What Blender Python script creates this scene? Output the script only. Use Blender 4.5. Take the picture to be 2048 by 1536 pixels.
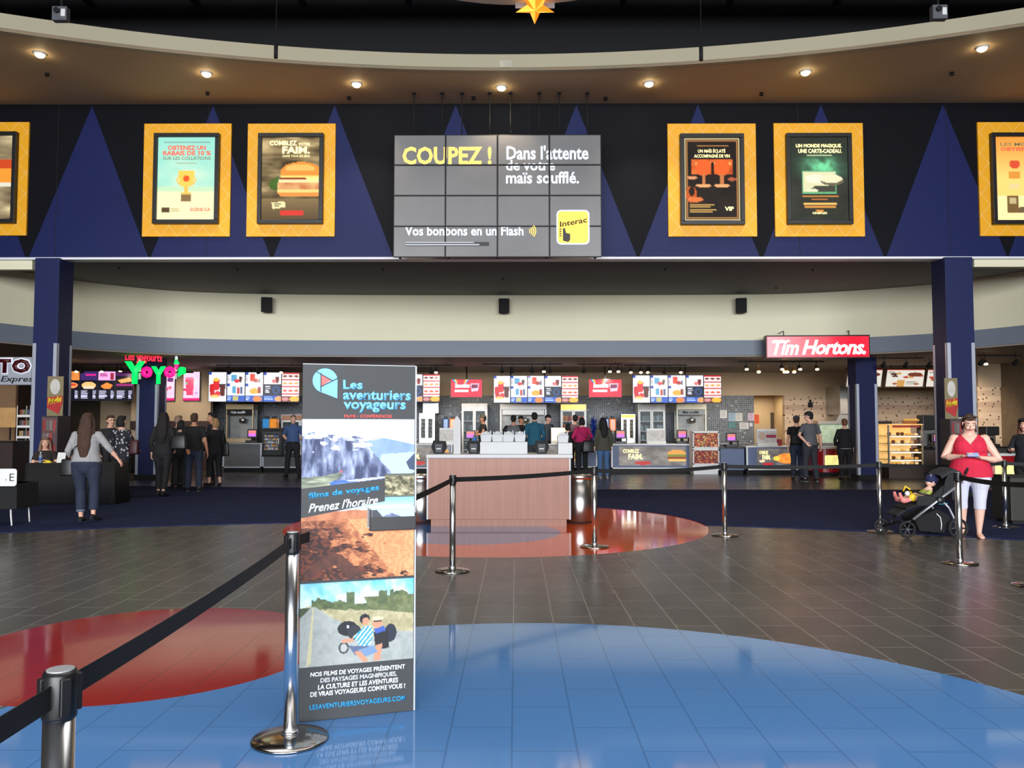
import bpy, bmesh, math, random
import numpy as np
from mathutils import Vector, Matrix, Euler
random.seed(7); np.random.seed(7)
for o in list(bpy.data.objects): bpy.data.objects.remove(o)
scene = bpy.context.scene
COL = scene.collection
PI = math.pi

# ------------------------------------------------------------------ camera
F = 1660.0; PITCH = math.atan(82 / F); YAW = 8 / F; EYE = 1.5
cam_data = bpy.data.cameras.new('camera'); cam = bpy.data.objects.new('camera', cam_data); COL.objects.link(cam)
cam.location = (0, 0, EYE); cam.rotation_euler = (PI / 2 + PITCH, 0, YAW)
cam_data.sensor_width = 36; cam_data.lens = 36 * F / 2048; cam_data.clip_end = 200
scene.camera = cam

# ------------------------------------------------------------------ view, world, daylight
scene.view_settings.view_transform = 'Standard'; scene.view_settings.look = 'None'
scene.view_settings.gamma = 1; scene.view_settings.use_curve_mapping = False
scene.view_settings.exposure = 0.5
world = bpy.data.worlds.new('world'); scene.world = world; world.use_nodes = True
world.node_tree.nodes['Background'].inputs[0].default_value = (0.55, 0.62, 0.75, 1)
world.node_tree.nodes['Background'].inputs[1].default_value = 0.10
scene.cycles.use_denoising = True
scene.cycles.max_bounces = 6; scene.cycles.diffuse_bounces = 3; scene.cycles.glossy_bounces = 3
scene.cycles.use_adaptive_sampling = True; scene.cycles.adaptive_threshold = 0.03
scene.cycles.sample_clamp_indirect = 4.0
scene.cycles.caustics_reflective = False; scene.cycles.caustics_refractive = False

def area(name, loc, rot, sx, sy, power, color=(1, 1, 1), spread=PI):
    l = bpy.data.lights.new(name, 'AREA'); l.shape = 'RECTANGLE'; l.size = sx; l.size_y = sy; l.energy = power; l.color = color
    l.spread = spread
    o = bpy.data.objects.new(name, l); COL.objects.link(o); o.location = loc; o.rotation_euler = rot
    return o
# daylight through the glazed entrance behind the camera
area('entrance_daylight', (0, -26, 6.0), (PI / 2 - math.radians(12), 0, 0), 36, 9, 4700, (0.93, 0.96, 1.0), math.radians(90))

area('added_overhead_fill', (0, 4.5, 10.3), (0, 0, 0), 16, 7, 420, (1.0, 0.95, 0.88), math.radians(110))  # unseen overhead fill, added to brighten the floor; no fixture modelled

# ------------------------------------------------------------------ pixel -> place
def ray(u, v):
    x = (u - 1024) / F; z = -(v - 768) / F; cp, sp = math.cos(PITCH), math.sin(PITCH)
    y = cp - z * sp; z = sp + z * cp
    return (x * math.cos(YAW) - y * math.sin(YAW), x * math.sin(YAW) + y * math.cos(YAW), z)
def P(u, v, Y):
    r = ray(u, v); t = Y / r[1]; return (r[0] * t, EYE + r[2] * t)
def G(u, v, h=0.0):
    r = ray(u, v); t = (h - EYE) / r[2]; return (r[0] * t, r[1] * t)
def R4(u0, v0, u1, v1, Y):
    um, vm = (u0 + u1) / 2, (v0 + v1) / 2
    return P(u0, vm, Y)[0], P(u1, vm, Y)[0], P(um, v1, Y)[1], P(um, v0, Y)[1]   # x0 x1 z0 z1

# ------------------------------------------------------------------ colour and materials
def lin(c):
    c = c / 255.0
    return c / 12.92 if c <= 0.04045 else ((c + 0.055) / 1.055) ** 2.4
def rgb(c): return (lin(c[0]), lin(c[1]), lin(c[2]), 1)
def shade(c, k): return tuple(max(0, min(255, x * k)) for x in c)
MATS = {}
def mat(name, c, rough=0.6, metal=0.0, vary=0.12, scale=6.0, emit=0.0, bump=0.0, coat=0.0, trans=0.0, alpha=1.0, stretch=None):
    if name in MATS: return MATS[name]
    m = bpy.data.materials.new(name); m.use_nodes = True; nt = m.node_tree; b = nt.nodes['Principled BSDF']
    b.inputs['Roughness'].default_value = rough; b.inputs['Metallic'].default_value = metal
    b.inputs['Coat Weight'].default_value = coat; b.inputs['Transmission Weight'].default_value = trans
    b.inputs['Alpha'].default_value = alpha
    tc = nt.nodes.new('ShaderNodeTexCoord'); n = nt.nodes.new('ShaderNodeTexNoise'); n.inputs['Scale'].default_value = scale
    n.inputs['Detail'].default_value = 3
    if stretch:
        mp = nt.nodes.new('ShaderNodeMapping'); mp.inputs['Scale'].default_value = stretch
        nt.links.new(tc.outputs['Object'], mp.inputs[0]); nt.links.new(mp.outputs[0], n.inputs['Vector'])
    else: nt.links.new(tc.outputs['Object'], n.inputs['Vector'])
    mx = nt.nodes.new('ShaderNodeMix'); mx.data_type = 'RGBA'
    mx.inputs['A'].default_value = rgb(shade(c, 1 - vary)); mx.inputs['B'].default_value = rgb(shade(c, 1 + vary))
    nt.links.new(n.outputs['Fac'], mx.inputs['Factor']); nt.links.new(mx.outputs['Result'], b.inputs['Base Color'])
    if emit:
        nt.links.new(mx.outputs['Result'], b.inputs['Emission Color']); b.inputs['Emission Strength'].default_value = emit
    if bump:
        bp = nt.nodes.new('ShaderNodeBump'); bp.inputs['Strength'].default_value = bump; bp.inputs['Distance'].default_value = 0.01
        nt.links.new(n.outputs['Fac'], bp.inputs['Height']); nt.links.new(bp.outputs[0], b.inputs['Normal'])
    MATS[name] = m; return m
def print_mat(name, rough=0.45, emit=0.0):
    if name in MATS: return MATS[name]
    m = bpy.data.materials.new(name); m.use_nodes = True; nt = m.node_tree; b = nt.nodes['Principled BSDF']
    a = nt.nodes.new('ShaderNodeAttribute'); a.attribute_name = 'Col'
    b.inputs['Roughness'].default_value = rough
    if emit:
        b.inputs['Specular IOR Level'].default_value = 0.08; b.inputs['Base Color'].default_value = (0.01, 0.01, 0.01, 1)
        nt.links.new(a.outputs['Color'], b.inputs['Emission Color']); b.inputs['Emission Strength'].default_value = emit
    else: nt.links.new(a.outputs['Color'], b.inputs['Base Color'])
    MATS[name] = m; return m
M_PRINT = print_mat('printed sheet'); M_SCREEN = print_mat('lit display', 0.2, 1.0); M_LIGHTBOX = print_mat('backlit poster', 0.3, 0.85)
M_DIMPRINT = print_mat('printed board', 0.6)

# ------------------------------------------------------------------ objects
def link(o, parent=None):
    COL.objects.link(o)
    if parent is not None: o.parent = parent
    return o
def tag(o, label=None, cat=None, group=None, kind=None):
    if label: o['label'] = label
    if cat: o['category'] = cat
    if group: o['group'] = group
    if kind: o['kind'] = kind
    return o
def thing(name, label, cat, loc=(0, 0, 0), rz=0.0, group=None):
    o = bpy.data.objects.new(name, None); o.empty_display_size = 0.1; COL.objects.link(o)
    o.location = loc; o.rotation_euler = (0, 0, rz)
    return tag(o, label, cat, group)
def dup(root, loc=None, rz=None, label=None, group=None):
    def rec(o, par):
        c = o.copy(); COL.objects.link(c)
        if par is not None: c.parent = par
        for ch in list(o.children): rec(ch, c)
        return c
    r = rec(root, None)
    if loc is not None: r.location = loc
    if rz is not None: r.rotation_euler = (0, 0, rz)
    if label: r['label'] = label
    if group: r['group'] = group
    return r

class MB:
    def __init__(s): s.bm = bmesh.new(); s.mi = 0
    def _done(s, vs):
        if s.mi:
            fs = set(f for v in vs for f in v.link_faces)
            for f in fs: f.material_index = s.mi
    def box(s, x0, x1, y0, y1, z0, z1, bev=0.0, rot=None, piv=None):
        x0, x1 = min(x0, x1), max(x0, x1); y0, y1 = min(y0, y1), max(y0, y1); z0, z1 = min(z0, z1), max(z0, z1)
        r = bmesh.ops.create_cube(s.bm, size=1); vs = r['verts']
        for v in vs: v.co = Vector(((x0 + x1) / 2 + v.co.x * (x1 - x0), (y0 + y1) / 2 + v.co.y * (y1 - y0), (z0 + z1) / 2 + v.co.z * (z1 - z0)))
        if bev > 0:
            es = list({e for v in vs for e in v.link_edges})
            rr = bmesh.ops.bevel(s.bm, geom=es, offset=bev, segments=2, profile=0.5, affect='EDGES'); vs = rr['verts']
            vs = list({v for v in vs}) 
        if rot is not None:
            m = rot if isinstance(rot, Matrix) else Euler(rot).to_matrix(); p = Vector(piv) if piv else Vector(((x0 + x1) / 2, (y0 + y1) / 2, (z0 + z1) / 2))
            for v in vs: v.co = p + m @ (v.co - p)
        s._done(vs); return s
    def tube(s, pts, rad, seg=10, caps=True, up=None):
        """rings round pts; rad = number or (a, b) per point"""
        pts = [Vector(p) for p in pts]; n = len(pts)
        if not isinstance(rad, (list, tuple)): rad = [rad] * n
        rings = []; prev = None
        for i, p in enumerate(pts):
            t = (pts[min(i + 1, n - 1)] - pts[max(i - 1, 0)]).normalized()
            if prev is None:
                ref = Vector(up) if up else (Vector((0, 1, 0)) if abs(t.y) < 0.9 else Vector((0, 0, 1)))
            else: ref = prev
            b = (ref - t * ref.dot(t))
            if b.length < 1e-5: b = t.orthogonal()
            b.normalize(); prev = b; a = b.cross(t)
            ra, rb = rad[i] if isinstance(rad[i], (list, tuple)) else (rad[i], rad[i])
            rings.append([s.bm.verts.new(p + a * (ra * math.cos(2 * PI * k / seg)) + b * (rb * math.sin(2 * PI * k / seg))) for k in range(seg)])
        for i in range(n - 1):
            for k in range(seg):
                f = s.bm.faces.new((rings[i][k], rings[i][(k + 1) % seg], rings[i + 1][(k + 1) % seg], rings[i + 1][k])); f.material_index = s.mi; f.smooth = True
        if caps:
            f = s.bm.faces.new(rings[0][::-1]); f.material_index = s.mi
            f = s.bm.faces.new(rings[-1]); f.material_index = s.mi
        return s
    def cyl(s, p0, p1, r0, r1=None, seg=16): return s.tube([p0, p1], [r0, r0 if r1 is None else r1], seg)
    def lathe(s, prof, c=(0, 0, 0), seg=24):
        c = Vector(c); rings = []
        for r, z in prof: rings.append([s.bm.verts.new(c + Vector((max(r, 1e-4) * math.cos(2 * PI * k / seg), max(r, 1e-4) * math.sin(2 * PI * k / seg), z))) for k in range(seg)])
        for i in range(len(rings) - 1):
            for k in range(seg):
                f = s.bm.faces.new((rings[i][k], rings[i][(k + 1) % seg], rings[i + 1][(k + 1) % seg], rings[i + 1][k])); f.material_index = s.mi; f.smooth = True
        f = s.bm.faces.new(rings[0][::-1]); f.material_index = s.mi; f = s.bm.faces.new(rings[-1]); f.material_index = s.mi
        return s
    def ell(s, c, r, rot=None, seg=16):
        q = bmesh.ops.create_uvsphere(s.bm, u_segments=seg, v_segments=max(6, seg // 2 + 2), radius=1); m = rot if rot is not None else Matrix.Identity(3)
        for v in q['verts']: v.co = Vector(c) + m @ Vector((v.co.x * r[0], v.co.y * r[1], v.co.z * r[2]))
        for f in {f for v in q['verts'] for f in v.link_faces}: f.smooth = True; f.material_index = s.mi
        return s
    def prism(s, poly, y0, y1):
        """polygon in x,z extruded along y"""
        a = [s.bm.verts.new((x, y0, z)) for x, z in poly]; b = [s.bm.verts.new((x, y1, z)) for x, z in poly]; n = len(poly)
        fs = [s.bm.faces.new(a), s.bm.faces.new(b[::-1])] + [s.bm.faces.new((a[i], b[i], b[(i + 1) % n], a[(i + 1) % n])) for i in range(n)]
        for f in fs: f.material_index = s.mi
        return s
    def slab(s, poly, z0, z1):
        """polygon in x,y extruded along z"""
        a = [s.bm.verts.new((x, y, z0)) for x, y in poly]; b = [s.bm.verts.new((x, y, z1)) for x, y in poly]; n = len(poly)
        fs = [s.bm.faces.new(a[::-1]), s.bm.faces.new(b)] + [s.bm.faces.new((a[i], a[(i + 1) % n], b[(i + 1) % n], b[i])) for i in range(n)]
        for f in fs: f.material_index = s.mi
        return s
    def plate(s, poly, p, ux, uz, t):
        """polygon (a,b) in the plane p + a*ux + b*uz, thickness t backwards"""
        p, ux, uz = Vector(p), Vector(ux), Vector(uz); nrm = ux.cross(uz).normalized()
        a = [s.bm.verts.new(p + ux * i + uz * j) for i, j in poly]; b = [s.bm.verts.new(p + ux * i + uz * j - nrm * t) for i, j in poly]; n = len(poly)
        fs = [s.bm.faces.new(a), s.bm.faces.new(b[::-1])] + [s.bm.faces.new((a[i], b[i], b[(i + 1) % n], a[(i + 1) % n])) for i in range(n)]
        for f in fs: f.material_index = s.mi
        return s
    def build(s, name, m, parent=None, smooth=False, fix=True):
        if fix: bmesh.ops.recalc_face_normals(s.bm, faces=s.bm.faces[:])
        me = bpy.data.meshes.new(name); s.bm.to_mesh(me); s.bm.free()
        for x in (m if isinstance(m, (list, tuple)) else [m]): me.materials.append(x)
        if smooth: me.polygons.foreach_set('use_smooth', [True] * len(me.polygons))
        return link(bpy.data.objects.new(name, me), parent)

def struct(name, mb, m, **k):
    o = mb.build(name, m, **k); o['kind'] = 'structure'; return o

# ------------------------------------------------------------------ lettering
def text_mesh(body, bold=0.0, shear=0.0, extrude=0.002, res=2, space=1.0):
    cu = bpy.data.curves.new('lettering', 'FONT'); cu.body = body; cu.size = 1; cu.offset = bold; cu.shear = shear
    cu.resolution_u = res; cu.space_character = space
    ob = bpy.data.objects.new('lettering', cu); COL.objects.link(ob)
    bpy.context.view_layer.update()
    me = bpy.data.meshes.new_from_object(ob.evaluated_get(bpy.context.evaluated_depsgraph_get()))
    bpy.data.objects.remove(ob); bpy.data.curves.remove(cu)
    return me
def lettering(body, x0, x1, z0, z1, y, m, parent=None, bold=0.0, shear=0.0, depth=0.004, slope=0.0, name='lettering', space=1.0, res=2, zfix=None):
    """text stretched into x0..x1, z0..z1 on the plane y, facing -y; depth = thickness"""
    me = text_mesh(body, bold, shear, 0, res, space)
    if bold > 0 and 'Q' in body:   # the offset outline of Q breaks: thicken by shifted copies instead
        bpy.data.meshes.remove(me); me = text_mesh(body, 0, shear, 0, res, space); bm = bmesh.new()
        for dx, dy in ((0, 0), (bold, 0), (-bold, 0), (0, bold), (0, -bold)):
            k = len(bm.verts); bm.from_mesh(me); bm.verts.ensure_lookup_table()
            for v in bm.verts[k:]: v.co.x += dx; v.co.y += dy; v.co.z += 0.0
        bm.to_mesh(me); bm.free()
    n = len(me.vertices)
    if n == 0: return None
    co = np.zeros(n * 3); me.vertices.foreach_get('co', co); co = co.reshape(-1, 3)
    mn, mxx = co.min(0), co.max(0); w = max(mxx[0] - mn[0], 1e-5); h = max(mxx[1] - mn[1], 1e-5)
    X = x0 + (co[:, 0] - mn[0]) / w * (x1 - x0); Z = z0 + (co[:, 1] - mn[1]) / h * (z1 - z0) + slope * (X - x0)
    new = np.stack([X, np.full(n, y), Z], 1)
    me.vertices.foreach_set('co', new.ravel()); me.update()
    if depth > 0:
        bm = bmesh.new(); bm.from_mesh(me); bmesh.ops.remove_doubles(bm, verts=bm.verts[:], dist=1e-5)
        r = bmesh.ops.extrude_face_region(bm, geom=bm.faces[:])
        for e in r['geom']:
            if isinstance(e, bmesh.types.BMVert): e.co.y -= depth
        bmesh.ops.recalc_face_normals(bm, faces=bm.faces[:]); bm.to_mesh(me); bm.free()
    me.materials.clear(); me.materials.append(m); me.name = name
    return link(bpy.data.objects.new(name, me), parent)

# ------------------------------------------------------------------ printed pictures (vertex colours on a fine grid)
class Cv:
    def __init__(s, W, H, bg=(255, 255, 255)):
        s.W, s.H = W, H; s.a = np.zeros((H, W, 3)); s.a[:] = bg
        s.x, s.y = np.meshgrid((np.arange(W) + .5) / W, (np.arange(H) + .5) / H)
    def put(s, mask, c): s.a[mask] = c; return s
    def rect(s, x0, y0, x1, y1, c): return s.put((s.x >= x0) & (s.x < x1) & (s.y >= y0) & (s.y < y1), c)
    def ell(s, cx, cy, rx, ry, c, top=None):
        m = ((s.x - cx) / rx) ** 2 + ((s.y - cy) / ry) ** 2 < 1
        if top is not None: m &= s.y < top
        return s.put(m, c)
    def pm(s, pts):
        m = np.zeros((s.H, s.W), bool); n = len(pts)
        for i in range(n):
            (xa, ya), (xb, yb) = pts[i], pts[(i + 1) % n]
            if ya == yb: continue
            m ^= ((ya > s.y) != (yb > s.y)) & (s.x < (xb - xa) * (s.y - ya) / (yb - ya) + xa)
        return m
    def poly(s, pts, c): return s.put(s.pm(pts), c)
    def grad(s, y0, c0, y1, c1, mask=None):
        t = np.clip((s.y - y0) / (y1 - y0), 0, 1)[..., None]; g = np.array(c0) * (1 - t) + np.array(c1) * t
        m = (s.y >= y0) & (s.y <= y1)
        if mask is not None: m = mask
        s.a[m] = g[m]; return s
    def nz(s, sx, sy, seed=0, oct=4):
        rs = np.random.RandomState(seed); out = np.zeros((s.H, s.W)); amp = 1.0; tot = 0
        for o in range(oct):
            gx, gy = int(sx * 2 ** o) + 2, int(sy * 2 ** o) + 2; g = rs.rand(gy, gx)
            fx, fy = s.x * (gx - 1.001), s.y * (gy - 1.001); ix, iy = fx.astype(int), fy.astype(int); tx, ty = fx - ix, fy - iy
            tx = tx * tx * (3 - 2 * tx); ty = ty * ty * (3 - 2 * ty)
            v = g[iy, ix] * (1 - tx) * (1 - ty) + g[iy, ix + 1] * tx * (1 - ty) + g[iy + 1, ix] * (1 - tx) * ty + g[iy + 1, ix + 1] * tx * ty
            out += v * amp; tot += amp; amp *= 0.55
        return out / tot
    def tex(s, mask, c0, c1, n):
        t = np.clip(n, 0, 1)[..., None]; g = np.array(c0) * (1 - t) + np.array(c1) * t; s.a[mask] = g[mask]; return s
    def lines(s, x0, y0, x1, y1, rows, c, seed=1, fill=0.55):
        """rows of small unreadable print"""
        rs = np.random.RandomState(seed); h = (y1 - y0) / rows
        for i in range(rows):
            s.rect(x0, y0 + i * h, x0 + (x1 - x0) * (0.6 + 0.4 * rs.rand()), y0 + (i + fill) * h, c)
        return s
PRINTS = {}
def picture(name, cv, x0, x1, z0, z1, y, m, parent=None, key=None, label=None, bulge=0.0):
    """flat print facing -y; meshes are shared by key and placed by scale"""
    if key is not None and key in PRINTS: me = PRINTS[key]
    else:
        W, H = cv.W, cv.H; xs = np.linspace(0, 1, W); zs = np.linspace(1, 0, H)
        co = np.zeros((H, W, 3)); co[..., 0] = xs[None, :]; co[..., 2] = zs[:, None]
        i = np.arange((H - 1) * (W - 1)); r, c = i // (W - 1), i % (W - 1); a = r * W + c
        q = np.stack([a, a + W, a + W + 1, a + 1], 1)
        me = bpy.data.meshes.new(name); me.vertices.add(H * W); me.vertices.foreach_set('co', co.ravel())
        me.loops.add(q.size); me.polygons.add(len(q)); me.polygons.foreach_set('loop_start', np.arange(len(q)) * 4)
        me.loops.foreach_set('vertex_index', q.ravel()); me.update(calc_edges=True)
        at = me.color_attributes.new('Col', 'FLOAT_COLOR', 'POINT')
        s = np.clip(cv.a / 255.0, 0, 1); l = np.where(s <= 0.04045, s / 12.92, ((s + 0.055) / 1.055) ** 2.4)
        at.data.foreach_set('color', np.concatenate([l, np.ones((H, W, 1))], 2).ravel())
        me.materials.append(m)
        if key is not None: PRINTS[key] = me
    o = link(bpy.data.objects.new(name, me), parent); o.location = (x0, y, z0); o.scale = (x1 - x0, 1, z1 - z0)
    if label: o['label'] = label
    return o

# ------------------------------------------------------------------ common materials
BLACK = mat('black plastic', (22, 22, 24), 0.4, vary=0.1)
MATTE = mat('matt black', (14, 14, 16), 0.8, vary=0.1)
WHITE = mat('white plastic', (226, 226, 224), 0.35, vary=0.03)
WPAINT = mat('white paint', (222, 222, 220), 0.5, vary=0.02)
CHROME = mat('polished chrome', (226, 228, 232), 0.24, 1.0, vary=0.03)
STEEL = mat('brushed steel', (178, 178, 176), 0.3, 1.0, vary=0.08, scale=20, stretch=(1, 1, 12))
ALU = mat('anodised aluminium', (190, 196, 210), 0.35, 0.6, vary=0.03)
GREYM = mat('dark grey laminate', (70, 72, 76), 0.5, vary=0.05)
NAVY = mat('navy painted panel', (25, 33, 80), 0.5, vary=0.04, scale=1.5)
NAVYD = mat('deep navy panel', (14, 15, 22), 0.55, vary=0.05, scale=1.5)
NAVYL = mat('royal blue panel', (23, 33, 84), 0.5, vary=0.05, scale=1.2)
for m_, s_ in ((NAVY, 0.25), (NAVYD, 0.1), (NAVYL, 0.2)): m_.node_tree.nodes['Principled BSDF'].inputs['Specular IOR Level'].default_value = s_
KW = mat('kiosk white laminate', (184, 186, 188), 0.5, vary=0.02)
YELLOWT = mat('yellow lettering', (250, 205, 90), 0.5, vary=0.02, emit=0.9)
WHITET = mat('white lit lettering', (215, 225, 250), 0.5, vary=0.01, emit=0.85)
WINK = mat('white ink', (240, 242, 245), 0.5, vary=0.01)
# ================================================================== SETTING
CX = -0.1
Y_FAC = 17.6; Z_IN = 5.08; Z_SOF = 8.43; Y_BACK = 29.5; Z_LOW = 3.41; Z_MID = 3.82
def nodes(m): return m.node_tree.nodes, m.node_tree.links, m.node_tree.nodes['Principled BSDF']
def new_mat(name, rough=0.5):
    m = bpy.data.materials.new(name); m.use_nodes = True; m.node_tree.nodes['Principled BSDF'].inputs['Roughness'].default_value = rough; MATS[name] = m; return m
def mixc(nt, fac, a, b):
    mx = nt.nodes.new('ShaderNodeMix'); mx.data_type = 'RGBA'
    for s, x in (('Factor', fac), ('A', a), ('B', b)):
        if isinstance(x, (tuple, float, int)): mx.inputs[s].default_value = x
        else: nt.links.new(x, mx.inputs[s])
    return mx.outputs['Result']
def mnode(nt, op, a, b=0.0, c=0.0):
    n = nt.nodes.new('ShaderNodeMath'); n.operation = op
    for i, x in enumerate((a, b, c)):
        if isinstance(x, (float, int)): n.inputs[i].default_value = x
        else: nt.links.new(x, n.inputs[i])
    return n.outputs[0]

# floor: staggered porcelain tiles with inlaid discs of coloured tile
def floor_material():
    m = new_mat('tiled floor', 0.2); nt = m.node_tree; b = nt.nodes['Principled BSDF']
    tc = nt.nodes.new('ShaderNodeTexCoord'); sp = nt.nodes.new('ShaderNodeSeparateXYZ'); nt.links.new(tc.outputs['Object'], sp.inputs[0])
    x, y = sp.outputs[0], sp.outputs[1]
    cb = nt.nodes.new('ShaderNodeCombineXYZ'); nt.links.new(y, cb.inputs[0]); nt.links.new(mnode(nt, 'ADD', x, 0.02), cb.inputs[1])
    br = nt.nodes.new('ShaderNodeTexBrick'); nt.links.new(cb.outputs[0], br.inputs['Vector'])
    br.inputs['Scale'].default_value = 1.0; br.inputs['Brick Width'].default_value = 0.6; br.inputs['Row Height'].default_value = 0.303
    br.inputs['Mortar Size'].default_value = 0.005; br.inputs['Mortar Smooth'].default_value = 0.1; br.offset = 0.5; br.inputs['Bias'].default_value = 0
    br.inputs['Color1'].default_value = (0, 0, 0, 1); br.inputs['Color2'].default_value = (1, 1, 1, 1); br.inputs['Mortar'].default_value = (0.5, 0.5, 0.5, 1)
    nz = nt.nodes.new('ShaderNodeTexNoise'); nz.inputs['Scale'].default_value = 1.3; nz.inputs['Detail'].default_value = 6; nt.links.new(tc.outputs['Object'], nz.inputs['Vector'])
    grey = mixc(nt, br.outputs['Color'], rgb((62, 61, 58)), rgb((77, 75, 72)))
    grey = mixc(nt, mnode(nt, 'MULTIPLY', nz.outputs['Fac'], 0.5), grey, rgb((86, 84, 80)))
    def disc(cx, cy, r):
        dx = mnode(nt, 'SUBTRACT', x, cx); dy = mnode(nt, 'SUBTRACT', y, cy)
        d = mnode(nt, 'SQRT', mnode(nt, 'ADD', mnode(nt, 'MULTIPLY', dx, dx), mnode(nt, 'MULTIPLY', dy, dy)))
        return mnode(nt, 'LESS_THAN', d, r)
    col = grey; colored = None
    for cx, cy, r, c in ((0.10, 3.33, 3.045, (84, 132, 190)), (-2.50, 5.68, 1.20, (150, 42, 40)), (-0.29, 12.61, 3.12, (212, 84, 36)), (-0.63, 11.74, 1.25, (74, 104, 156))):
        dm = disc(cx, cy, r); col = mixc(nt, dm, col, rgb(c)); colored = dm if colored is None else mnode(nt, 'MAXIMUM', colored, dm)
    grout = mixc(nt, colored, rgb((136, 132, 126)), mixc(nt, 0.3, col, (0.01, 0.012, 0.02, 1)))
    gf = mnode(nt, 'MULTIPLY', br.outputs['Fac'], 0.9)
    nt.links.new(mixc(nt, gf, col, grout), b.inputs['Base Color'])
    rr = mnode(nt, 'ADD', mnode(nt, 'MULTIPLY', nz.outputs['Fac'], 0.14), mnode(nt, 'SUBTRACT', 0.20, mnode(nt, 'MULTIPLY', colored, 0.20)))
    rr = mnode(nt, 'MAXIMUM', rr, 0.05)
    b.inputs['Specular IOR Level'].default_value = 0.36
    nt.links.new(rr, b.inputs['Roughness'])
    bp = nt.nodes.new('ShaderNodeBump'); bp.inputs['Strength'].default_value = 0.1; bp.inputs['Distance'].default_value = 0.004; bp.invert = True
    nt.links.new(br.outputs['Fac'], bp.inputs['Height']); nt.links.new(bp.outputs[0], b.inputs['Normal'])
    return m
mb = MB(); mb.box(-15, 15, -14, Y_BACK + 2.5, -0.1, 0); struct('floor', mb, floor_material())

# carpet: navy broadloom with faint swirls, curved front edge, cut round the orange disc
def carpet_material():
    m = new_mat('navy carpet', 0.95); nt = m.node_tree; b = nt.nodes['Principled BSDF']
    tc = nt.nodes.new('ShaderNodeTexCoord')
    n1 = nt.nodes.new('ShaderNodeTexNoise'); n1.inputs['Scale'].default_value = 1.1; n1.inputs['Distortion'].default_value = 2.5; n1.inputs['Detail'].default_value = 2
    wv = nt.nodes.new('ShaderNodeTexWave'); wv.wave_type = 'RINGS'; wv.inputs['Scale'].default_value = 1.6; wv.inputs['Distortion'].default_value = 9; wv.inputs['Detail Scale'].default_value = 0.6
    vo = nt.nodes.new('ShaderNodeTexVoronoi'); vo.inputs['Scale'].default_value = 2.3
    for n in (n1, wv, vo): nt.links.new(tc.outputs['Object'], n.inputs['Vector'])
    c = mixc(nt, wv.outputs['Fac'], rgb((24, 31, 56)), rgb((44, 54, 92)))
    c = mixc(nt, n1.outputs['Fac'], c, rgb((32, 40, 74)))
    spk = mnode(nt, 'LESS_THAN', vo.outputs['Distance'], 0.035)
    c = mixc(nt, mnode(nt, 'MULTIPLY', spk, 0.6), c, rgb((120, 125, 150)))
    nt.links.new(c, b.inputs['Base Color']); b.inputs['Specular IOR Level'].default_value = 0.1
    return m
ring = []
c0, r0 = (-0.916, -1.464), 14.471
def on_arc(x): return c0[1] + math.sqrt(r0 * r0 - (x - c0[0]) ** 2)
ocx, ocy, orr = -0.29, 12.61, 3.12
# crossing of carpet arc with the orange disc
xs_l, xs_r = None, None
for i in range(4000):
    x = -6 + i * 0.003; yv = on_arc(x); ins = (x - ocx) ** 2 + (yv - ocy) ** 2 < orr ** 2
    if ins and xs_l is None: xs_l = x
    if ins: xs_r = x
for i in range(41): ring.append((-13.9 + (xs_l + 13.9) * i / 40, on_arc(max(-13.9, -13.9 + (xs_l + 13.9) * i / 40))))
a0 = math.atan2(on_arc(xs_l) - ocy, xs_l - ocx); a1 = math.atan2(on_arc(xs_r) - ocy, xs_r - ocx)
for i in range(1, 40):
    a = a0 + (a1 - a0) * i / 40; ring.append((ocx + orr * math.cos(a), ocy + orr * math.sin(a)))
for i in range(41): x = xs_r + (12.6 - xs_r) * i / 40; ring.append((x, on_arc(x)))
back = [(12.6, 19.2), (8, 19.3), (3.67, 19.3), (0, 19.5), (-5.2, 19.85), (-9.5, 20.4), (-13.9, 20.6)]
mb = MB(); mb.slab(ring + back, 0.001, 0.010); struct('floor_carpet', mb, carpet_material())
mb = MB(); # pale purple resilient floor strip before the left counters
mb.slab([(-13.9, 20.65), (-9.5, 20.45), (-5.0, 19.9), (-5.0, 22.2), (-13.9, 22.2)], 0.001, 0.004); struct('floor_vinyl', mb, mat('mauve vinyl', (92, 84, 112), 0.3, vary=0.06))

# dark structural deck above with joists
mb = MB(); mb.box(-15, 15, -8, Y_FAC + 0.3, 11.2, 11.4); struct('ceiling', mb, mat('black painted deck', (12, 13, 18), 0.8))
jm = mat('blue-black joist', (50, 54, 70), 0.6)
for i in range(11):
    x = -11.5 + i * 2.3; mb = MB()
    mb.box(x - 0.06, x + 0.06, 1, Y_FAC, 11.1, 11.2); mb.box(x - 0.06, x + 0.06, 1, Y_FAC, 10.55, 10.63)
    for k in range(28):
        y = 1.2 + k * 0.59; s = 1 if k % 2 else -1
        mb.tube([(x, y, 10.6 if s > 0 else 11.12), (x, y + 0.59, 11.12 if s > 0 else 10.6)], 0.014, 6)
    struct('ceiling_joist', mb, jm)
mb = MB(); mb.box(-15, 15, 9.0, 9.3, 9.9, 10.5); mb.box(-15, 15, 15.7, 15.9, 10.1, 10.5); struct('ceiling_girder', mb, jm)

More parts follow.
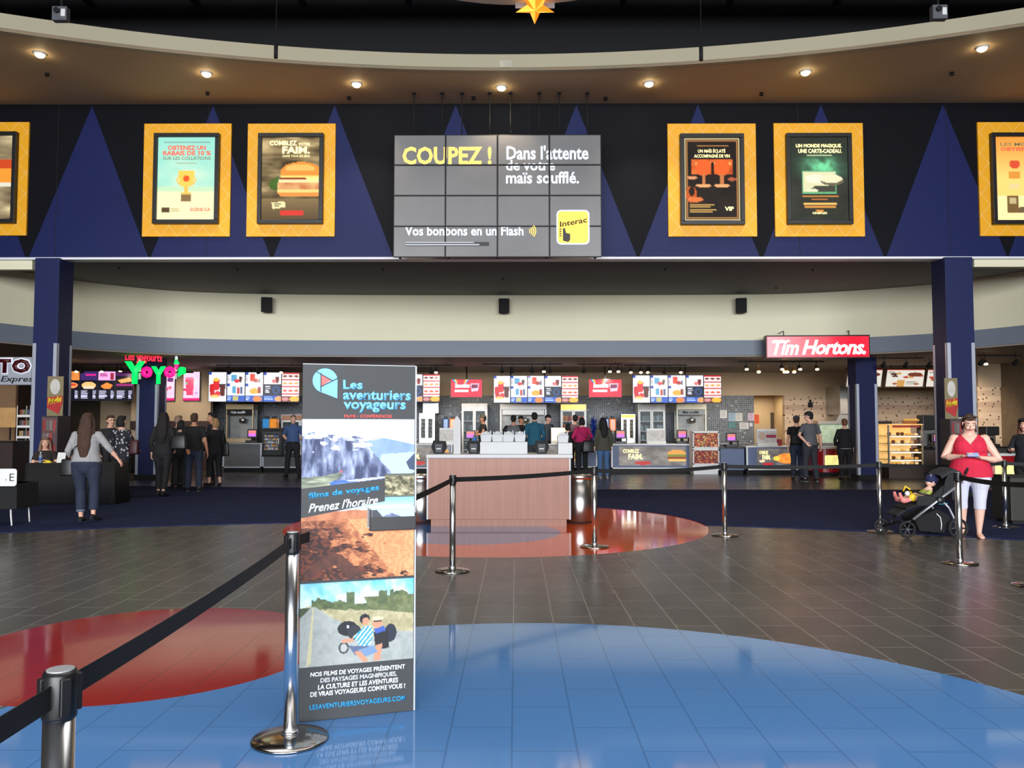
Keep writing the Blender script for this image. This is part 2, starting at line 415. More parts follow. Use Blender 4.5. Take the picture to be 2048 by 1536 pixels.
# soffit with round opening and cream fascia
SC, SR = (-0.238, -8.155), 24.07
def s_arc(x): return SC[1] + math.sqrt(SR * SR - (x - SC[0]) ** 2)
xs = [-15 + 30 * i / 60 for i in range(61)]
poly = [(x, s_arc(x)) for x in xs] + [(15, Y_FAC), (-15, Y_FAC)]
SOF = mat('soffit paint', (196, 172, 140), 0.7, vary=0.04, scale=0.6)
mb = MB(); mb.slab(poly, Z_SOF, Z_SOF + 0.06); struct('ceiling_soffit', mb, SOF)
CREAM = mat('cream paint', (236, 230, 200), 0.65, vary=0.02, scale=0.8)
def curved_band(name, pts, z0, z1, t, m, parent=None):
    mb = MB(); n = len(pts); inn = []
    for i, p in enumerate(pts):
        a, b = Vector(pts[max(i - 1, 0)]), Vector(pts[min(i + 1, n - 1)]); d = (b - a).normalized(); inn.append((p[0] - d.y * t, p[1] + d.x * t))
    A = [mb.bm.verts.new((x, y, z0)) for x, y in pts]; B = [mb.bm.verts.new((x, y, z1)) for x, y in pts]
    C_ = [mb.bm.verts.new((x, y, z0)) for x, y in inn]; D = [mb.bm.verts.new((x, y, z1)) for x, y in inn]
    for i in range(n - 1):
        for q in ((A[i], A[i + 1], B[i + 1], B[i]), (C_[i + 1], C_[i], D[i], D[i + 1]), (A[i + 1], A[i], C_[i], C_[i + 1]), (B[i], B[i + 1], D[i + 1], D[i])):
            f = mb.bm.faces.new(q); f.smooth = False
    return struct(name, mb, m, fix=True)
curved_band('trim_soffit_fascia', [(x, s_arc(x)) for x in xs], Z_SOF - 0.002, Z_SOF + 0.32, 0.12, mat('dimmed cream paint', (176, 168, 142), 0.65, vary=0.02, scale=0.8))  # fascia is cream; its dimmer light is put into a darker base colour
# access hatch on the fascia and thin panel seams
mb = MB(); x = -0.2; yy = s_arc(x) - 0.012; mb.box(x - 0.12, x + 0.12, yy, yy + 0.02, Z_SOF + 0.06, Z_SOF + 0.2, 0.004); tag(mb.build('wall_speaker', mat('off white grille', (190, 184, 165), 0.6)), 'small cream square speaker set in the middle of the upper curved fascia', 'speaker')

mb = MB(); mb.box(-15, 15, Y_FAC + 0.25, Y_FAC + 0.35, Z_SOF, 11.3); struct('wall_upper', mb, mat('black painted wall', (12, 13, 17), 0.85))

# blue facade with harlequin of dark and royal triangles
FX0, FX1 = -13.2, 13.0
zb, zt = Z_IN, Z_SOF
mb = MB(); mb.box(FX0, FX1, Y_FAC, Y_FAC + 0.25, zb, zt)
mb.mi = 1
apexes = [P(u, 350, Y_FAC)[0] for u in (-306, -63, 181, 424, 668, 911, 1153, 1397, 1644, 1889, 2132, 2375)]
for i, ax in enumerate(apexes):
    hw = (apexes[1] - apexes[0]) / 2 * 0.97
    x0, x1 = max(FX0, ax - hw), min(FX1, ax + hw)
    if x1 <= x0 or ax < FX0 or ax > FX1: continue
    zlo0 = zb + 0.02
    mb.prism([(ax, zt - 0.03), (x0, zb + 0.03 + 0.0), (x0, zb), (x1, zb), (x1, zb + 0.03)], Y_FAC - 0.004, Y_FAC)
mb.mi = 2
for u in (113, 415, 1057, 1598, 1897):
    x = P(u, 400, Y_FAC)[0]; mb.box(x - 0.006, x + 0.006, Y_FAC - 0.0055, Y_FAC, zb, zt)
struct('wall_facade', mb, [NAVYD, NAVYL, MATTE])
mb = MB(); mb.box(FX0, FX1, Y_FAC - 0.05, Y_FAC + 0.25, zb - 0.045, zb + 0.002); struct('trim_facade_lip', mb, mat('white aluminium lip', (228, 230, 240), 0.4, vary=0.01))
xl, xr = P(62, 525, Y_FAC)[0], P(1951, 525, Y_FAC)[0]
mb = MB(); mb.box(FX0, xl, Y_FAC + 0.05, Y_FAC + 0.22, zb - 0.24, zb - 0.04); struct('trim_left_lintel', mb, CREAM)
mb = MB(); mb.box(xr, FX1, Y_FAC + 0.05, Y_FAC + 0.22, zb - 0.2, zb - 0.04); struct('trim_right_lintel', mb, CREAM)

# inner ceiling, curved cream and grey bulkhead, low ceiling, back wall
mb = MB(); mb.box(-15, 15, Y_FAC + 0.2, 24.5, Z_IN, Z_IN + 0.1); struct('ceiling_inner', mb, mat('charcoal ceiling', (108, 105, 104), 0.8, vary=0.05, scale=0.7))
ctrl = [(-14.5, 12.5), (-13.1, 15), (-12.35, 16.9), (-11.85, 18.5), (-11.1, 20.1), (-10.3, 21.1), (-9.3, 21.9), (-8.2, 22.3), (-6.8, 22.55), (-4, 22.72), (-0.1, 22.78),
        (4, 22.75), (6.8, 22.65), (8.1, 22.4), (9.2, 21.95), (10.2, 21.35), (11.0, 20.6), (11.7, 19.5), (12.25, 18.2), (12.7, 16.6), (13.6, 14.5), (15, 12.2)]
def spline(c, k=6):
    out = []
    for i in range(len(c) - 1):
        p0, p1, p2, p3 = [Vector(c[max(0, min(len(c) - 1, j))]) for j in (i - 1, i, i + 1, i + 2)]
        for q in range(k):
            t = q / k; out.append(tuple(0.5 * ((2 * p1) + (p2 - p0) * t + (2 * p0 - 5 * p1 + 4 * p2 - p3) * t * t + (3 * p1 - p0 - 3 * p2 + p3) * t ** 3)))
    return out + [c[-1]]
band = [p for p in spline(ctrl) if p[1] > 17.85]
for nm, z0, z1, m in (('trim_cream_bulkhead', Z_MID, Z_IN, CREAM), ('trim_grey_bulkhead', Z_LOW, Z_MID, mat('blue grey paint', (122, 131, 144), 0.6, vary=0.02, scale=0.7))):
    curved_band(nm, band, z0, z1 + (0.002 if z1 == Z_IN else 0), 0.2, m)
LOWC = mat('grey brown ceiling', (150, 140, 132), 0.7, vary=0.05)
mb = MB(); mb.slab([(x, y + 0.05) for x, y in band] + [(15, 17.9), (15, Y_BACK), (-15, Y_BACK), (-15, 17.9)], Z_LOW - 0.04, Z_LOW + 0.02); struct('ceiling_low', mb, LOWC)

BEIGE = mat('beige paint', (196, 172, 142), 0.75, vary=0.03, scale=0.6)
def mosaic_material():
    m = new_mat('dark glass mosaic', 0.5); nt = m.node_tree; b = nt.nodes['Principled BSDF']
    tc = nt.nodes.new('ShaderNodeTexCoord'); sp = nt.nodes.new('ShaderNodeSeparateXYZ'); nt.links.new(tc.outputs['Object'], sp.inputs[0])
    cb = nt.nodes.new('ShaderNodeCombineXYZ'); nt.links.new(sp.outputs[0], cb.inputs[0]); nt.links.new(sp.outputs[2], cb.inputs[1])
    br = nt.nodes.new('ShaderNodeTexBrick'); nt.links.new(cb.outputs[0], br.inputs['Vector']); br.offset = 0.0
    br.inputs['Scale'].default_value = 1; br.inputs['Brick Width'].default_value = 0.074; br.inputs['Row Height'].default_value = 0.074; br.inputs['Mortar Size'].default_value = 0.007
    wn = nt.nodes.new('ShaderNodeTexWhiteNoise'); wn.noise_dimensions = '2D'
    fl = nt.nodes.new('ShaderNodeVectorMath'); fl.operation = 'SNAP'; fl.inputs[1].default_value = (0.074, 0.074, 0.074); nt.links.new(cb.outputs[0], fl.inputs[0]); fl.inputs[1].default_value = (0.074, 0.074, 1.0); nt.links.new(fl.outputs[0], wn.inputs['Vector'])
    tile = mixc(nt, wn.outputs['Value'], rgb((48, 54, 62)), rgb((92, 100, 110)))
    bright = mnode(nt, 'GREATER_THAN', wn.outputs['Value'], 0.97); tile = mixc(nt, bright, tile, rgb((140, 148, 156)))
    nt.links.new(mixc(nt, br.outputs['Fac'], tile, rgb((128, 132, 136))), b.inputs['Base Color'])
    return m
MOSAIC = mosaic_material()
def plank_material():
    m = new_mat('pale plank wall covering', 0.6); nt = m.node_tree; b = nt.nodes['Principled BSDF']
    tc = nt.nodes.new('ShaderNodeTexCoord'); sp = nt.nodes.new('ShaderNodeSeparateXYZ'); nt.links.new(tc.outputs['Object'], sp.inputs[0])
    z = sp.outputs[2]; row = mnode(nt, 'FLOOR', mnode(nt, 'DIVIDE', z, 0.17)); wn = nt.nodes.new('ShaderNodeTexWhiteNoise'); wn.noise_dimensions = '1D'; nt.links.new(row, wn.inputs['W'])
    base = mixc(nt, wn.outputs['Value'], rgb((176, 146, 122)), rgb((220, 194, 164)))
    cb = nt.nodes.new('ShaderNodeCombineXYZ'); nt.links.new(sp.outputs[0], cb.inputs[0]); nt.links.new(z, cb.inputs[1])
    vo = nt.nodes.new('ShaderNodeTexVoronoi'); vo.voronoi_dimensions = '2D'; vo.inputs['Scale'].default_value = 4.6; nt.links.new(cb.outputs[0], vo.inputs['Vector'])
    dot = mnode(nt, 'LESS_THAN', vo.outputs['Distance'], 0.12)
    nt.links.new(mixc(nt, dot, base, rgb((96, 66, 50))), b.inputs['Base Color']); return m
PLANK = plank_material()
xd0, xd1 = P(1508, 850, Y_BACK)[0], P(1569, 850, Y_BACK)[0]
ztile = P(1300, 791, Y_BACK)[1]; xm0 = P(424, 800, Y_BACK)[0]
mb = MB()
mb.box(-15, xd0, Y_BACK, Y_BACK + 0.2, ztile, Z_LOW); mb.box(xd0, 15, Y_BACK, Y_BACK + 0.2, ztile, Z_LOW); mb.box(-15, xm0, Y_BACK, Y_BACK + 0.2, 0, ztile)
struct('wall_back', mb, BEIGE)
mb = MB(); mb.box(xm0, xd0, Y_BACK - 0.02, Y_BACK + 0.2, 0, ztile); struct('wall_back_mosaic', mb, MOSAIC)
mb = MB(); mb.box(xd1, 15, Y_BACK - 0.02, Y_BACK + 0.2, 0, ztile); struct('wall_back_planks', mb, PLANK)
mb = MB(); mb.box(xd0 - 0.2, xd1 + 0.3, Y_BACK + 2.2, Y_BACK + 2.3, 0, Z_LOW); mb.box(xd0 - 0.25, xd0 - 0.2, Y_BACK + 0.2, Y_BACK + 2.3, 0, Z_LOW); mb.box(xd1 + 0.3, xd1 + 0.35, Y_BACK + 0.2, Y_BACK + 2.3, 0, Z_LOW); mb.box(xd0 - 0.25, xd1 + 0.35, Y_BACK + 0.2, Y_BACK + 2.3, ztile + 0.15, ztile + 0.2)
struct('wall_passage', mb, mat('passage beige', (182, 158, 124), 0.7, vary=0.03))
mb = MB(); x0, x1, z0, z1 = R4(1541, 825, 1565, 857, Y_BACK + 2.2); mb.box(x0, x1, Y_BACK + 2.15, Y_BACK + 2.2, z0, z1, 0.01); tag(mb.build('notice_board', mat('dark brown cork', (70, 58, 46), 0.8)), 'dark brown notice board on the passage wall seen through the doorway', 'board')
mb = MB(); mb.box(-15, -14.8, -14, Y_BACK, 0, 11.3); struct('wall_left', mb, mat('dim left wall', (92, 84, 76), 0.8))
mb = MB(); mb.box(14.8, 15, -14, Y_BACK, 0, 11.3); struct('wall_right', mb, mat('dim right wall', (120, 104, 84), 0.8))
area('passage_lamp', ((xd0 + xd1) / 2, Y_BACK + 1.3, 2.55), (0, 0, 0), 0.8, 0.5, 18, (1, 0.85, 0.6))

# columns with aluminium corner guards and a dark plinth
def column(ux0, ux1, Y, w, ztop, zg, side):
    x0 = P(ux0, 850, Y)[0]; x1 = P(ux1, 850, Y)[0]
    c = bpy.data.objects.new('column', None); COL.objects.link(c); c['kind'] = 'structure'
    mb = MB(); mb.box(x0, x1, Y, Y + w, 0.12, ztop, 0.006); mb.build('column_shaft', NAVY, c)
    mb = MB(); mb.box(x0 - 0.015, x1 + 0.015, Y - 0.015, Y + w + 0.015, 0, 0.13); mb.build('plinth', MATTE, c)
    g = 0.075; t = 0.006
    for cx_, sx in ((x0, 1), (x1, -1)):
        for cy_, sy in ((Y, 1), (Y + w, -1)):
            mb = MB(); mb.box(cx_ - sx * t, cx_ + sx * g, cy_ - sy * t, cy_, 0.13, zg); mb.box(cx_ - sx * t, cx_, cy_ - sy * t, cy_ + sy * g, 0.13, zg); mb.build('corner_guard', ALU, c)
    return c
zg = P(1925, 686, 17.5)[1]
column(61, 110, 17.45, 0.58, Z_IN - 0.03, zg, 1)
column(1898, 1954, 17.45, 0.58, Z_IN - 0.03, zg, 1)
zg2 = P(1735, 768, 22.9)[1]
column(1714, 1756, 22.9, 0.58, Z_LOW, zg2, 1)
column(272, 314, 23.0, 0.58, Z_LOW, zg2, 1)
# ================================================================== VIDEO WALL
def rr_poly(x0, x1, z0, z1, r, n=5):
    pts = []
    for cx, cz, a in ((x1 - r, z1 - r, 0), (x0 + r, z1 - r, 90), (x0 + r, z0 + r, 180), (x1 - r, z0 + r, 270)):
        for i in range(n + 1): t = math.radians(a + 90 * i / n); pts.append((cx + r * math.cos(t), cz + r * math.sin(t)))
    return pts
YV = 16.9
vx0, vx1, vz0, vz1 = R4(787, 269, 1203, 514, YV)
vw = thing('video_wall', 'large black four by four video wall hanging in front of the blue facade, showing COUPEZ !', 'video wall', ((vx0 + vx1) / 2, YV, vz0))
W, H = vx1 - vx0, vz1 - vz0; hx = W / 2
def vm(u, v): x, z = P(u, v, YV); return x - vw.location.x, z - vz0
GLASSP = mat('dark lcd glass', (124, 124, 126), 0.3, vary=0.10, scale=0.9)
mb = MB(); mb.box(-hx + 0.05, hx - 0.05, 0.06, 0.14, 0.05, H - 0.05)
for i in range(5): mb.box(-hx + 0.1 + i * (W - 0.25) / 4, -hx + 0.15 + i * (W - 0.25) / 4, 0.12, 0.2, 0, H)
mb.build('support_frame', MATTE, vw)
cw, ch = W / 4, H / 4
for r in range(4):
    for c in range(4):
        x0 = -hx + c * cw; z0 = r * ch; mb = MB(); mb.box(x0 + 0.002, x0 + cw - 0.002, 0.01, 0.07, z0 + 0.002, z0 + ch - 0.002, 0.004)
        s = mb.build('screen', BLACK, vw)
        mb = MB(); mb.box(x0 + 0.02, x0 + cw - 0.02, 0.004, 0.012, z0 + 0.02, z0 + ch - 0.02); mb.build('glass', GLASSP, s)
for u in (826, 883, 923, 979, 1021, 1079, 1119, 1176):
    x = vm(u, 300)[0]; mb = MB(); mb.cyl((x, 0.1, H - 0.02), (x, 0.1, Z_SOF - vz0), 0.012, seg=8); mb.cyl((x, 0.1, Z_SOF - vz0 - 0.03), (x, 0.1, Z_SOF - vz0), 0.04, seg=10); mb.build('hanging_rod', MATTE, vw)
def vtext(body, u0, v0, u1, v1, m, parts, **k):
    """lettering cut where the bezels run"""
    (x0, z1), (x1, z0) = vm(u0, v0), vm(u1, v1)
    o = lettering(body, x0, x1, z0, z1, 0.0035, m, vw, depth=0, **k); me = o.data
    bm = bmesh.new(); bm.from_mesh(me)
    for axis, vals in ((0, [-hx + i * cw for i in range(5)]), (2, [i * ch for i in range(5)])):
        for val in vals:
            for off in (-0.02, 0.02):
                co = [0, 0, 0]; no = [0, 0, 0]; co[axis] = val + off; no[axis] = 1
                bmesh.ops.bisect_plane(bm, geom=bm.verts[:] + bm.edges[:] + bm.faces[:], plane_co=co, plane_no=no)
            kill = [f for f in bm.faces if abs(f.calc_center_median()[axis] - val) < 0.0199]
            bmesh.ops.delete(bm, geom=kill, context='FACES')
    bm.to_mesh(me); bm.free(); return o
vtext('COUPEZ !', 805, 293, 983, 329, YELLOWT, None, bold=0.03)
vtext("Dans l'attente", 1013, 291, 1177, 319, WHITET, None, bold=0.02)
vtext('de votre', 1012, 320, 1110, 341, WHITET, None, bold=0.02)
vtext('maïs soufflé.', 1012, 343, 1158, 367, WHITET, None, bold=0.02)
vtext('Vos bonbons en un Flash', 810, 452, 1047, 471, WHITET, None, bold=0.02)
cv = Cv(170, 8, (70, 71, 72)); cv.lines(0, 0.05, 1, 1, 2, (190, 195, 205), 3, 0.5)
(x0, z1), (x1, z0) = vm(811, 484), vm(978, 492); picture('small_print', cv, x0, x1, z0, z1, 0.0035, M_SCREEN, vw)
mb = MB()
for i, r in enumerate((0.05, 0.09, 0.13, 0.17)):
    (cx, cz) = vm(1055, 462); mb.tube([(cx + r * math.cos(a), 0.002, cz + r * math.sin(a)) for a in np.linspace(-0.75, 0.75, 9)], 0.009, 6)
mb.build('wave_mark', YELLOWT, vw)
mb = MB(); (x0, z1), (x1, z0) = vm(1113, 420), vm(1179, 489); mb.mi = 1; mb.prism(rr_poly(x0, x1, z0, z1, 0.1), -0.001, 0.004); mb.mi = 0; mb.prism(rr_poly(x0 + 0.025, x1 - 0.025, z0 + 0.025, z1 - 0.025, 0.08), -0.002, 0.003)
mb.build('logo_tile', [mat('logo yellow', (245, 190, 60), 0.4, vary=0.01, emit=0.8), WHITET], vw)
DK = mat('dark logo ink', (40, 38, 36), 0.5)
o = lettering('Interac', x0 + 0.07, x1 - 0.05, z0 + 0.36, z1 - 0.24, -0.003, DK, vw, bold=0.02, slope=0.18, depth=0.001)
mb = MB()
for k in range(4): mb.box(x0 + 0.06, x0 + 0.1, -0.004, -0.001, z0 + 0.17 + k * 0.045, z0 + 0.195 + k * 0.045)
mb.prism([(x0 + 0.13, z0 + 0.08), (x0 + 0.24, z0 + 0.05), (x0 + 0.28, z0 + 0.1), (x0 + 0.28, z0 + 0.22), (x0 + 0.2, z0 + 0.24), (x0 + 0.17, z0 + 0.34), (x0 + 0.13, z0 + 0.34)], -0.004, -0.001)
mb.build('hand_mark', DK, vw)

# ================================================================== POSTERS
def lattice_material():
    m = new_mat('yellow quilted panel', 0.5); nt = m.node_tree; b = nt.nodes['Principled BSDF']
    tc = nt.nodes.new('ShaderNodeTexCoord'); sp = nt.nodes.new('ShaderNodeSeparateXYZ'); nt.links.new(tc.outputs['Object'], sp.inputs[0])
    fac = None
    for s in (1, -1):
        q = mnode(nt, 'ADD', sp.outputs[0], mnode(nt, 'MULTIPLY', sp.outputs[2], 0.8 * s)); q = mnode(nt, 'FRACT', mnode(nt, 'DIVIDE', q, 0.36))
        q = mnode(nt, 'LESS_THAN', mnode(nt, 'ABSOLUTE', mnode(nt, 'SUBTRACT', q, 0.5)), 0.018); fac = q if fac is None else mnode(nt, 'MAXIMUM', fac, q)
    n = nt.nodes.new('ShaderNodeTexNoise'); n.inputs['Scale'].default_value = 2; nt.links.new(tc.outputs['Object'], n.inputs['Vector'])
    c = mixc(nt, n.outputs['Fac'], rgb((250, 172, 10)), rgb((255, 184, 20))); nt.links.new(mixc(nt, mnode(nt, 'MULTIPLY', fac, 0.6), c, rgb((255, 220, 150))), b.inputs['Base Color']); return m
LATT = lattice_material()
def cv_trophy():
    c = Cv(58, 84, (250, 240, 190)); c.grad(0, (130, 222, 205), 0.62, (200, 232, 190), c.y < 0.66)
    n = c.nz(2, 6, 3); c.tex(c.y < 0.6, (150, 222, 205), (255, 250, 215), np.clip(np.abs(c.x - .5) * -1.2 + 0.9, 0, 1) * n * 1.4 * np.clip(c.y * 2, 0, 1))
    c.rect(0.1, 0.06, 0.9, 0.075, (130, 160, 150)); c.rect(0.32, 0.31, 0.68, 0.325, (170, 180, 150))
    c.ell(0.5, 0.52, 0.17, 0.08, (240, 200, 110)); c.ell(0.5, 0.52, 0.14, 0.055, (250, 240, 190))
    c.poly([(0.36, 0.4), (0.64, 0.4), (0.62, 0.54), (0.55, 0.6), (0.45, 0.6), (0.38, 0.54)], (250, 206, 90)); c.rect(0.47, 0.6, 0.53, 0.67, (240, 196, 90)); c.rect(0.42, 0.67, 0.58, 0.69, (240, 196, 90))
    c.ell(0.5, 0.5, 0.055, 0.04, (235, 90, 40)); c.rect(0.41, 0.69, 0.59, 0.77, (140, 112, 70)); c.rect(0.08, 0.84, 0.22, 0.9, (90, 70, 40)); c.lines(0.25, 0.84, 0.4, 0.9, 3, (190, 180, 130), 4)
    return c
def cv_burger():
    c = Cv(58, 84, (150, 130, 90)); n = c.nz(1.5, 9, 5); c.tex(c.y >= 0, (70, 56, 34), (205, 180, 130), np.clip(n * 2.2 - .6, 0, 1)); c.grad(0.68, (150, 125, 85), 1, (90, 72, 46), c.y > 0.74)
    c.ell(0.25, 0.57, 0.12, 0.07, (70, 100, 40)); c.poly([(0.12, 0.56), (0.3, 0.46), (0.3, 0.62)], (70, 104, 40))
    c.ell(0.68, 0.43, 0.36, 0.13, (235, 150, 60), 0.46); c.ell(0.66, 0.38, 0.25, 0.05, (250, 190, 100), 0.4)
    c.rect(0.32, 0.46, 1, 0.5, (250, 220, 120)); c.rect(0.33, 0.49, 1, 0.51, (150, 60, 30)); c.rect(0.29, 0.51, 1, 0.56, (244, 226, 170)); c.poly([(0.75, 0.49), (1, 0.49), (0.9, 0.58)], (250, 240, 150))
    m = (c.x > 0.28) & (c.y > 0.55) & (c.y < 0.63); c.tex(m, (190, 90, 50), (250, 220, 150), c.nz(9, 12, 8)); c.rect(0.27, 0.63, 1, 0.67, (248, 214, 130)); c.poly([(0.27, 0.67), (1, 0.67), (0.98, 0.72), (0.34, 0.715)], (232, 150, 70))
    c.poly([(0.18, 0.79), (0.4, 0.77), (0.42, 0.84), (0.2, 0.865)], (245, 230, 170)); c.lines(0.22, 0.8, 0.38, 0.85, 2, (60, 60, 60), 2); c.rect(0.33, 0.885, 0.72, 0.94, (220, 60, 50)); c.rect(0.2, 0.2, 0.21, 0.2, (0, 0, 0))
    return c
def cv_wine():
    c = Cv(58, 84, (30, 22, 16)); c.tex(c.y >= 0, (20, 16, 14), (50, 36, 28), c.nz(3, 4, 1))
    for k, col in ((0.03, (215, 200, 150)), (0.045, (70, 45, 25)), (0.07, (190, 130, 70))):
        c.put(((c.x < k) | (c.x > 1 - k) | (c.y < k * .7) | (c.y > 1 - k * .7)) & ((c.x > k - .018) & (c.x < 1 - k + .018) & (c.y > k * .7 - .012) & (c.y < 1 - k * .7 + .012)), col)
    n = c.nz(5, 9, 9); c.tex((c.y > 0.26) & (c.y < 0.44) & (c.x > 0.13) & (c.x < 0.87), (150, 40, 12), (250, 130, 60), n)
    for x in (0.35, 0.67): c.rect(x - 0.15, 0.3, x + 0.15, 0.33, (255, 180, 100)); c.ell(x, 0.36, 0.14, 0.1, (235, 100, 40)); c.rect(x - 0.03, 0.44, x + 0.03, 0.56, (200, 120, 70)); c.ell(x, 0.575, 0.14, 0.02, (240, 170, 110))
    c.rect(0.49, 0.3, 0.53, 0.56, (40, 20, 14)); c.ell(0.15, 0.48, 0.09, 0.02, (225, 150, 100)); c.ell(0.85, 0.5, 0.08, 0.02, (180, 90, 60))
    c.ell(0.13, 0.68, 0.1, 0.1, (200, 90, 40)); c.ell(0.14, 0.64, 0.05, 0.06, (40, 24, 16)); c.ell(0.2, 0.74, 0.14, 0.03, (230, 120, 60)); c.lines(0.1, 0.78, 0.58, 0.9, 6, (215, 170, 90), 7); c.rect(0.25, 0.095, 0.8, 0.105, (170, 120, 70))
    return c
def cv_magic():
    c = Cv(58, 84, (46, 48, 40)); c.tex(c.y >= 0, (36, 38, 32), (66, 68, 58), c.nz(2, 5, 2))
    n = c.nz(8, 10, 3); d = np.exp(-(((c.x - .55) / .3) ** 2 + ((c.y - .36) / .13) ** 2)); c.tex(c.y < 0.5, (44, 50, 42), (120, 220, 160), np.clip(d * n * 1.9, 0, 1))
    c.tex((c.x > 0.2) & (c.x < 0.8) & (c.y > 0.4) & (c.y < 0.68), (90, 160, 110), (130, 200, 150), n); c.rect(0.23, 0.42, 0.77, 0.66, (226, 224, 180))
    c.ell(0.44, 0.5, 0.18, 0.05, (250, 246, 210)); c.ell(0.72, 0.52, 0.2, 0.06, (110, 100, 80)); c.ell(0.7, 0.5, 0.19, 0.05, (236, 230, 190)); c.poly([(0.3, 0.66), (0.42, 0.58), (0.77, 0.58), (0.77, 0.66)], (70, 70, 60)); c.ell(0.38, 0.64, 0.1, 0.02, (230, 230, 190))
    c.rect(0.2, 0.7, 0.82, 0.715, (230, 150, 60)); c.rect(0.36, 0.74, 0.64, 0.75, (210, 120, 50)); c.rect(0.22, 0.79, 0.8, 0.81, (240, 190, 100)); c.rect(0.24, 0.825, 0.78, 0.84, (220, 150, 70)); c.ell(0.5, 0.88, 0.07, 0.012, (240, 150, 60)); c.rect(0.3, 0.22, 0.72, 0.225, (200, 210, 160))
    return c
def cv_food():
    c = Cv(40, 84, (150, 125, 90)); c.tex(c.y >= 0, (80, 66, 46), (225, 205, 160), np.clip(c.nz(1, 7, 6) * 1.8 - .4, 0, 1)); c.ell(0.95, 0.4, 0.5, 0.12, (200, 70, 30)); c.ell(0.9, 0.48, 0.35, 0.09, (236, 150, 50)); c.poly([(0.4, 0.56), (1, 0.56), (1, 0.6), (0.6, 0.62)], (225, 220, 200)); return c
def cv_members():
    c = Cv(50, 84, (250, 190, 90)); c.grad(0, (240, 150, 60), 0.5, (255, 214, 120), c.y < 0.7); c.rect(0, 0.7, 1, 1, (255, 236, 170))
    c.ell(0.35, 0.33, 0.1, 0.05, (220, 80, 50)); c.rect(0.25, 0.42, 0.45, 0.5, (225, 150, 60)); c.rect(0.25, 0.56, 0.42, 0.62, (240, 210, 150)); c.lines(0.55, 0.3, 0.98, 0.36, 3, (230, 130, 60), 1); c.lines(0.55, 0.43, 0.98, 0.48, 2, (230, 130, 60), 2); c.lines(0.6, 0.56, 0.98, 0.6, 2, (230, 130, 60), 3)
    c.rect(0.2, 0.7, 0.4, 0.9, (120, 90, 50)); c.rect(0.24, 0.73, 0.36, 0.8, (200, 180, 130)); c.poly([(0.4, 0.84), (0.98, 0.8), (0.98, 0.9), (0.4, 0.9)], (110, 90, 60)); return c
REDT = mat('red poster lettering', (225, 80, 60), 0.5, vary=0.02, emit=0.7); GRNT = mat('olive poster lettering', (110, 110, 80), 0.5, emit=0.5)
CRMT = mat('cream poster lettering', (255, 236, 160), 0.5, vary=0.02, emit=1.0)
posters = [
 ('round', cv_trophy, (286, 247, 461, 473), (306, 266, 437, 447), 'backlit gold trophy poster, OBTENEZ UN RABAIS DE 10 %, on yellow panel', [('OBTENEZ UN', .17, .1, .83, .155, REDT, .03), ('RABAIS DE 10 %', .09, .165, .92, .22, REDT, .03), ('SUR LES COLLATIONS', .09, .235, .92, .275, GRNT, .01), ('SCENE.CA', .58, .855, .93, .895, REDT, .02)]),
 ('', cv_burger, (494, 247, 670, 473), (515, 266, 646, 447), 'backlit poster of a hamburger, COMBLEZ VOTRE FAIM, on yellow panel', [('COMBLEZ', .13, .04, .6, .1, CRMT, .03), ('VOTRE', .63, .065, .83, .1, CRMT, .02), ('FAIM.', .35, .11, .83, .2, CRMT, .04), ('DANS TOUS LES SENS', .36, .215, .83, .24, CRMT, .0)]),
 ('', cv_wine, (1336, 247, 1513, 473), (1361, 267, 1489, 449), 'backlit dark poster of two wine glasses, UN MAIS ECLATE, on yellow panel', [('UN MAÏS ÉCLATÉ', .25, .13, .74, .18, CRMT, .02), ('ACCOMPAGNÉ DE VIN', .18, .19, .82, .24, CRMT, .02), ('VIP', .72, .83, .88, .88, CRMT, .03)]),
 ('', cv_magic, (1549, 246, 1728, 473), (1574, 266, 1705, 448), 'backlit grey green gift tin poster, UN MONDE MAGIQUE, on yellow panel', [('UN MONDE MAGIQUE.', .1, .08, .9, .13, CRMT, .03), ('UNE CARTE-CADEAU.', .14, .14, .9, .19, CRMT, .03), ('CINEPLEX', .37, .9, .63, .925, CRMT, .03)]),
 ('', cv_food, (-120, 244, 55, 471), (-97, 263, 31, 446), 'yellow panel at the far left holding a fried snack poster, cut by the edge', []),
 ('', cv_members, (1958, 244, 2134, 472), (1985, 265, 2113, 448), 'yellow panel at the far right holding an orange members poster, cut by the edge', [('LES MEMBRES', .1, .07, .95, .11, GRNT, .01), ('OBTIENNENT', .1, .125, .95, .17, REDT, .03)]),
]
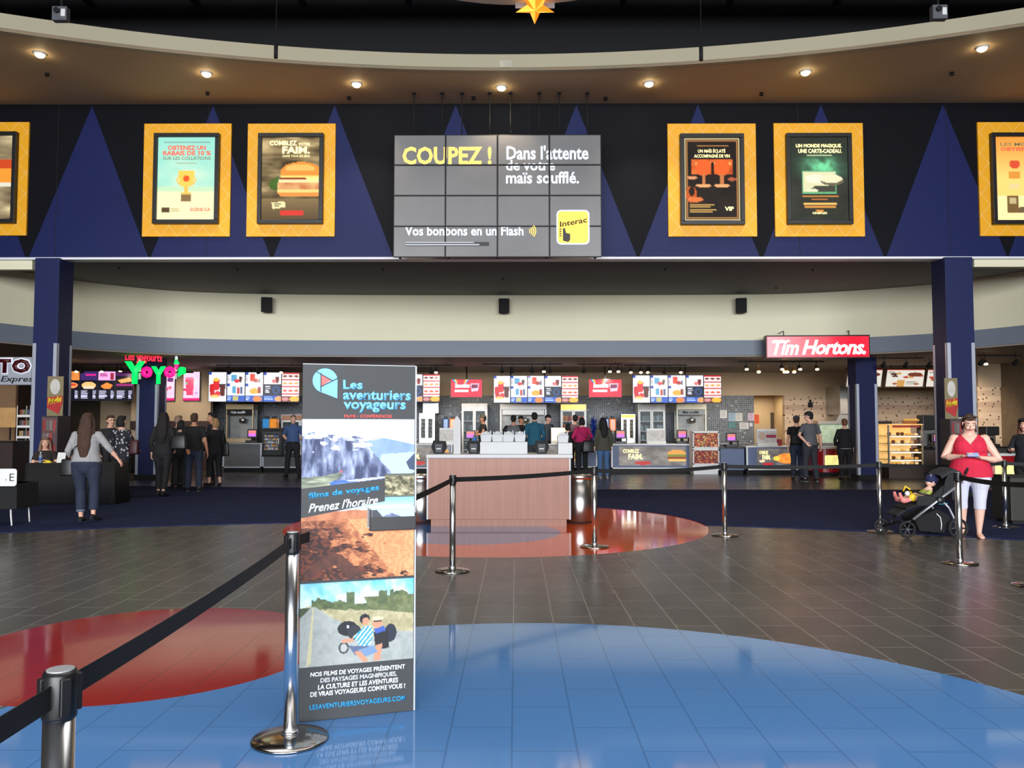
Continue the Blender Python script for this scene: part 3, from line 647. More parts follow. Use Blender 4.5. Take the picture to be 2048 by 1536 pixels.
for _, fn, a, b, lab, txt in posters:
    x0, x1, z0, z1 = R4(*a, Y_FAC - 0.06); cx = (x0 + x1) / 2
    t = thing('poster_display', lab, 'poster', (cx, Y_FAC, z0), group=None)
    w, h = x1 - x0, z1 - z0; mb = MB(); mb.box(-w / 2, w / 2, -0.06, -0.004, 0, h, 0.006); mb.build('surround_panel', LATT, t)
    fx0, fx1, fz0, fz1 = R4(*b, Y_FAC - 0.15); fx0 -= cx; fx1 -= cx; fz0 -= z0; fz1 -= z0
    fw = 0.085; mb = MB()
    for q in ((fx0, fx1, fz1 - fw, fz1), (fx0, fx1, fz0, fz0 + fw), (fx0, fx0 + fw, fz0 + fw, fz1 - fw), (fx1 - fw, fx1, fz0 + fw, fz1 - fw)): mb.box(q[0], q[1], -0.17, -0.055, q[2], q[3], 0.008)
    mb.build('frame', BLACK, t)
    px0, px1, pz0, pz1 = fx0 + fw, fx1 - fw, fz0 + fw, fz1 - fw
    pic = picture('poster_sheet', fn(), px0, px1, pz0, pz1, -0.12, M_LIGHTBOX, t)
    for s, u0, v0, u1, v1, m_, bo in txt: lettering(s, px0 + u0 * (px1 - px0), px0 + u1 * (px1 - px0), pz1 - v1 * (pz1 - pz0), pz1 - v0 * (pz1 - pz0), -0.124, m_, t, bold=bo, depth=0.002)

# ================================================================== SOFFIT FITTINGS
BULB = mat('lit lamp glass', (255, 226, 170), 0.3, vary=0.01, emit=30)
dl = [(80, 107, 'leftmost'), (413, 146, 'second from the left'), (713, 167, 'left of the video wall'), (1003, 174, 'above the middle of the video wall'), (1298, 166, 'right of the video wall'), (1611, 143, 'second from the right'), (1964, 95, 'rightmost')]
d0 = None
for i, (u, v, w_) in enumerate(dl):
    x, y = G(u, v, Z_SOF); lab = 'lit recessed downlight in the beige soffit, ' + w_
    if d0 is None:
        t = d0 = thing('downlight', lab, 'ceiling light', (x, y, Z_SOF), group='recessed downlights along the soffit')
        mb = MB(); mb.lathe([(0.075, -0.03), (0.115, -0.012), (0.12, 0.0), (0.06, 0.0), (0.06, -0.002)], seg=24); mb.build('trim_ring', WPAINT, t)
        mb = MB(); mb.ell((0, 0, -0.02), (0.085, 0.085, 0.06)); mb.build('lamp', BULB, t)
    else: t = dup(d0, (x, y, Z_SOF), label=lab)
    l = bpy.data.lights.new('downlight_beam', 'SPOT'); l.energy = 180; l.spot_size = 1.7; l.spot_blend = 0.8; l.color = (1, 0.78, 0.5); l.shadow_soft_size = 0.08
    o = bpy.data.objects.new('downlight_beam', l); COL.objects.link(o); o.location = (x, y, Z_SOF - 0.12)
sp0 = None
for i, (u, v) in enumerate([(94, 147), (415, 185), (698, 194), (947, 194), (1211, 195), (1523, 186), (1904, 145)]):
    x, y = G(u, v, Z_SOF); lab = 'dark sprinkler head in the soffit, by the downlight ' + dl[i][2]
    if sp0 is None:
        mb = MB(); mb.cyl((0, 0, 0.005), (0, 0, -0.05), 0.02, seg=10); mb.cyl((0, 0, -0.045), (0, 0, -0.05), 0.045, seg=12); mb.cyl((0, 0, 0.003), (0, 0, -0.006), 0.045, seg=12)
        sp0 = mb.build('sprinkler', MATTE); sp0.location = (x, y, Z_SOF); tag(sp0, lab, 'sprinkler', 'sprinklers in the beige soffit')
    else: dup(sp0, (x, y, Z_SOF), label=lab)
q0 = None
for u, v, w_ in ((238, 534, 'near the left column'), (475, 537, 'left of the middle'), (1005, 556, 'in the middle'), (765, 537, 'right of the left loudspeaker'), (1330, 537, 'right of the middle'), (1552, 574, 'near the right loudspeaker'), (1625, 538, 'near the right column')):
    x, y = G(u, v, Z_IN); lab = 'tiny dark sprinkler under the charcoal ceiling ' + w_
    if q0 is None:
        mb = MB(); mb.cyl((0, 0, 0.005), (0, 0, -0.045), 0.015, seg=8); mb.cyl((0, 0, -0.04), (0, 0, -0.045), 0.035, seg=10); q0 = mb.build('sprinkler', MATTE); q0.location = (x, y, Z_IN); tag(q0, lab, 'sprinkler', 'sprinklers under the charcoal ceiling')
    else: dup(q0, (x, y, Z_IN), label=lab)
# thin black stems hanging in the opening
for u, v0, v1, w_ in ((552, 88, 116, 'left'), (1402, 94, 121, 'right')):
    Y = 14.2; (x, z1), (_, z0) = P(u, v0, Y), P(u, v1, Y); mb = MB(); mb.cyl((x, Y, z0), (x, Y, z1), 0.035, seg=12); mb.cyl((x, Y, z1), (x, Y, 11.2), 0.008, seg=6)
    tag(mb.build('pendant_tube', MATTE), 'slim black tube hanging in front of the upper cream fascia, the %s one' % w_, 'pendant')
# projectors
pj = None
for u, v, w_ in ((118, 25, 'upper left'), (1881, 22, 'upper right')):
    Y = 13.0; x, z = P(u, v, Y); lab = 'grey boxed projector hung under the black ceiling at the %s of the picture' % w_
    if pj is None:
        t = pj = thing('projector', lab, 'projector', (x, Y, z), group='projectors in the black ceiling')
        mb = MB(); mb.box(-0.12, 0.12, 0, 0.12, -0.12, 0.11, 0.01); mb.build('housing', mat('projector grey', (84, 86, 92), 0.6), t)
        mb = MB(); mb.cyl((-0.03, -0.04, 0.03), (-0.03, 0.02, 0.03), 0.045, seg=16); mb.build('lens', BLACK, t)
        mb = MB(); mb.cyl((0, 0.07, 0.1), (0, 0.07, 11.2 - z), 0.02, seg=8); mb.build('mount', MATTE, t)
        mb = MB(); mb.box(0.03, 0.1, -0.006, 0.002, -0.06, 0.06, 0.003); mb.build('label_plate', WPAINT, t)
    else: dup(pj, (x, Y, z), label=lab)
# dropped round ceiling drum whose lip shows at the very top, star and spotlight on it
Yd = 8.2; zd = P(1030, 5, Yd)[1]
DC = (P(1035, 5, Yd)[0], Yd - 1.9); DR = 1.95
mb = MB(); mb.slab([(DC[0] + DR * math.cos(2 * PI * k / 72), DC[1] + DR * math.sin(2 * PI * k / 72)) for k in range(72)], zd, zd + 0.35); struct('ceiling_drum', mb, CREAM)
mb = MB(); mb.cyl((DC[0], DC[1], zd + 0.3), (DC[0], DC[1], 11.2), 0.06); struct('ceiling_drum_stem', mb, MATTE)
t = thing('star_lantern', 'lit orange five pointed star hanging at the very top of the picture', 'star', (P(1070, 19, Yd)[0], Yd - 0.05, P(1070, 19, Yd)[1]))
mb = MB(); R1, R2 = 0.207, 0.085; outer = []
for k in range(10):
    a = -PI / 2 + k * PI / 5; r = R1 if k % 2 == 0 else R2; outer.append((r * math.cos(a), r * math.sin(a)))
vf = mb.bm.verts.new((0, -0.06, 0)); vb = mb.bm.verts.new((0, 0.06, 0)); vs = [mb.bm.verts.new((x, 0, z)) for x, z in outer]
for k in range(10):
    mb.mi = k % 2; f = mb.bm.faces.new((vf, vs[k], vs[(k + 1) % 10])); f.material_index = k % 2; f = mb.bm.faces.new((vb, vs[(k + 1) % 10], vs[k])); f.material_index = k % 2
mb.build('star_body', [mat('glowing orange', (240, 120, 20), 0.5, emit=1.0), mat('glowing amber', (255, 170, 60), 0.5, emit=1.1)], t).rotation_euler = (1.15, 0, 0)
mb = MB(); mb.cyl((0, 0.03, 0.02), (0, 0.03, 0.28), 0.008, seg=6); mb.build('hanger', MATTE, t)
mb = MB(); mb.box(-0.2, 0.2, 0.06, 0.075, 0.02, 0.14, 0.004); mb.build('back_plate', mat('pale plate', (150, 150, 152), 0.5), t)
t = thing('spotlight', 'small white spotlight head hanging at the top left of the star', 'spotlight', (P(885, 10, Yd)[0], Yd - 1.2, zd - 0.0))
mb = MB(); mb.cyl((0, 0, 0.2), (0, 0, -0.05), 0.012, seg=8); mb.build('stem', WHITE, t)
mb = MB(); mb.tube([(0, 0, -0.03), (0.005, -0.02, -0.09)], [0.022, 0.03], 12); mb.build('lamp_head', WHITE, t)
mb = MB(); mb.cyl((0, 0, 0.1), (0, 0, 11.2 - zd), 0.01, seg=8); mb.build('hanger', MATTE, t)

# ================================================================== BULKHEAD LOUDSPEAKERS
def bandy(x):
    for a, b in zip(band[:-1], band[1:]):
        if min(a[0], b[0]) <= x <= max(a[0], b[0]) and a[0] != b[0]: return a[1] + (b[1] - a[1]) * (x - a[0]) / (b[0] - a[0])
    return 22.7
s0 = None
for u, w_, rz in ((531, 'left', 0.25), (1008, 'middle', 0), (1488, 'right', -0.25)):
    x = P(u, 610, 22.4)[0]; z = P(u, 610, 22.4)[1]; y = bandy(x); lab = 'black wall loudspeaker on the curved cream bulkhead, the %s of three' % w_
    if s0 is None:
        t = s0 = thing('loudspeaker', lab, 'loudspeaker', (x, y, z), rz, 'loudspeakers on the cream bulkhead')
        mb = MB(); mb.box(-0.145, 0.145, -0.36, -0.1, -0.2, 0.2, 0.02, rot=(0.16, 0, 0)); mb.build('cabinet', BLACK, t)
        mb = MB(); mb.box(-0.125, 0.125, -0.372, -0.36, -0.18, 0.18, 0.004, rot=(0.16, 0, 0), piv=(0, -0.23, 0)); mb.build('grille', MATTE, t)
        mb = MB(); mb.box(-0.03, 0.03, -0.16, 0.01, -0.03, 0.03, 0.004); mb.box(-0.06, 0.06, -0.02, 0.0, -0.08, 0.08); mb.build('bracket', MATTE, t)
    else: dup(s0, (x, y, z), rz, lab)

# ================================================================== SHOP SIGNS
# red lightbox sign on the bulkhead
Y = 21.9; x0, x1, z0, z1 = R4(1533, 670, 1738, 717, Y); cx = (x0 + x1) / 2
t = thing('shop_sign', 'red lightbox sign reading Tim Hortons in white script, right side of the grey bulkhead', 'sign', (cx, Y, z0), -0.06)
w = x1 - x0; h = z1 - z0; mb = MB()
mb.box(-w / 2, w / 2, 0, 0.25, 0, h, 0.015); mb.build('case', mat('dark red frame', (60, 22, 28), 0.4), t)
mb = MB(); mb.box(-w / 2 + 0.035, w / 2 - 0.035, -0.012, 0.0, 0.04, h - 0.04, 0.004); mb.build('lit_face', mat('lit red acrylic', (212, 22, 48), 0.18, vary=0.05, emit=0.75), t)
WSIGN = mat('lit white acrylic', (255, 250, 246), 0.3, vary=0.01, emit=0.95)
lettering('Tim', -w / 2 + 0.17, -w / 2 + 0.86, 0.1, h - 0.13, -0.013, WSIGN, t, bold=0.03, shear=0.3, depth=0.004)
lettering('Hortons.', -w / 2 + 0.94, w / 2 - 0.12, 0.1, h - 0.13, -0.013, WSIGN, t, bold=0.03, shear=0.3, depth=0.004, space=0.92)
mb = MB(); mb.box(-w / 2 + 0.16, -w / 2 + 0.62, -0.017, -0.012, h - 0.19, h - 0.15, rot=(0, -0.05, 0)); mb.build('script_bar', WSIGN, t)
for x in (-w / 2 + 0.5, w / 2 - 0.5): mb = MB(); mb.tube([(x, 0.12, h), (x, 0.12, h + 0.12), (x, 0.62, h + 0.12)], 0.012, 8); mb.build('bracket', MATTE, t)

# left bistro sign, partly hidden by the column
Y = 18.6; x0, x1, z0, z1 = R4(-60, 714, 92, 770, Y)
t = thing('shop_sign', 'grey sign with big maroon letters TO and ro Express, left of the left blue column', 'sign', ((x0 + x1) / 2, Y, z0)); w = x1 - x0; h = z1 - z0
SILV = mat('silver sign board', (168, 172, 182), 0.4, vary=0.04); mb = MB(); mb.box(-w / 2, w / 2, 0, 0.08, 0, h, 0.02); mb.build('board', SILV, t)
MAR = mat('maroon lettering', (74, 12, 20), 0.4); WO = mat('white outline', (225, 228, 240), 0.5, vary=0.02, emit=0.3)
def on_sign(body, u0, v0, u1, v1, m, d, **k):
    (a, b), (c, e) = P(u0, v0, Y), P(u1, v1, Y); return lettering(body, a - t.location.x, c - t.location.x, e - z0, b - z0, d, m, t, **k)
on_sign('T', -5, 715, 25, 749, WO, -0.001, bold=0.12, depth=0.006); on_sign('T', -2, 718, 22, 746, MAR, -0.008, bold=0.06, depth=0.012)
on_sign('O', 22, 715, 64, 749, WO, -0.001, bold=0.12, depth=0.006); on_sign('O', 25, 718, 61, 746, MAR, -0.008, bold=0.06, depth=0.012)
on_sign('Bistro Express', -62, 752, 75, 767, mat('dark ink', (30, 30, 34), 0.5), -0.001, bold=0.015, shear=0.25, depth=0.006)
for s in (-1, 1): mb = MB(); mb.cyl((s * (w / 2 - 0.2), 0.04, h), (s * (w / 2 - 0.2), 0.04, Z_LOW + 0.35 - z0), 0.012, seg=8); mb.build('hanging_rod', MATTE, t)

# neon style yogurt sign hung before the second left column
Y = 22.3; xx, zz = P(312, 740, Y)
t = thing('neon_sign', 'glowing green and pink sign reading Les yogourts Yoyo\'s before the second left column', 'sign', (xx, Y, zz))
NG = mat('glowing green letters', (10, 236, 90), 0.4, vary=0.02, emit=1.0); NP = mat('glowing pink letters', (240, 20, 120), 0.4, vary=0.02, emit=1.0); NR = mat('glowing red letters', (235, 40, 70), 0.4, vary=0.02, emit=0.9)
def on_y(body, u0, v0, u1, v1, m, **k):
    (a, b), (c, e) = P(u0, v0, Y), P(u1, v1, Y); return lettering(body, a - xx, c - xx, e - zz, b - zz, -0.02, m, t, **k)
on_y('Y', 252, 723, 291, 768, NG, bold=0.05, depth=0.06, name='letter'); on_y('o', 285, 733, 306, 756, NP, bold=0.06, depth=0.06, name='letter'); on_y('Y', 305, 733, 332, 768, NG, bold=0.05, depth=0.06, name='letter'); on_y('o', 330, 733, 352, 756, NP, bold=0.06, depth=0.06, name='letter'); on_y('s', 358, 734, 373, 756, NG, bold=0.06, depth=0.06, name='letter')
on_y('Les yogourts', 252, 705, 325, 725, NR, bold=0.01, depth=0.03, slope=-0.05)
mb = MB(); a = P(353, 735, Y); b = P(352, 722, Y)
ax, az = a[0] - xx, a[1] - zz; mb.tube([(ax, 0, az - 0.06), (ax, 0, az + 0.08)], [0.015, 0.06], 12); mb.mi = 1; mb.ell((ax, 0, az + 0.12), (0.07, 0.06, 0.05)); mb.ell((ax - 0.01, 0, az + 0.18), (0.045, 0.04, 0.05)); mb.mi = 2; mb.ell((ax, 0, az + 0.25), (0.025, 0.025, 0.05)); mb.build('cone_figure', [NP, NG, WSIGN], t)
mb = MB()
for u in (280, 352): q = P(u, 712, Y); mb.box(q[0] - xx - 0.03, q[0] - xx + 0.03, 0.0, 0.05, -0.25, Z_LOW - zz); mb.box(-1.05, 1.0, 0.0, 0.04, -0.08, -0.05)
mb.build('support_frame', mat('pale support', (200, 205, 210), 0.5), t)
# ================================================================== QUEUE BARRIERS
BELT = mat('black webbing', (13, 13, 15), 0.75, vary=0.15, scale=60)
BASEM = mat('worn chrome base', (176, 172, 168), 0.16, 1.0, vary=0.1, scale=5)
HS = 0.985
stan = {'A0': (-1.02, 0.05), 'A': G(121, 1338, HS), 'B': G(580, 1480), 'C': G(905, 1142), 'D': G(1189, 1094), 'E': G(1450, 1071), 'F': G(1761, 1064), 'G': G(1920, 1127), 'H': G(2012, 1055), 'I': G(2066, 1172)}
desc = {'A0': 'chrome queue post beside the camera at the left', 'A': 'nearest chrome queue post, cut off at the lower left corner', 'B': 'tall chrome queue post standing left of the tall grey banner', 'C': 'chrome queue post in front of the left part of the wood kiosk',
        'D': 'chrome queue post standing on the orange disc right of the wood kiosk', 'E': 'chrome queue post just right of the orange floor disc', 'F': 'chrome queue post at the carpet edge left of the stroller',
        'G': 'chrome queue post in front of the woman in white capri trousers', 'H': 'chrome queue post behind the woman in red, near the right edge', 'I': 'chrome queue post at the right edge showing only its base'}
def belt(par, a, b, z=0.935, sag=0.02):
    la = Vector((a[0], a[1], 0)); lb = Vector((b[0], b[1], 0)); d = lb - la; L = d.length; d.normalize(); n = 14; nr = Vector((-d.y, d.x, 0)) * 0.0012; mb = MB(); rows = []
    for i in range(n + 1):
        t = i / n; p = la + d * (0.034 + (L - 0.068) * t) - par.location; zz = z - sag * 4 * t * (1 - t)
        rows.append([mb.bm.verts.new((p.x + s * nr.x, p.y + s * nr.y, zz + h)) for s, h in ((1, -0.025), (1, 0.025), (-1, 0.025), (-1, -0.025))])
    for i in range(n):
        for k in range(4): mb.bm.faces.new((rows[i][k], rows[i][(k + 1) % 4], rows[i + 1][(k + 1) % 4], rows[i + 1][k]))
    mb.bm.faces.new(rows[0]); mb.bm.faces.new(rows[-1][::-1]); return mb.build('belt', BELT, par)
posts = {}
for k, (x, y) in stan.items():
    if k == 'A0':
        t = thing('queue_post', desc[k], 'queue post', (x, y, 0), 0, 'chrome queue posts')
        mb = MB(); mb.lathe([(0.18, 0), (0.182, 0.008), (0.176, 0.014), (0.12, 0.024), (0.05, 0.033), (0.045, 0.033)], seg=48); mb.build('base', BASEM, t)
        mb = MB(); mb.cyl((0, 0, 0.03), (0, 0, 0.9), 0.0315, seg=32); mb.lathe([(0.04, 0.03), (0.04, 0.042), (0.033, 0.05)], seg=32); mb.build('pole', CHROME, t)
        mb = MB(); mb.lathe([(0.0335, 0.885), (0.0345, 0.89), (0.0345, 0.975), (0.031, 0.983), (0.0, 0.983)], seg=32)
        for a in range(4): q = a * PI / 2 + PI / 4; mb.box(0.030, 0.042, -0.011, 0.011, 0.895, 0.972, 0.003, rot=Matrix.Rotation(q, 3, 'Z'), piv=(0, 0, 0))
        mb.build('belt_cassette', BLACK, t)
        mb = MB(); mb.cyl((0, 0, 0.982), (0, 0, 0.986), 0.027, seg=32); mb.build('cap', mat('silver cap', (186, 190, 196), 0.3, 0.4), t)
        posts[k] = t
    else: posts[k] = dup(posts['A0'], (x, y, 0), label=desc[k])
for p in posts.values(): p.rotation_euler = (0, 0, 0)
for a, b, sg in (('A0', 'A', 0.02), ('A', 'B', 0.015), ('B', 'C', 0.03), ('C', 'D', 0.015), ('D', 'E', 0.03), ('E', 'F', 0.02), ('F', 'H', 0.03), ('G', 'I', 0.02)): belt(posts[a], stan[a], stan[b], sag=sg)
belt(posts['H'], stan['H'], (stan['H'][0] + 2.2, stan['H'][1] - 0.6))

# ================================================================== TALL TRAVEL FILM BANNER
bl, br_ = Vector((*G(597, 1446), 0)), Vector((*G(829, 1421), 0)); BW = (br_ - bl).length; BH = 1.815
ban = thing('display_banner', 'tall grey board reading Les aventuriers voyageurs with three travel photos, standing on blue tiles', 'banner', bl, math.atan2(br_.y - bl.y, br_.x - bl.x))
BG = mat('banner grey', (57, 59, 61), 0.6, vary=0.02)
mb = MB(); mb.box(0, BW, 0, 0.03, 0.0, BH, 0.003); mb.mi = 1; mb.box(BW - 0.006, BW + 0.002, -0.002, 0.032, 0.002, BH); mb.box(0, BW, -0.001, 0.031, BH - 0.002, BH + 0.002); mb.build('board', [BG, KW], ban)
mb = MB(); mb.box(0.06, BW - 0.06, 0.03, 0.36, 0.0, 0.02, 0.004); mb.build('foot', MATTE, ban)
mb = MB(); mb.tube([(BW / 2, 0.34, 0.02), (BW / 2, 0.035, 1.2)], 0.01, 8); mb.build('strut', ALU, ban)
def by(t): return BH * (1 - t)
def cv_fjord():
    c = Cv(170, 116, (190, 214, 240)); c.grad(0, (196, 216, 240), 0.3, (226, 236, 250)); n = c.nz(7, 7, 4); n2 = c.nz(24, 5, 7, 5); n3 = c.nz(10, 22, 9)
    c.tex(c.y < 0.3, (190, 212, 240), (244, 248, 255), np.clip(n * 1.6 - .3, 0, 1))
    far = c.pm([(0.55, 0.28), (0.72, 0.24), (1, 0.33), (1, 0.6), (0.7, 0.6)]); c.tex(far, (110, 136, 180), (160, 184, 218), n)
    c.poly([(0.7, 0.45), (1, 0.42), (1, 0.75), (0.7, 0.82), (0.62, 0.85)], (176, 206, 240))
    cl = c.pm([(0, 0.2), (0.12, 0.15), (0.3, 0.2), (0.48, 0.22), (0.57, 0.26), (0.58, 0.36), (0.66, 0.48), (0.72, 0.58), (0.79, 0.68), (0.78, 0.73), (0.6, 0.76), (0.35, 0.78), (0, 0.75)])
    c.tex(cl, (50, 58, 92), (176, 188, 216), np.clip(n2 * 2.1 - .65, 0, 1)); snow = cl & (n3 + (0.34 - c.y) * 1.3 > 0.62); c.tex(snow, (170, 182, 214), (232, 238, 250), n2)
    c.poly([(0.44, 0.3), (0.6, 0.3), (0.62, 0.34), (0.45, 0.36)], (206, 214, 232))
    c.poly([(0.22, 0.78), (0.5, 0.76), (0.79, 0.74), (0.76, 0.8), (0.62, 0.94), (0.3, 1), (0.2, 0.9)], (64, 104, 178)); c.tex(c.pm([(0.3, 0.8), (0.76, 0.76), (0.6, 0.92), (0.3, 0.98)]), (52, 90, 164), (104, 144, 208), n3)
    c.poly([(0.36, 0.775), (0.8, 0.72), (0.79, 0.74), (0.5, 0.79)], (206, 216, 226)); c.poly([(0.92, 0.55), (1, 0.44), (1, 0.66), (0.95, 0.64)], (60, 72, 100))
    sl = c.pm([(0.68, 0.92), (0.86, 0.78), (1, 0.68), (1, 1), (0.62, 1)]); c.tex(sl, (70, 84, 88), (140, 138, 112), n2)
    rock = c.pm([(0, 0.73), (0.2, 0.71), (0.33, 0.67), (0.36, 0.71), (0.3, 0.76), (0.24, 0.8), (0.28, 0.9), (0.24, 1), (0, 1)]); c.tex(rock, (66, 74, 66), (190, 196, 164), np.clip(c.nz(5, 20, 11) * 1.9 - .4, 0, 1)); c.rect(0.335, 0.65, 0.355, 0.675, (226, 90, 90)); return c
def cv_moss():
    c = Cv(44, 36, (120, 116, 84)); c.tex(c.y >= 0, (70, 68, 46), (206, 196, 160), np.clip(c.nz(9, 9, 3) * 2.4 - .8, 0, 1)); c.grad(0, (80, 88, 84), 0.2, (110, 110, 80), c.y < 0.12); return c
def cv_canyon():
    c = Cv(190, 134, (190, 110, 70)); n = c.nz(5, 5, 6, 5); n2 = c.nz(9, 16, 21, 5); n3 = c.nz(16, 8, 17, 4)
    c.grad(0, (120, 184, 228), 0.16, (204, 222, 232), c.y < 0.17)
    g = c.y >= 0.13 + 0.05 * c.nz(9, 2, 8)
    ridge = 1 - np.abs(2 * n - 1) * 1.6; fl = 1 - np.abs(np.sin((c.x * 1.0 - c.y * 0.35) * 30 + n2 * 9)) * 0.9
    c.tex(g, (92, 44, 28), (242, 158, 104), np.clip(0.55 * ridge + 0.45 * fl + 0.25 * (c.x - .5), 0, 1))
    c.tex(g & (c.y < 0.24 + .04 * n), (150, 84, 58), (214, 146, 104), n3)
    smooth = g & (c.y - .22 < (c.x - .38) * 1.7) & (c.y > .26); c.tex(smooth, (208, 120, 74), (250, 180, 126), np.clip(0.5 * n + 0.5 * (1 - np.abs(np.sin(c.x * 40 + n2 * 10)) * .8), 0, 1))
    dark = g & (c.y > 0.36) & (n2 * 0.8 + 0.45 * (0.55 - c.x) + 0.25 * (c.y - .5) > 0.52); c.tex(dark, (44, 24, 22), (130, 62, 40), fl)
    rim = c.pm([(0.02, 0.9), (0.14, 0.76), (0.28, 0.66), (0.36, 0.7), (0.48, 0.86), (0.6, 0.94), (0.42, 0.99), (0.3, 0.82), (0.16, 0.9), (0.05, 1)]); c.tex(rim, (52, 30, 26), (120, 66, 48), n3)
    return c
def cv_road():
    c = Cv(170, 118, (150, 154, 148)); c.grad(0, (90, 184, 230), 0.26, (216, 232, 240), c.y < 0.3); n = c.nz(8, 4, 2); nf = c.nz(22, 16, 4)
    c.tex(c.y < 0.28, (100, 188, 232), (240, 246, 250), np.clip(n * 1.9 - .55 + c.y, 0, 1))
    m = c.pm([(0, 0.3), (0.13, 0.26), (1, 0.3), (1, 0.8), (0, 0.8)]); c.tex(m, (140, 134, 96), (206, 194, 158), nf)
    tr = (c.y < 0.26 + 0.1 * c.x + 0.02 + 0.05 * nf) & (c.y > 0.3 - 0.13 * n - 0.1 * np.sin(c.x * 9) * n) & (c.x > 0.1); c.tex(tr, (50, 66, 40), (120, 132, 84), nf); c.tex(c.pm([(0.55, 0.2), (1, 0.2), (1, 0.44), (0.8, 0.4), (0.6, 0.34)]), (66, 80, 46), (136, 140, 96), nf)
    for x in (0.42, 0.45, 0.7, 0.74, 0.8): c.tex((np.abs(c.x - x) < 0.02) & (c.y > 0.12 + .03 * nf) & (c.y < 0.3), (60, 76, 50), (110, 122, 80), nf)
    c.tex(c.pm([(0, 0.42), (0, 0.3), (0.12, 0.3), (0.02, 0.42)]), (40, 56, 40), (80, 92, 60), nf)
    rd = c.pm([(0.1, 0.29), (0.13, 0.29), (0.3, 0.45), (0.6, 0.62), (1, 0.66), (1, 1), (0, 1), (0, 0.42)]); c.tex(rd, (140, 146, 144), (176, 180, 174), nf)
    c.poly([(0.11, 0.29), (0.12, 0.29), (0.1, 0.95), (0.06, 1)], (196, 188, 150))
    K = (26, 28, 34); S = (196, 140, 110); B = (110, 140, 176)
    c.ell(0.41, 0.57, 0.085, 0.09, K); c.ell(0.47, 0.62, 0.06, 0.09, (40, 42, 50)); c.rect(0.405, 0.53, 0.425, 0.57, (220, 224, 230)); c.ell(0.38, 0.8, 0.045, 0.07, (60, 62, 66)); c.ell(0.38, 0.8, 0.03, 0.05, (170, 172, 170))
    c.ell(0.56, 0.47, 0.045, 0.06, K); c.ell(0.57, 0.5, 0.03, 0.045, S)
    sh = c.pm([(0.46, 0.68), (0.56, 0.56), (0.62, 0.56), (0.64, 0.66), (0.6, 0.82), (0.52, 0.84), (0.5, 0.74)]); c.put(sh, (50, 150, 180)); c.put(sh & (np.sin((c.x + c.y * .6) * 160) > 0.3), (220, 236, 240))
    c.poly([(0.36, 0.7), (0.46, 0.69), (0.47, 0.73), (0.37, 0.745)], S); c.poly([(0.42, 0.78), (0.6, 0.8), (0.62, 0.88), (0.48, 0.9)], (86, 100, 130))
    c.ell(0.79, 0.66, 0.055, 0.11, (34, 40, 54)); c.poly([(0.64, 0.64), (0.72, 0.58), (0.77, 0.62), (0.78, 0.84), (0.66, 0.86)], (28, 28, 32)); c.poly([(0.64, 0.6), (0.73, 0.57), (0.75, 0.63), (0.66, 0.66)], (60, 90, 170))
    c.ell(0.675, 0.53, 0.045, 0.06, S); c.ell(0.675, 0.475, 0.055, 0.025, (200, 190, 160)); c.rect(0.64, 0.5, 0.71, 0.52, (30, 30, 34)); c.poly([(0.66, 0.8), (0.72, 0.78), (0.7, 0.98), (0.64, 0.98)], S)
    c.poly([(0.5, 0.84), (0.64, 0.8), (0.68, 0.88), (0.54, 0.94)], B); c.poly([(0.47, 0.86), (0.53, 0.86), (0.6, 0.98), (0.55, 0.99)], S); return c
def bpic(nm, cv, a0, a1, t0, t1, d=-0.0015): return picture(nm, cv, a0 * BW, a1 * BW, by(t1), by(t0), d, M_DIMPRINT, ban)
bpic('fjord_photo', cv_fjord(), 0.0, 0.985, 0.157, 0.383); bpic('canyon_photo', cv_canyon(), 0.0, 0.985, 0.383, 0.612); bpic('moss_photo', cv_moss(), 0.72, 0.985, 0.315, 0.378, -0.003); bpic('road_photo', cv_road(), 0.0, 0.985, 0.618, 0.85)
mb = MB(); mb.prism([(0, by(0.353)), (0.72 * BW, by(0.329)), (0.72 * BW, by(0.394)), (0, by(0.435))], -0.005, 0.0); mb.build('ribbon_panel', BG, ban)
mb = MB(); mb.box(0, BW, -0.004, 0, by(0.3795), by(0.3770)) if False else mb.box(0, 0.985 * BW, -0.004, 0, by(0.6185), by(0.6115)); mb.build('divider', BG, ban)
BLU = mat('sky blue ink', (120, 196, 240), 0.5, vary=0.01); CYA = mat('bright blue ink', (40, 160, 226), 0.5, vary=0.01); COR = mat('coral ink', (240, 100, 96), 0.5, vary=0.01)
def bt(s, a0, a1, t0, t1, m, bold=0.02, shear=0, slope=0.0, space=1.0): return lettering(s, a0 * BW, a1 * BW, by(t1), by(t0), -0.0055, m, ban, bold=bold, shear=shear, depth=0.0008, slope=slope, space=space, res=3)
bt('Les', .345, .518, .044, .071, BLU, .035); bt('aventuriers', .345, .95, .073, .102, BLU, .035); bt('voyageurs', .35, .905, .107, .1376, BLU, .035); bt('FILMS • CONFÉRENCES', .357, .78, .1415, .153, COR, .03)
bt('films de voyages', .06, .67, .364, .386, CYA, .025, 0, 0.1); bt("Prenez l'horaire", .06, .66, .395, .421, WINK, .02, 0.3, 0.1)
WB = mat('white bold ink', (236, 238, 240), 0.5, vary=0.01)
for s, a0, a1, t0, t1 in (('NOS FILMS DE VOYAGES PRÉSENTENT', .093, .913, .861, .877), ('DES PAYSAGES MAGNIFIQUES,', .177, .837, .882, .897), ('LA CULTURE ET LES AVENTURES', .157, .85, .900, .914), ('DE VRAIS VOYAGEURS COMME VOUS !', .093, .913, .918, .932)): bt(s, a0, a1, t0, t1, WB, .035, 0.05)
bt('LESAVENTURIERSVOYAGEURS.COM', .09, .915, .953, .967, CYA, .02)
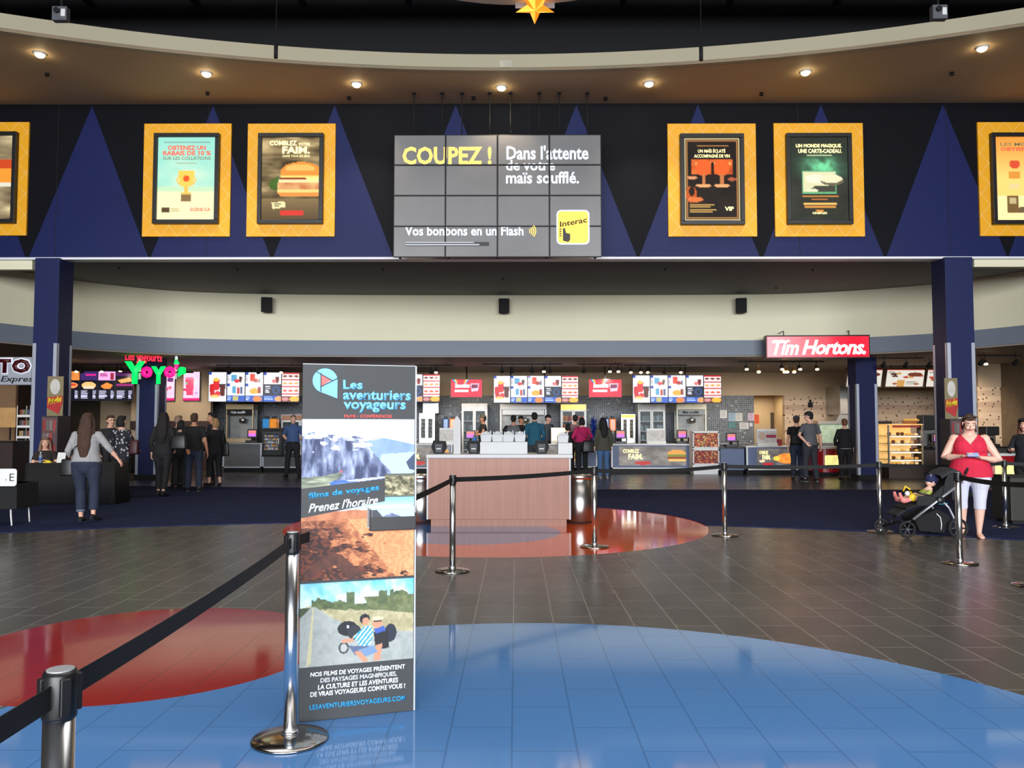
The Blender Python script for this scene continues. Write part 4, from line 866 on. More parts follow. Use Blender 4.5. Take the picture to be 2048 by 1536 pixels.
mb = MB(); r = 0.107 * BW; cx, cz = 0.19 * BW, by(0.047); pts = [(cx + r * math.cos(a), cz + r * math.sin(a)) for a in np.linspace(0, 1.36 * PI, 26)] + [(cx + r * 0.99, cz - r * 1.45)]
mb.prism(pts, -0.005, 0); mb.mi = 1; mb.prism([(cx - r * .34, cz + r * .55), (cx + r * .5, cz + r * 0.05), (cx - r * .34, cz - r * .48)], -0.0058, -0.004)
mb.mi = 2
for p, q in (((-.34, .62), (-.34, -.9)), ((-.7, .72), (.55, .02)), ((-.34, -.5), (1.0, .2))):
    a = Vector((cx + p[0] * r, -0.0062, cz + p[1] * r)); b = Vector((cx + q[0] * r, -0.0062, cz + q[1] * r)); mb.tube([a, b], 0.0022, 4)
mb.build('logo', [BLU, COR, BG], ban)
# leaflet holder
mb = MB(); hx0, hx1, hz0, hz1 = .58 * BW, .985 * BW, by(.475), by(.438)
mb.box(hx0, hx1, -0.055, -0.05, hz0, hz1); mb.box(hx0, hx1, -0.055, -0.006, hz0, hz0 + 0.004); mb.box(hx0, hx0 + 0.004, -0.055, -0.006, hz0, hz1 + 0.04); mb.box(hx1 - 0.004, hx1, -0.055, -0.006, hz0, hz1 + 0.02); mb.box(hx0, hx1, -0.056, -0.048, hz1 - 0.006, hz1 + 0.002)
mb.build('leaflet_holder', BLACK, ban)
def cv_leaf():
    c = Cv(60, 40, (180, 208, 240)); c.tex(c.pm([(0.2, 0.45), (0.45, 0.25), (0.9, 0.6), (1, 1), (0.2, 1)]), (60, 70, 110), (190, 200, 226), c.nz(9, 9, 1)); c.poly([(0, 0.1), (0.12, 0.1), (0.5, 1), (0, 1)], (66, 70, 76)); c.rect(0.12, 0.62, 0.17, 0.8, (90, 180, 230)); c.lines(0.2, 0.65, 0.42, 0.9, 3, (90, 180, 230), 2); return c
lf = None
for k in range(4):
    y = -0.046 + k * 0.009; zt_ = by(.402) - 0.004 * (3 - k)
    if lf is None:
        mb = MB(); mb.box(0.595 * BW, 0.975 * BW, 0.0, 0.006, 0, zt_ - hz0 - 0.006); o = mb.build('leaflet', WPAINT); o.location = ban.matrix_basis @ Vector((0, 0, 0))
        o.rotation_euler = ban.rotation_euler; pic = picture('cover', cv_leaf(), 0.597 * BW, 0.973 * BW, 0.002, zt_ - hz0 - 0.008, -0.001, M_DIMPRINT, o)
        tag(o, 'front travel leaflet with a fjord cover in the black holder on the banner', 'leaflet', 'leaflets in the banner holder'); lf = o
    else: o = dup(lf, label='travel leaflet in the black holder')
    o['label'] = ['front travel leaflet with a fjord cover in the black holder on the banner', 'second leaflet, right behind the front one in the banner holder', 'third leaflet, second from the back in the banner holder', 'rearmost leaflet in the banner holder, against the board'][k]
    cs, sn = math.cos(ban.rotation_euler.z), math.sin(ban.rotation_euler.z)
    dx = 0.006 * k; o.location = Vector((ban.location.x - sn * y + cs * -dx, ban.location.y + cs * y - sn * dx, hz0 + 0.0045 + 0.003 * k))

# ================================================================== WOOD KIOSK
def wood_material(name, c0, c1):
    m = new_mat(name, 0.4); nt = m.node_tree; b = nt.nodes['Principled BSDF']
    tc = nt.nodes.new('ShaderNodeTexCoord'); mp = nt.nodes.new('ShaderNodeMapping'); mp.inputs['Scale'].default_value = (11, 11, 0.25); nt.links.new(tc.outputs['Object'], mp.inputs[0])
    n = nt.nodes.new('ShaderNodeTexNoise'); n.inputs['Scale'].default_value = 2.2; n.inputs['Detail'].default_value = 7; n.inputs['Roughness'].default_value = 0.7; nt.links.new(mp.outputs[0], n.inputs['Vector'])
    nt.links.new(mixc(nt, n.outputs['Fac'], rgb(c0), rgb(c1)), b.inputs['Base Color']); return m
WOOD = wood_material('pinkish walnut laminate', (98, 58, 42), (170, 112, 88))
Yk = 12.4; kx0, kx1 = P(855, 980, Yk)[0], P(1140, 980, Yk)[0]; kzt = P(1000, 909, Yk - 0.03)[1]; Kd = 0.85
k = thing('kiosk_counter', 'freestanding wood laminate kiosk with white top on the orange disc behind the banner', 'counter', ((kx0 + kx1) / 2, Yk, 0)); hw = (kx1 - kx0) / 2
mb = MB(); mb.box(-hw, hw, 0, Kd, 0.1, kzt - 0.055, 0.003); mb.build('cabinet_panel', WOOD, k)
mb = MB(); mb.box(-hw + 0.05, hw - 0.05, 0.03, Kd - 0.03, 0, 0.1); mb.build('toe_kick', WOOD, k)
mb = MB(); mb.box(-hw - 0.02, hw + 0.04, -0.03, Kd + 0.03, kzt - 0.055, kzt, 0.006); mb.build('worktop', KW, k)
for s in (-1, 1): mb = MB(); mb.box(s * hw - 0.012, s * hw + 0.012, -0.008, 0.012, 0.1, kzt - 0.055); mb.build('edge_trim', KW, k)
def kp(u, v, Y): return P(u, v, Y)
# napkin dispensers
nd = None
for u0, u1, w_ in ((863, 893, 'left end of the kiosk'), (933, 962, 'beside the white pointed pillar'), (1067, 1099, 'right of the white tubs')):
    Y = 12.75; x0 = P(u0, 895, Y)[0]; x1 = P(u1, 895, Y)[0]; w = x1 - x0; lab = 'black angular napkin dispenser on the kiosk top, ' + w_
    if nd is None:
        t = nd = thing('napkin_dispenser', lab, 'dispenser', ((x0 + x1) / 2, Y, kzt), 0, 'napkin dispensers on the kiosk'); h = 0.2; a = w / 2
        mb = MB(); mb.prism([(-a * .6, 0), (a * .6, 0), (a, h * .45), (a * .85, h * .95), (-a * .75, h), (-a, h * .5)], -0.05, 0.1); mb.build('case', MATTE, t)
        mb = MB(); mb.prism([(-a * .42, h * .1), (a * .42, h * .1), (a * .5, h * .75), (-a * .5, h * .75)], -0.062, -0.048); mb.build('face_plate', mat('slate plastic', (40, 43, 48), 0.55), t)
        mb = MB(); mb.box(-a * .3, a * .3, -0.072, -0.06, h * .34, h * .42); mb.build('napkin', KW, t)
    else: dup(nd, ((x0 + x1) / 2, Y, kzt), label=lab)
Y = 12.6; (x0, z1), (x1, _) = P(907, 831, Y), P(921, 900, Y); w = (x1 - x0) / 2; zs = P(914, 842, Y)[1]; mb = MB()
mb.box(x0, x1, Y, Y + 0.1, kzt, zs); mb.prism([(x0, zs), (x1, zs), ((x0 + x1) / 2, z1)], Y, Y + 0.1); tag(mb.build('pointed_pillar', mat('off white board', (176, 177, 178), 0.5, vary=0.02)), 'slim white pillar with pointed top standing on the kiosk', 'pillar')
def whitebox(u0, u1, v0, Y, d, lab):
    x0, x1 = P(u0, 895, Y)[0], P(u1, 895, Y)[0]; zt_ = P(u0, v0, Y)[1]; mb = MB(); mb.box(x0, x1, Y, Y + d, kzt, zt_, 0.006)
    mb.mi = 1; mb.box(x0 + 0.01, x1 - 0.01, Y - 0.002, Y, kzt + 0.012, zt_ - 0.012); tag(mb.build('white_box', [KW, mat('white panel', (180, 182, 184), 0.45, vary=0.02)]), lab, 'box'); return zt_
zb1 = whitebox(960, 1055, 884, 12.55, 0.3, 'long white box on the kiosk carrying the row of white tubs')
zb2 = whitebox(1116, 1145, 886, 12.5, 0.3, 'small white box at the right end of the kiosk')
tb = None
TUBM = mat('white tub', (184, 187, 190), 0.4, vary=0.02)
for i, (u0, u1) in enumerate(((961, 984), (985, 1005), (1006, 1028), (1029, 1051), (1112, 1139))):
    Y = 12.7; x = P((u0 + u1) / 2, 875, Y)[0]; lab = 'white tub stuffed with white lids on the long kiosk box, ' + ['leftmost', 'second from left', 'third from left', 'nearest the teal jacket'][min(i, 3)]
    if i == 4: lab = 'white tub on the small white box at the right end of the kiosk'
    if tb is None:
        t = tb = thing('lid_tub', lab, 'tub', (x, Y, zb1), 0, 'white tubs on the kiosk'); mb = MB(); mb.box(-0.075, 0.075, -0.07, 0.07, 0, 0.11, 0.008)
        for v in mb.bm.verts: v.co.x *= 1 + 0.2 * (v.co.z / 0.11); v.co.y *= 1 + 0.2 * (v.co.z / 0.11)
        mb.build('tub', TUBM, t)
        for q in range(7):
            mb = MB(); a = random.uniform(-0.25, 0.25); x_ = -0.065 + q * 0.021; mb.box(x_, x_ + 0.016, -0.05, 0.05, 0.07, 0.15 + random.uniform(0, 0.025), 0.002, rot=(0, a, 0)); mb.build('lid', KW, t)
    else: dup(tb, (x, Y, zb1 if i < 4 else zb2), label=lab)
# steel bins either side
b0 = None
for u, lab in ((1158, 'brushed steel cylinder waste bin right of the wood kiosk'), (842, 'brushed steel cylinder waste bin left of the kiosk, mostly behind the banner')):
    Y = 12.95; x = P(u, 1000, Y)[0]; zt_ = P(u, 950, Y - 0.2)[1]
    if b0 is None:
        t = b0 = thing('waste_bin', lab, 'waste bin', (x, Y, 0)); mb = MB(); mb.lathe([(0.205, 0.02), (0.215, 0.03), (0.215, zt_ - 0.06), (0.2, zt_ - 0.06)], seg=40); mb.build('body', STEEL, t)
        mb = MB(); mb.lathe([(0.2, zt_ - 0.075), (0.222, zt_ - 0.07), (0.225, zt_ - 0.02), (0.215, zt_ - 0.005), (0.15, zt_), (0.13, zt_ - 0.02), (0.1, zt_ - 0.06)], seg=40); mb.build('rim', mat('bright rim', (210, 212, 214), 0.25, 1.0), t)
        mb = MB(); mb.lathe([(0.2, 0), (0.2, 0.03)], seg=40); mb.build('base_ring', MATTE, t)
    else: dup(b0, (x, Y, 0), label=lab)

# ================================================================== STROLLER
Ys = 11.35
def S(u, v, d=0.0): x, z = P(u, v, Ys); return Vector((x, Ys + d, z))
so = S(1840, 1064); so.z = 0
st = thing('stroller', 'black stroller with silver frame parked left of the woman in red', 'stroller', so)
def L(u, v, d=0.0): q = S(u, v, d) - so; return q
SILF = mat('silver frame tube', (196, 200, 206), 0.28, 0.7, vary=0.02); BF = mat('charcoal stroller fabric', (28, 30, 34), 0.85, vary=0.1, scale=30); BKF = mat('black stroller fabric', (16, 16, 19), 0.9, vary=0.1, scale=30)
for d in (-0.24, 0.24):
    mb = MB(); mb.tube([L(1809, 1035, d), L(1860, 996, d), L(1906, 961, d)], [(0.016, 0.024)] * 3, 10); mb.build('frame_rail', SILF, st)
    mb = MB(); mb.tube([L(1867, 1000, d), L(1879, 1012, d), L(1888, 1030, d), L(1893, 1052, d)], [(0.014, 0.02)] * 4, 10); mb.build('rear_leg', SILF, st)
    mb = MB(); mb.tube([L(1806, 1036, d), L(1797, 1042, d * .9), L(1796, 1052, d * .8)], 0.014, 8); mb.build('front_fork', BLACK, st)
    mb = MB(); mb.ell(L(1862, 997, d * 1.08), (0.05, 0.02, 0.05)); mb.build('hinge', BLACK, st)
    mb = MB(); mb.tube([L(1904, 962, d), L(1916, 938, d)], 0.013, 8); mb.build('push_arm', BLACK, st)
def wheel(p, r, w):
    p = p.copy(); p.z = r; mb = MB(); pts = [p + Vector((r * 0.86 * math.cos(a), 0, r * 0.86 * math.sin(a))) for a in np.linspace(0, 2 * PI, 29)]
    mb.tube(pts, [(r * .14, w / 2)] * 29, 8, caps=False, up=(0, 1, 0)); tr = mb.build('tyre', mat('tyre rubber', (24, 24, 26), 0.8), st)
    mb = MB()
    for a in range(6): q = Vector((math.cos(a * PI / 3), 0, math.sin(a * PI / 3))); mb.tube([p + q * r * .14, p + q * r * .8], [r * .1, r * .07], 6)
    mb.cyl(p - Vector((0, w / 2, 0)), p + Vector((0, w / 2, 0)), r * .2, seg=14); mb.build('hub', mat('dark spoke', (48, 50, 54), 0.4), tr)
wheel(L(1776, 1057, 0.2), 0.105, 0.04); wheel(L(1799, 1062, -0.22), 0.115, 0.045); wheel(L(1896, 1060, -0.26), 0.135, 0.05); wheel(L(1884, 1056, 0.26), 0.135, 0.05)
mb = MB(); mb.tube([L(1893, 1056, -0.26) * Vector((1, 1, 0)).length if False else Vector((L(1896, 1060).x, -0.24, 0.135)), Vector((L(1884, 1056).x, 0.24, 0.135))], 0.012, 8); mb.build('rear_axle', BLACK, st)
mb = MB(); mb.tube([Vector((L(1799, 1062).x, -0.2, 0.115)), Vector((L(1797, 1045).x, 0, 0.2)), Vector((L(1776, 1057).x, 0.19, 0.105))], 0.014, 8); mb.build('front_axle', BLACK, st)
def shell(profile, d0, d1, t, name, m):
    """sheet following a profile in x,z across the width, given thickness"""
    mb = MB(); n = len(profile); W_ = []
    for i, p in enumerate(profile):
        a, b = profile[max(i - 1, 0)], profile[min(i + 1, n - 1)]; tg = Vector((b.x - a.x, 0, b.z - a.z)).normalized(); nn = Vector((-tg.z, 0, tg.x)) * t
        W_.append([mb.bm.verts.new(Vector((p.x, d, p.z)) + s * nn) for s, d in ((0, d0), (1, d0), (1, d1), (0, d1))])
    for i in range(n - 1):
        for k in range(4): f = mb.bm.faces.new((W_[i][k], W_[i][(k + 1) % 4], W_[i + 1][(k + 1) % 4], W_[i + 1][k])); f.smooth = False
    mb.bm.faces.new(W_[0]); mb.bm.faces.new(W_[-1][::-1]); return mb.build(name, m, st)
shell([L(1800, 1018), L(1815, 1012), L(1850, 1006), L(1868, 992), L(1885, 965), L(1894, 948)], -0.19, 0.19, 0.03, 'seat', BKF)
shell([L(1784, 1030), L(1800, 1020), L(1806, 1017)], -0.16, 0.16, 0.02, 'footrest', BF)
for d in (-0.2, 0.2): mb = MB(); vs = [L(1818, 1008), L(1852, 1008), L(1876, 985), L(1890, 952), L(1872, 968), L(1850, 988), L(1822, 990)]; mb.prism([(q.x, q.z) for q in vs], d - 0.008, d + 0.008); mb.build('seat_wing', BF, st)
# folded canopy: nested fabric bows over the seat back
cn = [L(1850, 985), L(1856, 965), L(1866, 948), L(1878, 938), L(1892, 934), L(1903, 940), L(1908, 955)]
mb = MB(); rows = []
for j, a in enumerate(np.linspace(-1, 1, 9)):
    wdt = 0.23 * math.sin(a * PI / 2); lift = -0.05 * (abs(a) ** 3); rows.append([mb.bm.verts.new((q.x + (0.02 if i % 2 else 0), wdt, q.z + lift)) for i, q in enumerate(cn[2:])])
for j in range(8):
    for i in range(len(cn) - 3): mb.bm.faces.new((rows[j][i], rows[j][i + 1], rows[j + 1][i + 1], rows[j + 1][i]))
cano = mb.build('canopy', mat('grey canopy fabric', (42, 45, 50), 0.85, vary=0.1, scale=20), st); sm = cano.modifiers.new('thick', 'SOLIDIFY'); sm.thickness = 0.012
for d in (-0.22, 0.22):
    mb = MB(); mb.prism([(q.x, q.z) for q in (L(1868, 992), L(1873, 960), L(1880, 945), L(1893, 940), L(1904, 948), L(1902, 960))], d - 0.006, d + 0.006); mb.build('canopy_side', BF, st)
mb = MB(); mb.tube([L(1912, 944, -0.24), L(1922, 926, -0.22), L(1931, 934, -0.1), L(1933, 938, 0), L(1931, 934, 0.1), L(1922, 926, 0.22), L(1912, 944, 0.24)], 0.018, 10); mb.build('handlebar', mat('foam grip', (30, 28, 32), 0.8), st)
mb = MB(); vs = [L(1815, 1034), L(1826, 1058), L(1874, 1062), L(1888, 1030), L(1860, 1016)]; mb.prism([(q.x, q.z) for q in vs], -0.19, 0.19); mb.build('basket', BKF, st)
mb = MB(); mb.tube([L(1858, 1024, -0.2), L(1866, 1032, -0.2), L(1868, 1046, -0.2), L(1867, 1056, -0.2)], 0.006, 6); mb.build('reflective_piping', WINK, st)
mb = MB(); mb.tube([L(1850, 990, -0.2), L(1826, 984, -0.18), L(1813, 978, 0), L(1826, 984, 0.18), L(1850, 990, 0.2)], 0.012, 8); mb.build('bumper_bar', BLACK, st)
# toys on the bar and the blue cloth
t = thing('toy_bar', 'yellow and white soft toy clipped on the stroller bumper bar', 'toy', S(1812, 984, -0.02)); o_ = t.location.copy()
mb = MB(); mb.tube([S(1803, 982, -0.05) - o_, S(1807, 972, -0.05) - o_, S(1816, 978, -0.05) - o_, S(1823, 994, -0.05) - o_], 0.012, 8); mb.build('loop', mat('yellow plastic', (240, 190, 30), 0.5), t)
mb = MB(); mb.ell(S(1818, 994, -0.1) - o_, (0.05, 0.03, 0.05)); mb.build('cushion', MATS['yellow plastic'], t)
mb = MB(); mb.ell(S(1809, 986, -0.08) - o_, (0.035, 0.03, 0.035)); mb.build('ball', WPAINT, t)
mb = MB(); a, b = S(1884, 1008, 0.1), S(1901, 1007, 0.1); mb.box(a.x, b.x, Ys + 0.08, Ys + 0.11, a.z - 0.012, a.z + 0.004); o = mb.build('strap_tab', mat('cyan strap', (50, 170, 200), 0.5), st); o.location = -so
# ================================================================== PEOPLE
PENDING = []
def remesh(mb, name, m, parent, voxel, iters=2, cut=None):
    bmesh.ops.recalc_face_normals(mb.bm, faces=mb.bm.faces[:])
    o = mb.build(name, m, parent, fix=False)
    md = o.modifiers.new('r', 'REMESH'); md.mode = 'VOXEL'; md.voxel_size = voxel; md.use_smooth_shade = True
    if iters: s = o.modifiers.new('s', 'SMOOTH'); s.iterations = iters; s.factor = 0.5
    PENDING.append((o, cut)); return o
def flush():
    bpy.context.view_layer.update(); dg = bpy.context.evaluated_depsgraph_get(); out = []
    for o, cut in PENDING: out.append(bpy.data.meshes.new_from_object(o.evaluated_get(dg)))
    for (o, cut), me in zip(PENDING, out):
        old = o.data; o.modifiers.clear(); o.data = me; me.name = o.name
        if cut:
            bm = bmesh.new(); bm.from_mesh(me); bmesh.ops.delete(bm, geom=[f for f in bm.faces if cut(f.calc_center_median())], context='FACES'); bm.to_mesh(me); bm.free()
        bpy.data.meshes.remove(old)
    PENDING.clear()
def V3(*a): return Vector(a)
SK = {'fair': (222, 170, 146), 'pink': (232, 186, 166), 'tan': (190, 134, 104), 'brown': (112, 74, 54)}
def skin(k): return mat('skin ' + k, SK[k], 0.5, vary=0.04, scale=9)
def cloth(name, c, v=0.1, sc=14): return mat(name + ' cloth', c, 0.85, vary=v, scale=sc)
def floral_material():
    m = new_mat('floral print cloth', 0.8); nt = m.node_tree; b = nt.nodes['Principled BSDF']; tc = nt.nodes.new('ShaderNodeTexCoord')
    n = nt.nodes.new('ShaderNodeTexVoronoi'); n.inputs['Scale'].default_value = 15; n.inputs['Randomness'].default_value = 1; nt.links.new(tc.outputs['Object'], n.inputs['Vector'])
    n2 = nt.nodes.new('ShaderNodeTexNoise'); n2.inputs['Scale'].default_value = 22; nt.links.new(tc.outputs['Object'], n2.inputs['Vector'])
    f = mnode(nt, 'LESS_THAN', mnode(nt, 'ADD', n.outputs['Distance'], mnode(nt, 'MULTIPLY', n2.outputs['Fac'], 0.5)), 0.56)
    nt.links.new(mixc(nt, f, rgb((22, 22, 34)), rgb((176, 176, 184))), b.inputs['Base Color']); return m
def spot_material(name, base, dot, sc, th):
    m = new_mat(name, 0.8); nt = m.node_tree; b = nt.nodes['Principled BSDF']; tc = nt.nodes.new('ShaderNodeTexCoord')
    n = nt.nodes.new('ShaderNodeTexVoronoi'); n.inputs['Scale'].default_value = sc; nt.links.new(tc.outputs['Object'], n.inputs['Vector'])
    nt.links.new(mixc(nt, mnode(nt, 'LESS_THAN', n.outputs['Distance'], th), rgb(base), rgb(dot)), b.inputs['Base Color']); return m

def hand(mb, w, d, n, side, curl=1.0, fr=0.0088):
    d = d.normalized(); n = (n - d * n.dot(d)).normalized(); l = d.cross(n) * side
    mb.tube([w - d * 0.02, w + d * 0.02, w + d * 0.06, w + d * 0.09], [(0.024, 0.02), (0.03, 0.016), (0.038, 0.015), (0.036, 0.013)], 10, up=n)
    for i, ln in enumerate((0.9, 1.0, 0.94, 0.76)):
        p = w + d * (0.085 - 0.004 * abs(i - 1)) + l * (0.029 - 0.0195 * i); pts = [p]; a = 0.0
        for k, sl in enumerate((0.038, 0.026, 0.02)):
            a += curl * (0.30, 0.5, 0.45)[k]; p = p + (d * math.cos(a) + n * math.sin(a)) * sl * ln; pts.append(p)
        mb.tube(pts, [fr, fr * .95, fr * .9, fr * .75], 8)
    p = w + d * 0.025 + l * 0.026; q = (d * 0.6 + l * 0.75 + n * 0.25).normalized(); q2 = (d * 0.85 + l * 0.25 + n * 0.45).normalized()
    mb.tube([p, p + q * 0.035, p + q * 0.035 + q2 * 0.03, p + q * 0.035 + q2 * 0.052], [0.013, 0.011, 0.0095, 0.008], 8)

def person(label, u=None, v=None, rz=0.0, h=1.7, loc=None, sk='fair', w=1.0, fem=False, top='tee', topm=None, sleeve=0.45, hem=0.93, legm=None, legz=0.09, loose=1.0,
           hair='short', hairm=None, hlen=0.3, lean=0.0, head=(0, 0), arms=None, feet=None, face=False, shoem=None, vox=0.0095, seat=None, cap=None, capdir=0.0, neck_v=None, collar=False, baseup=0.0, glasses=False, curls=(1.0, 1.0), skirt=False, heavyarm=1.0, barefoot=False, hs=1.06, necks=1.0):
    s = h / 1.75
    if loc is None: g = G(u, v); loc = (g[0], g[1], 0)
    root = thing('person', label, 'person', (loc[0], loc[1], loc[2] if len(loc) > 2 else 0), rz); root.scale = (s, s, s); vx = vox / s
    SKM = skin(sk); bo = V3(0, 0, baseup)
    def sp(z, y=0.0, x=0.0):
        p = V3(x, y, z) + bo; c = V3(0, 0, 0.95) + bo
        if z > 0.95 and lean: p = c + Matrix.Rotation(lean, 3, 'X') @ (p - c)
        return p
    hipw = 1.1 if fem else 1.0; shw = 0.93 if fem else 1.03
    rings = [(0.83, 0.10 * w, 0.085 * w, 0), (0.92, 0.160 * w * hipw, 0.112 * w, 0.008), (1.0, 0.155 * w * (hipw + 1) / 2, 0.108 * w, 0), (1.09, 0.132 * w * (0.94 if fem else 1.04), 0.094 * w, -0.004), (1.2, 0.142 * w, 0.102 * w, -0.004),
             (1.30, 0.156 * w * shw, 0.108 * w, -0.004), (1.39, 0.165 * (w + 1) / 2 * shw, 0.088 * (w + 1) / 2, 0), (1.44, 0.115, 0.068, 0.005), (1.48, 0.06, 0.058, 0.01)]
    B = MB(); B.tube([sp(z, y) for z, a, b, y in rings], [(a, b) for z, a, b, y in rings], 20)
    if fem:
        for sx in (-1, 1): B.ell(sp(1.27, -0.055 * w, sx * 0.06 * w), (0.07 * w, 0.055 * w, 0.065 * w), seg=12)
    HC = sp(1.617, -0.012); RH = Matrix.Rotation(head[0], 3, 'Z') @ Matrix.Rotation(head[1], 3, 'X')
    def hp(x, y, z): return HC + V3(0, 0.02, -0.05) + RH @ (V3(x, y - 0.02, z + 0.05) * hs)
    B.tube([sp(1.43, 0.012), sp(1.5, 0.008), hp(0, 0.015, -0.05)], [0.066 * necks, (0.052 + 0.006 * (w > 1.1)) * necks, (0.05 + 0.006 * (w > 1.1)) * necks], 14)
    fw = 1 + 0.35 * (w - 1)
    B.ell(hp(0, 0.012, 0.025), (0.074, 0.092, 0.088), RH, 20); B.ell(hp(0, -0.026, -0.022), (0.061 * fw, 0.062, 0.082), RH, 18); B.ell(hp(0, -0.042, -0.082), (0.036 * fw, 0.036, 0.026), RH, 14); B.ell(hp(0, -0.02, -0.065), (0.054 * fw, 0.05, 0.04), RH, 14)
    B.tube([hp(0, -0.084, 0.015), hp(0, -0.096, -0.01), hp(0, -0.104, -0.03), hp(0, -0.088, -0.04)], [0.007, 0.009, 0.014, 0.01], 8)
    for sx in (-1, 1): B.ell(hp(sx * 0.076, 0.012, -0.01), (0.010, 0.02, 0.031), RH, 10); B.ell(hp(sx * 0.032, -0.07, -0.03), (0.022 * fw, 0.018, 0.022), RH, 10)
    arms = arms or {}
    AR = {}
    for k, sx in (('a', -1), ('b', 1)):
        sh = sp(1.385, 0.004, sx * 0.168 * (w * 0.55 + 0.45) * shw); e, wr, nr = arms.get(k, ((0.235, 0.03, 1.12), (0.245, -0.04, 0.88), (-1, 0, 0)))
        e = V3(e[0] * sx, e[1], e[2]) + bo; wr = V3(wr[0] * sx, wr[1], wr[2]) + bo; nr = V3(nr[0] * sx, nr[1], nr[2])
        if lean: c = V3(0, 0, 0.95) + bo; e = c + Matrix.Rotation(lean, 3, 'X') @ (e - c); wr = c + Matrix.Rotation(lean, 3, 'X') @ (wr - c)
        AR[k] = (sh, e, wr, nr); m_ = (sh + e) / 2; am = heavyarm; f_ = e.lerp(wr, 0.3)
        B.tube([sh + V3(-sx * 0.05, 0, 0.0), sh, m_, e, f_, e.lerp(wr, 0.7), wr], [0.05 * am, 0.05 * am, 0.045 * am, 0.038 * am, 0.039 * am, 0.031, 0.024], 12); B.ell(sh, (0.054 * am,) * 3, seg=12)
        hand(B, wr, wr - e, nr, -sx if True else sx, curls[0 if sx < 0 else 1])
    feet = feet or {}
    LG = {}
    for k, sx in (('a', -1), ('b', 1)):
        hp_ = V3(sx * 0.085 * w * hipw ** .5, 0, 0.90) + bo
        if seat and k in seat: kn, an = [V3(*q) for q in seat[k]]; tdir = V3(0, -1, 0)
        else:
            fx, fy, fz, tw = feet.get(k, (0.1, 0.0, 0.0, 0.15)); an = V3(sx * fx, fy + 0.03, 0.085 + fz) + bo * 0; kn = hp_.lerp(an, 0.5) + V3(0, -0.03 - 0.25 * fz, 0.02); tdir = Matrix.Rotation(sx * tw, 3, 'Z') @ V3(0, -1, -fz * 3).normalized()
        LG[k] = (hp_, kn, an, tdir)
        lp = [hp_ + V3(0, 0, 0.03), hp_.lerp(kn, 0.25), hp_.lerp(kn, 0.6), kn, kn.lerp(an, 0.3), kn.lerp(an, 0.65), an, an + V3(0, 0.005, -0.03)]
        lw = (w + 1) / 2; lr = [0.088 * w, 0.088 * w, 0.07 * lw, 0.054 * lw, 0.056 * lw, 0.043 * lw, 0.033, 0.034]
        LG[k] += (lp, lr)
        B.tube(lp, lr, 14)
        B.tube([an + V3(0, 0, -0.045) - tdir * 0.05, an + V3(0, 0, -0.035), an + tdir * 0.08 + V3(0, 0, -0.052), an + tdir * 0.165 + V3(0, 0, -0.066), an + tdir * 0.195 + V3(0, 0, -0.068)], [(0.025, 0.025), (0.034, 0.036), (0.042, 0.026), (0.042, 0.015), (0.03, 0.010)], 12, up=(0, 0, 1))
    body = remesh(B, 'body', SKM, root, vx, 2)
    # top
    if topm:
        t = 0.013 + 0.004 * loose; T = MB(); zs = [hem] + [r[0] for r in rings if hem + 0.03 < r[0] < 1.45] + [1.455]
        def rr(z):
            for a, b in zip(rings[:-1], rings[1:]):
                if a[0] <= z <= b[0]: q = (z - a[0]) / (b[0] - a[0]); return (a[1] + (b[1] - a[1]) * q, a[2] + (b[2] - a[2]) * q, a[3] + (b[3] - a[3]) * q)
            return (rings[1][1], rings[1][2], 0) if z < 0.92 else (0.07, 0.06, 0.01)
        P_, Rr = [], []
        for z in zs:
            a, b, y = rr(max(z, 0.92)); lo = 1.0
            if z < 1.15: lo = 1 + 0.10 * (loose - 1) + 0.05 * (w > 1.3); a = max(a, rr(1.2)[0] * (0.98 + 0.1 * (loose - 1))); b = max(b, rr(1.2)[1] * (0.98 + .1 * (loose - 1)))
            if z < 0.92 and skirt: a += (0.92 - z) * 0.25; b += (0.92 - z) * 0.2
            P_.append(sp(z, y)); Rr.append((a * lo + t, b * lo + t))
        T.tube(P_, Rr, 22)
        if fem:
            for sx in (-1, 1): T.ell(sp(1.27, -0.058 * w, sx * 0.06 * w), (0.088 * w, 0.072 * w, 0.085 * w), seg=12)
        if sleeve > 0:
            for k in 'ab':
                sh, e, wr, nr = AR[k]; am = heavyarm; pts = [sh + V3((0.06 if k == 'a' else -0.06), 0, 0.0), sh]; rad = [0.06 * am, 0.062 * am]
                if sleeve <= 1: pts += [sh.lerp(e, sleeve * .5), sh.lerp(e, sleeve)]; rad += [0.058 * am + .002 * loose, 0.054 * am + 0.004 * loose]
                else: q = sleeve - 1; pts += [sh.lerp(e, .5), e, e.lerp(wr, q * .5), e.lerp(wr, q)]; rad += [0.057 * am, 0.05 * am + .002 * loose, 0.046 * am, 0.037 + .003 * loose]
                T.tube(pts, rad, 14); T.ell(sh, (0.064 * am, 0.064 * am, 0.062 * am), seg=12)
        if collar: T.tube([sp(1.44, 0.01), sp(1.50, 0.012)], [0.075, 0.066], 14)
        cut = None
        if neck_v: zv, kx = neck_v; cut = lambda c, zv=zv, kx=kx: c.y < 0.02 and c.z > zv + abs(c.x) * kx and abs(c.x) < 0.12
        remesh(T, 'shirt' if top == 'tee' else top, topm, root, vx, 2, cut)
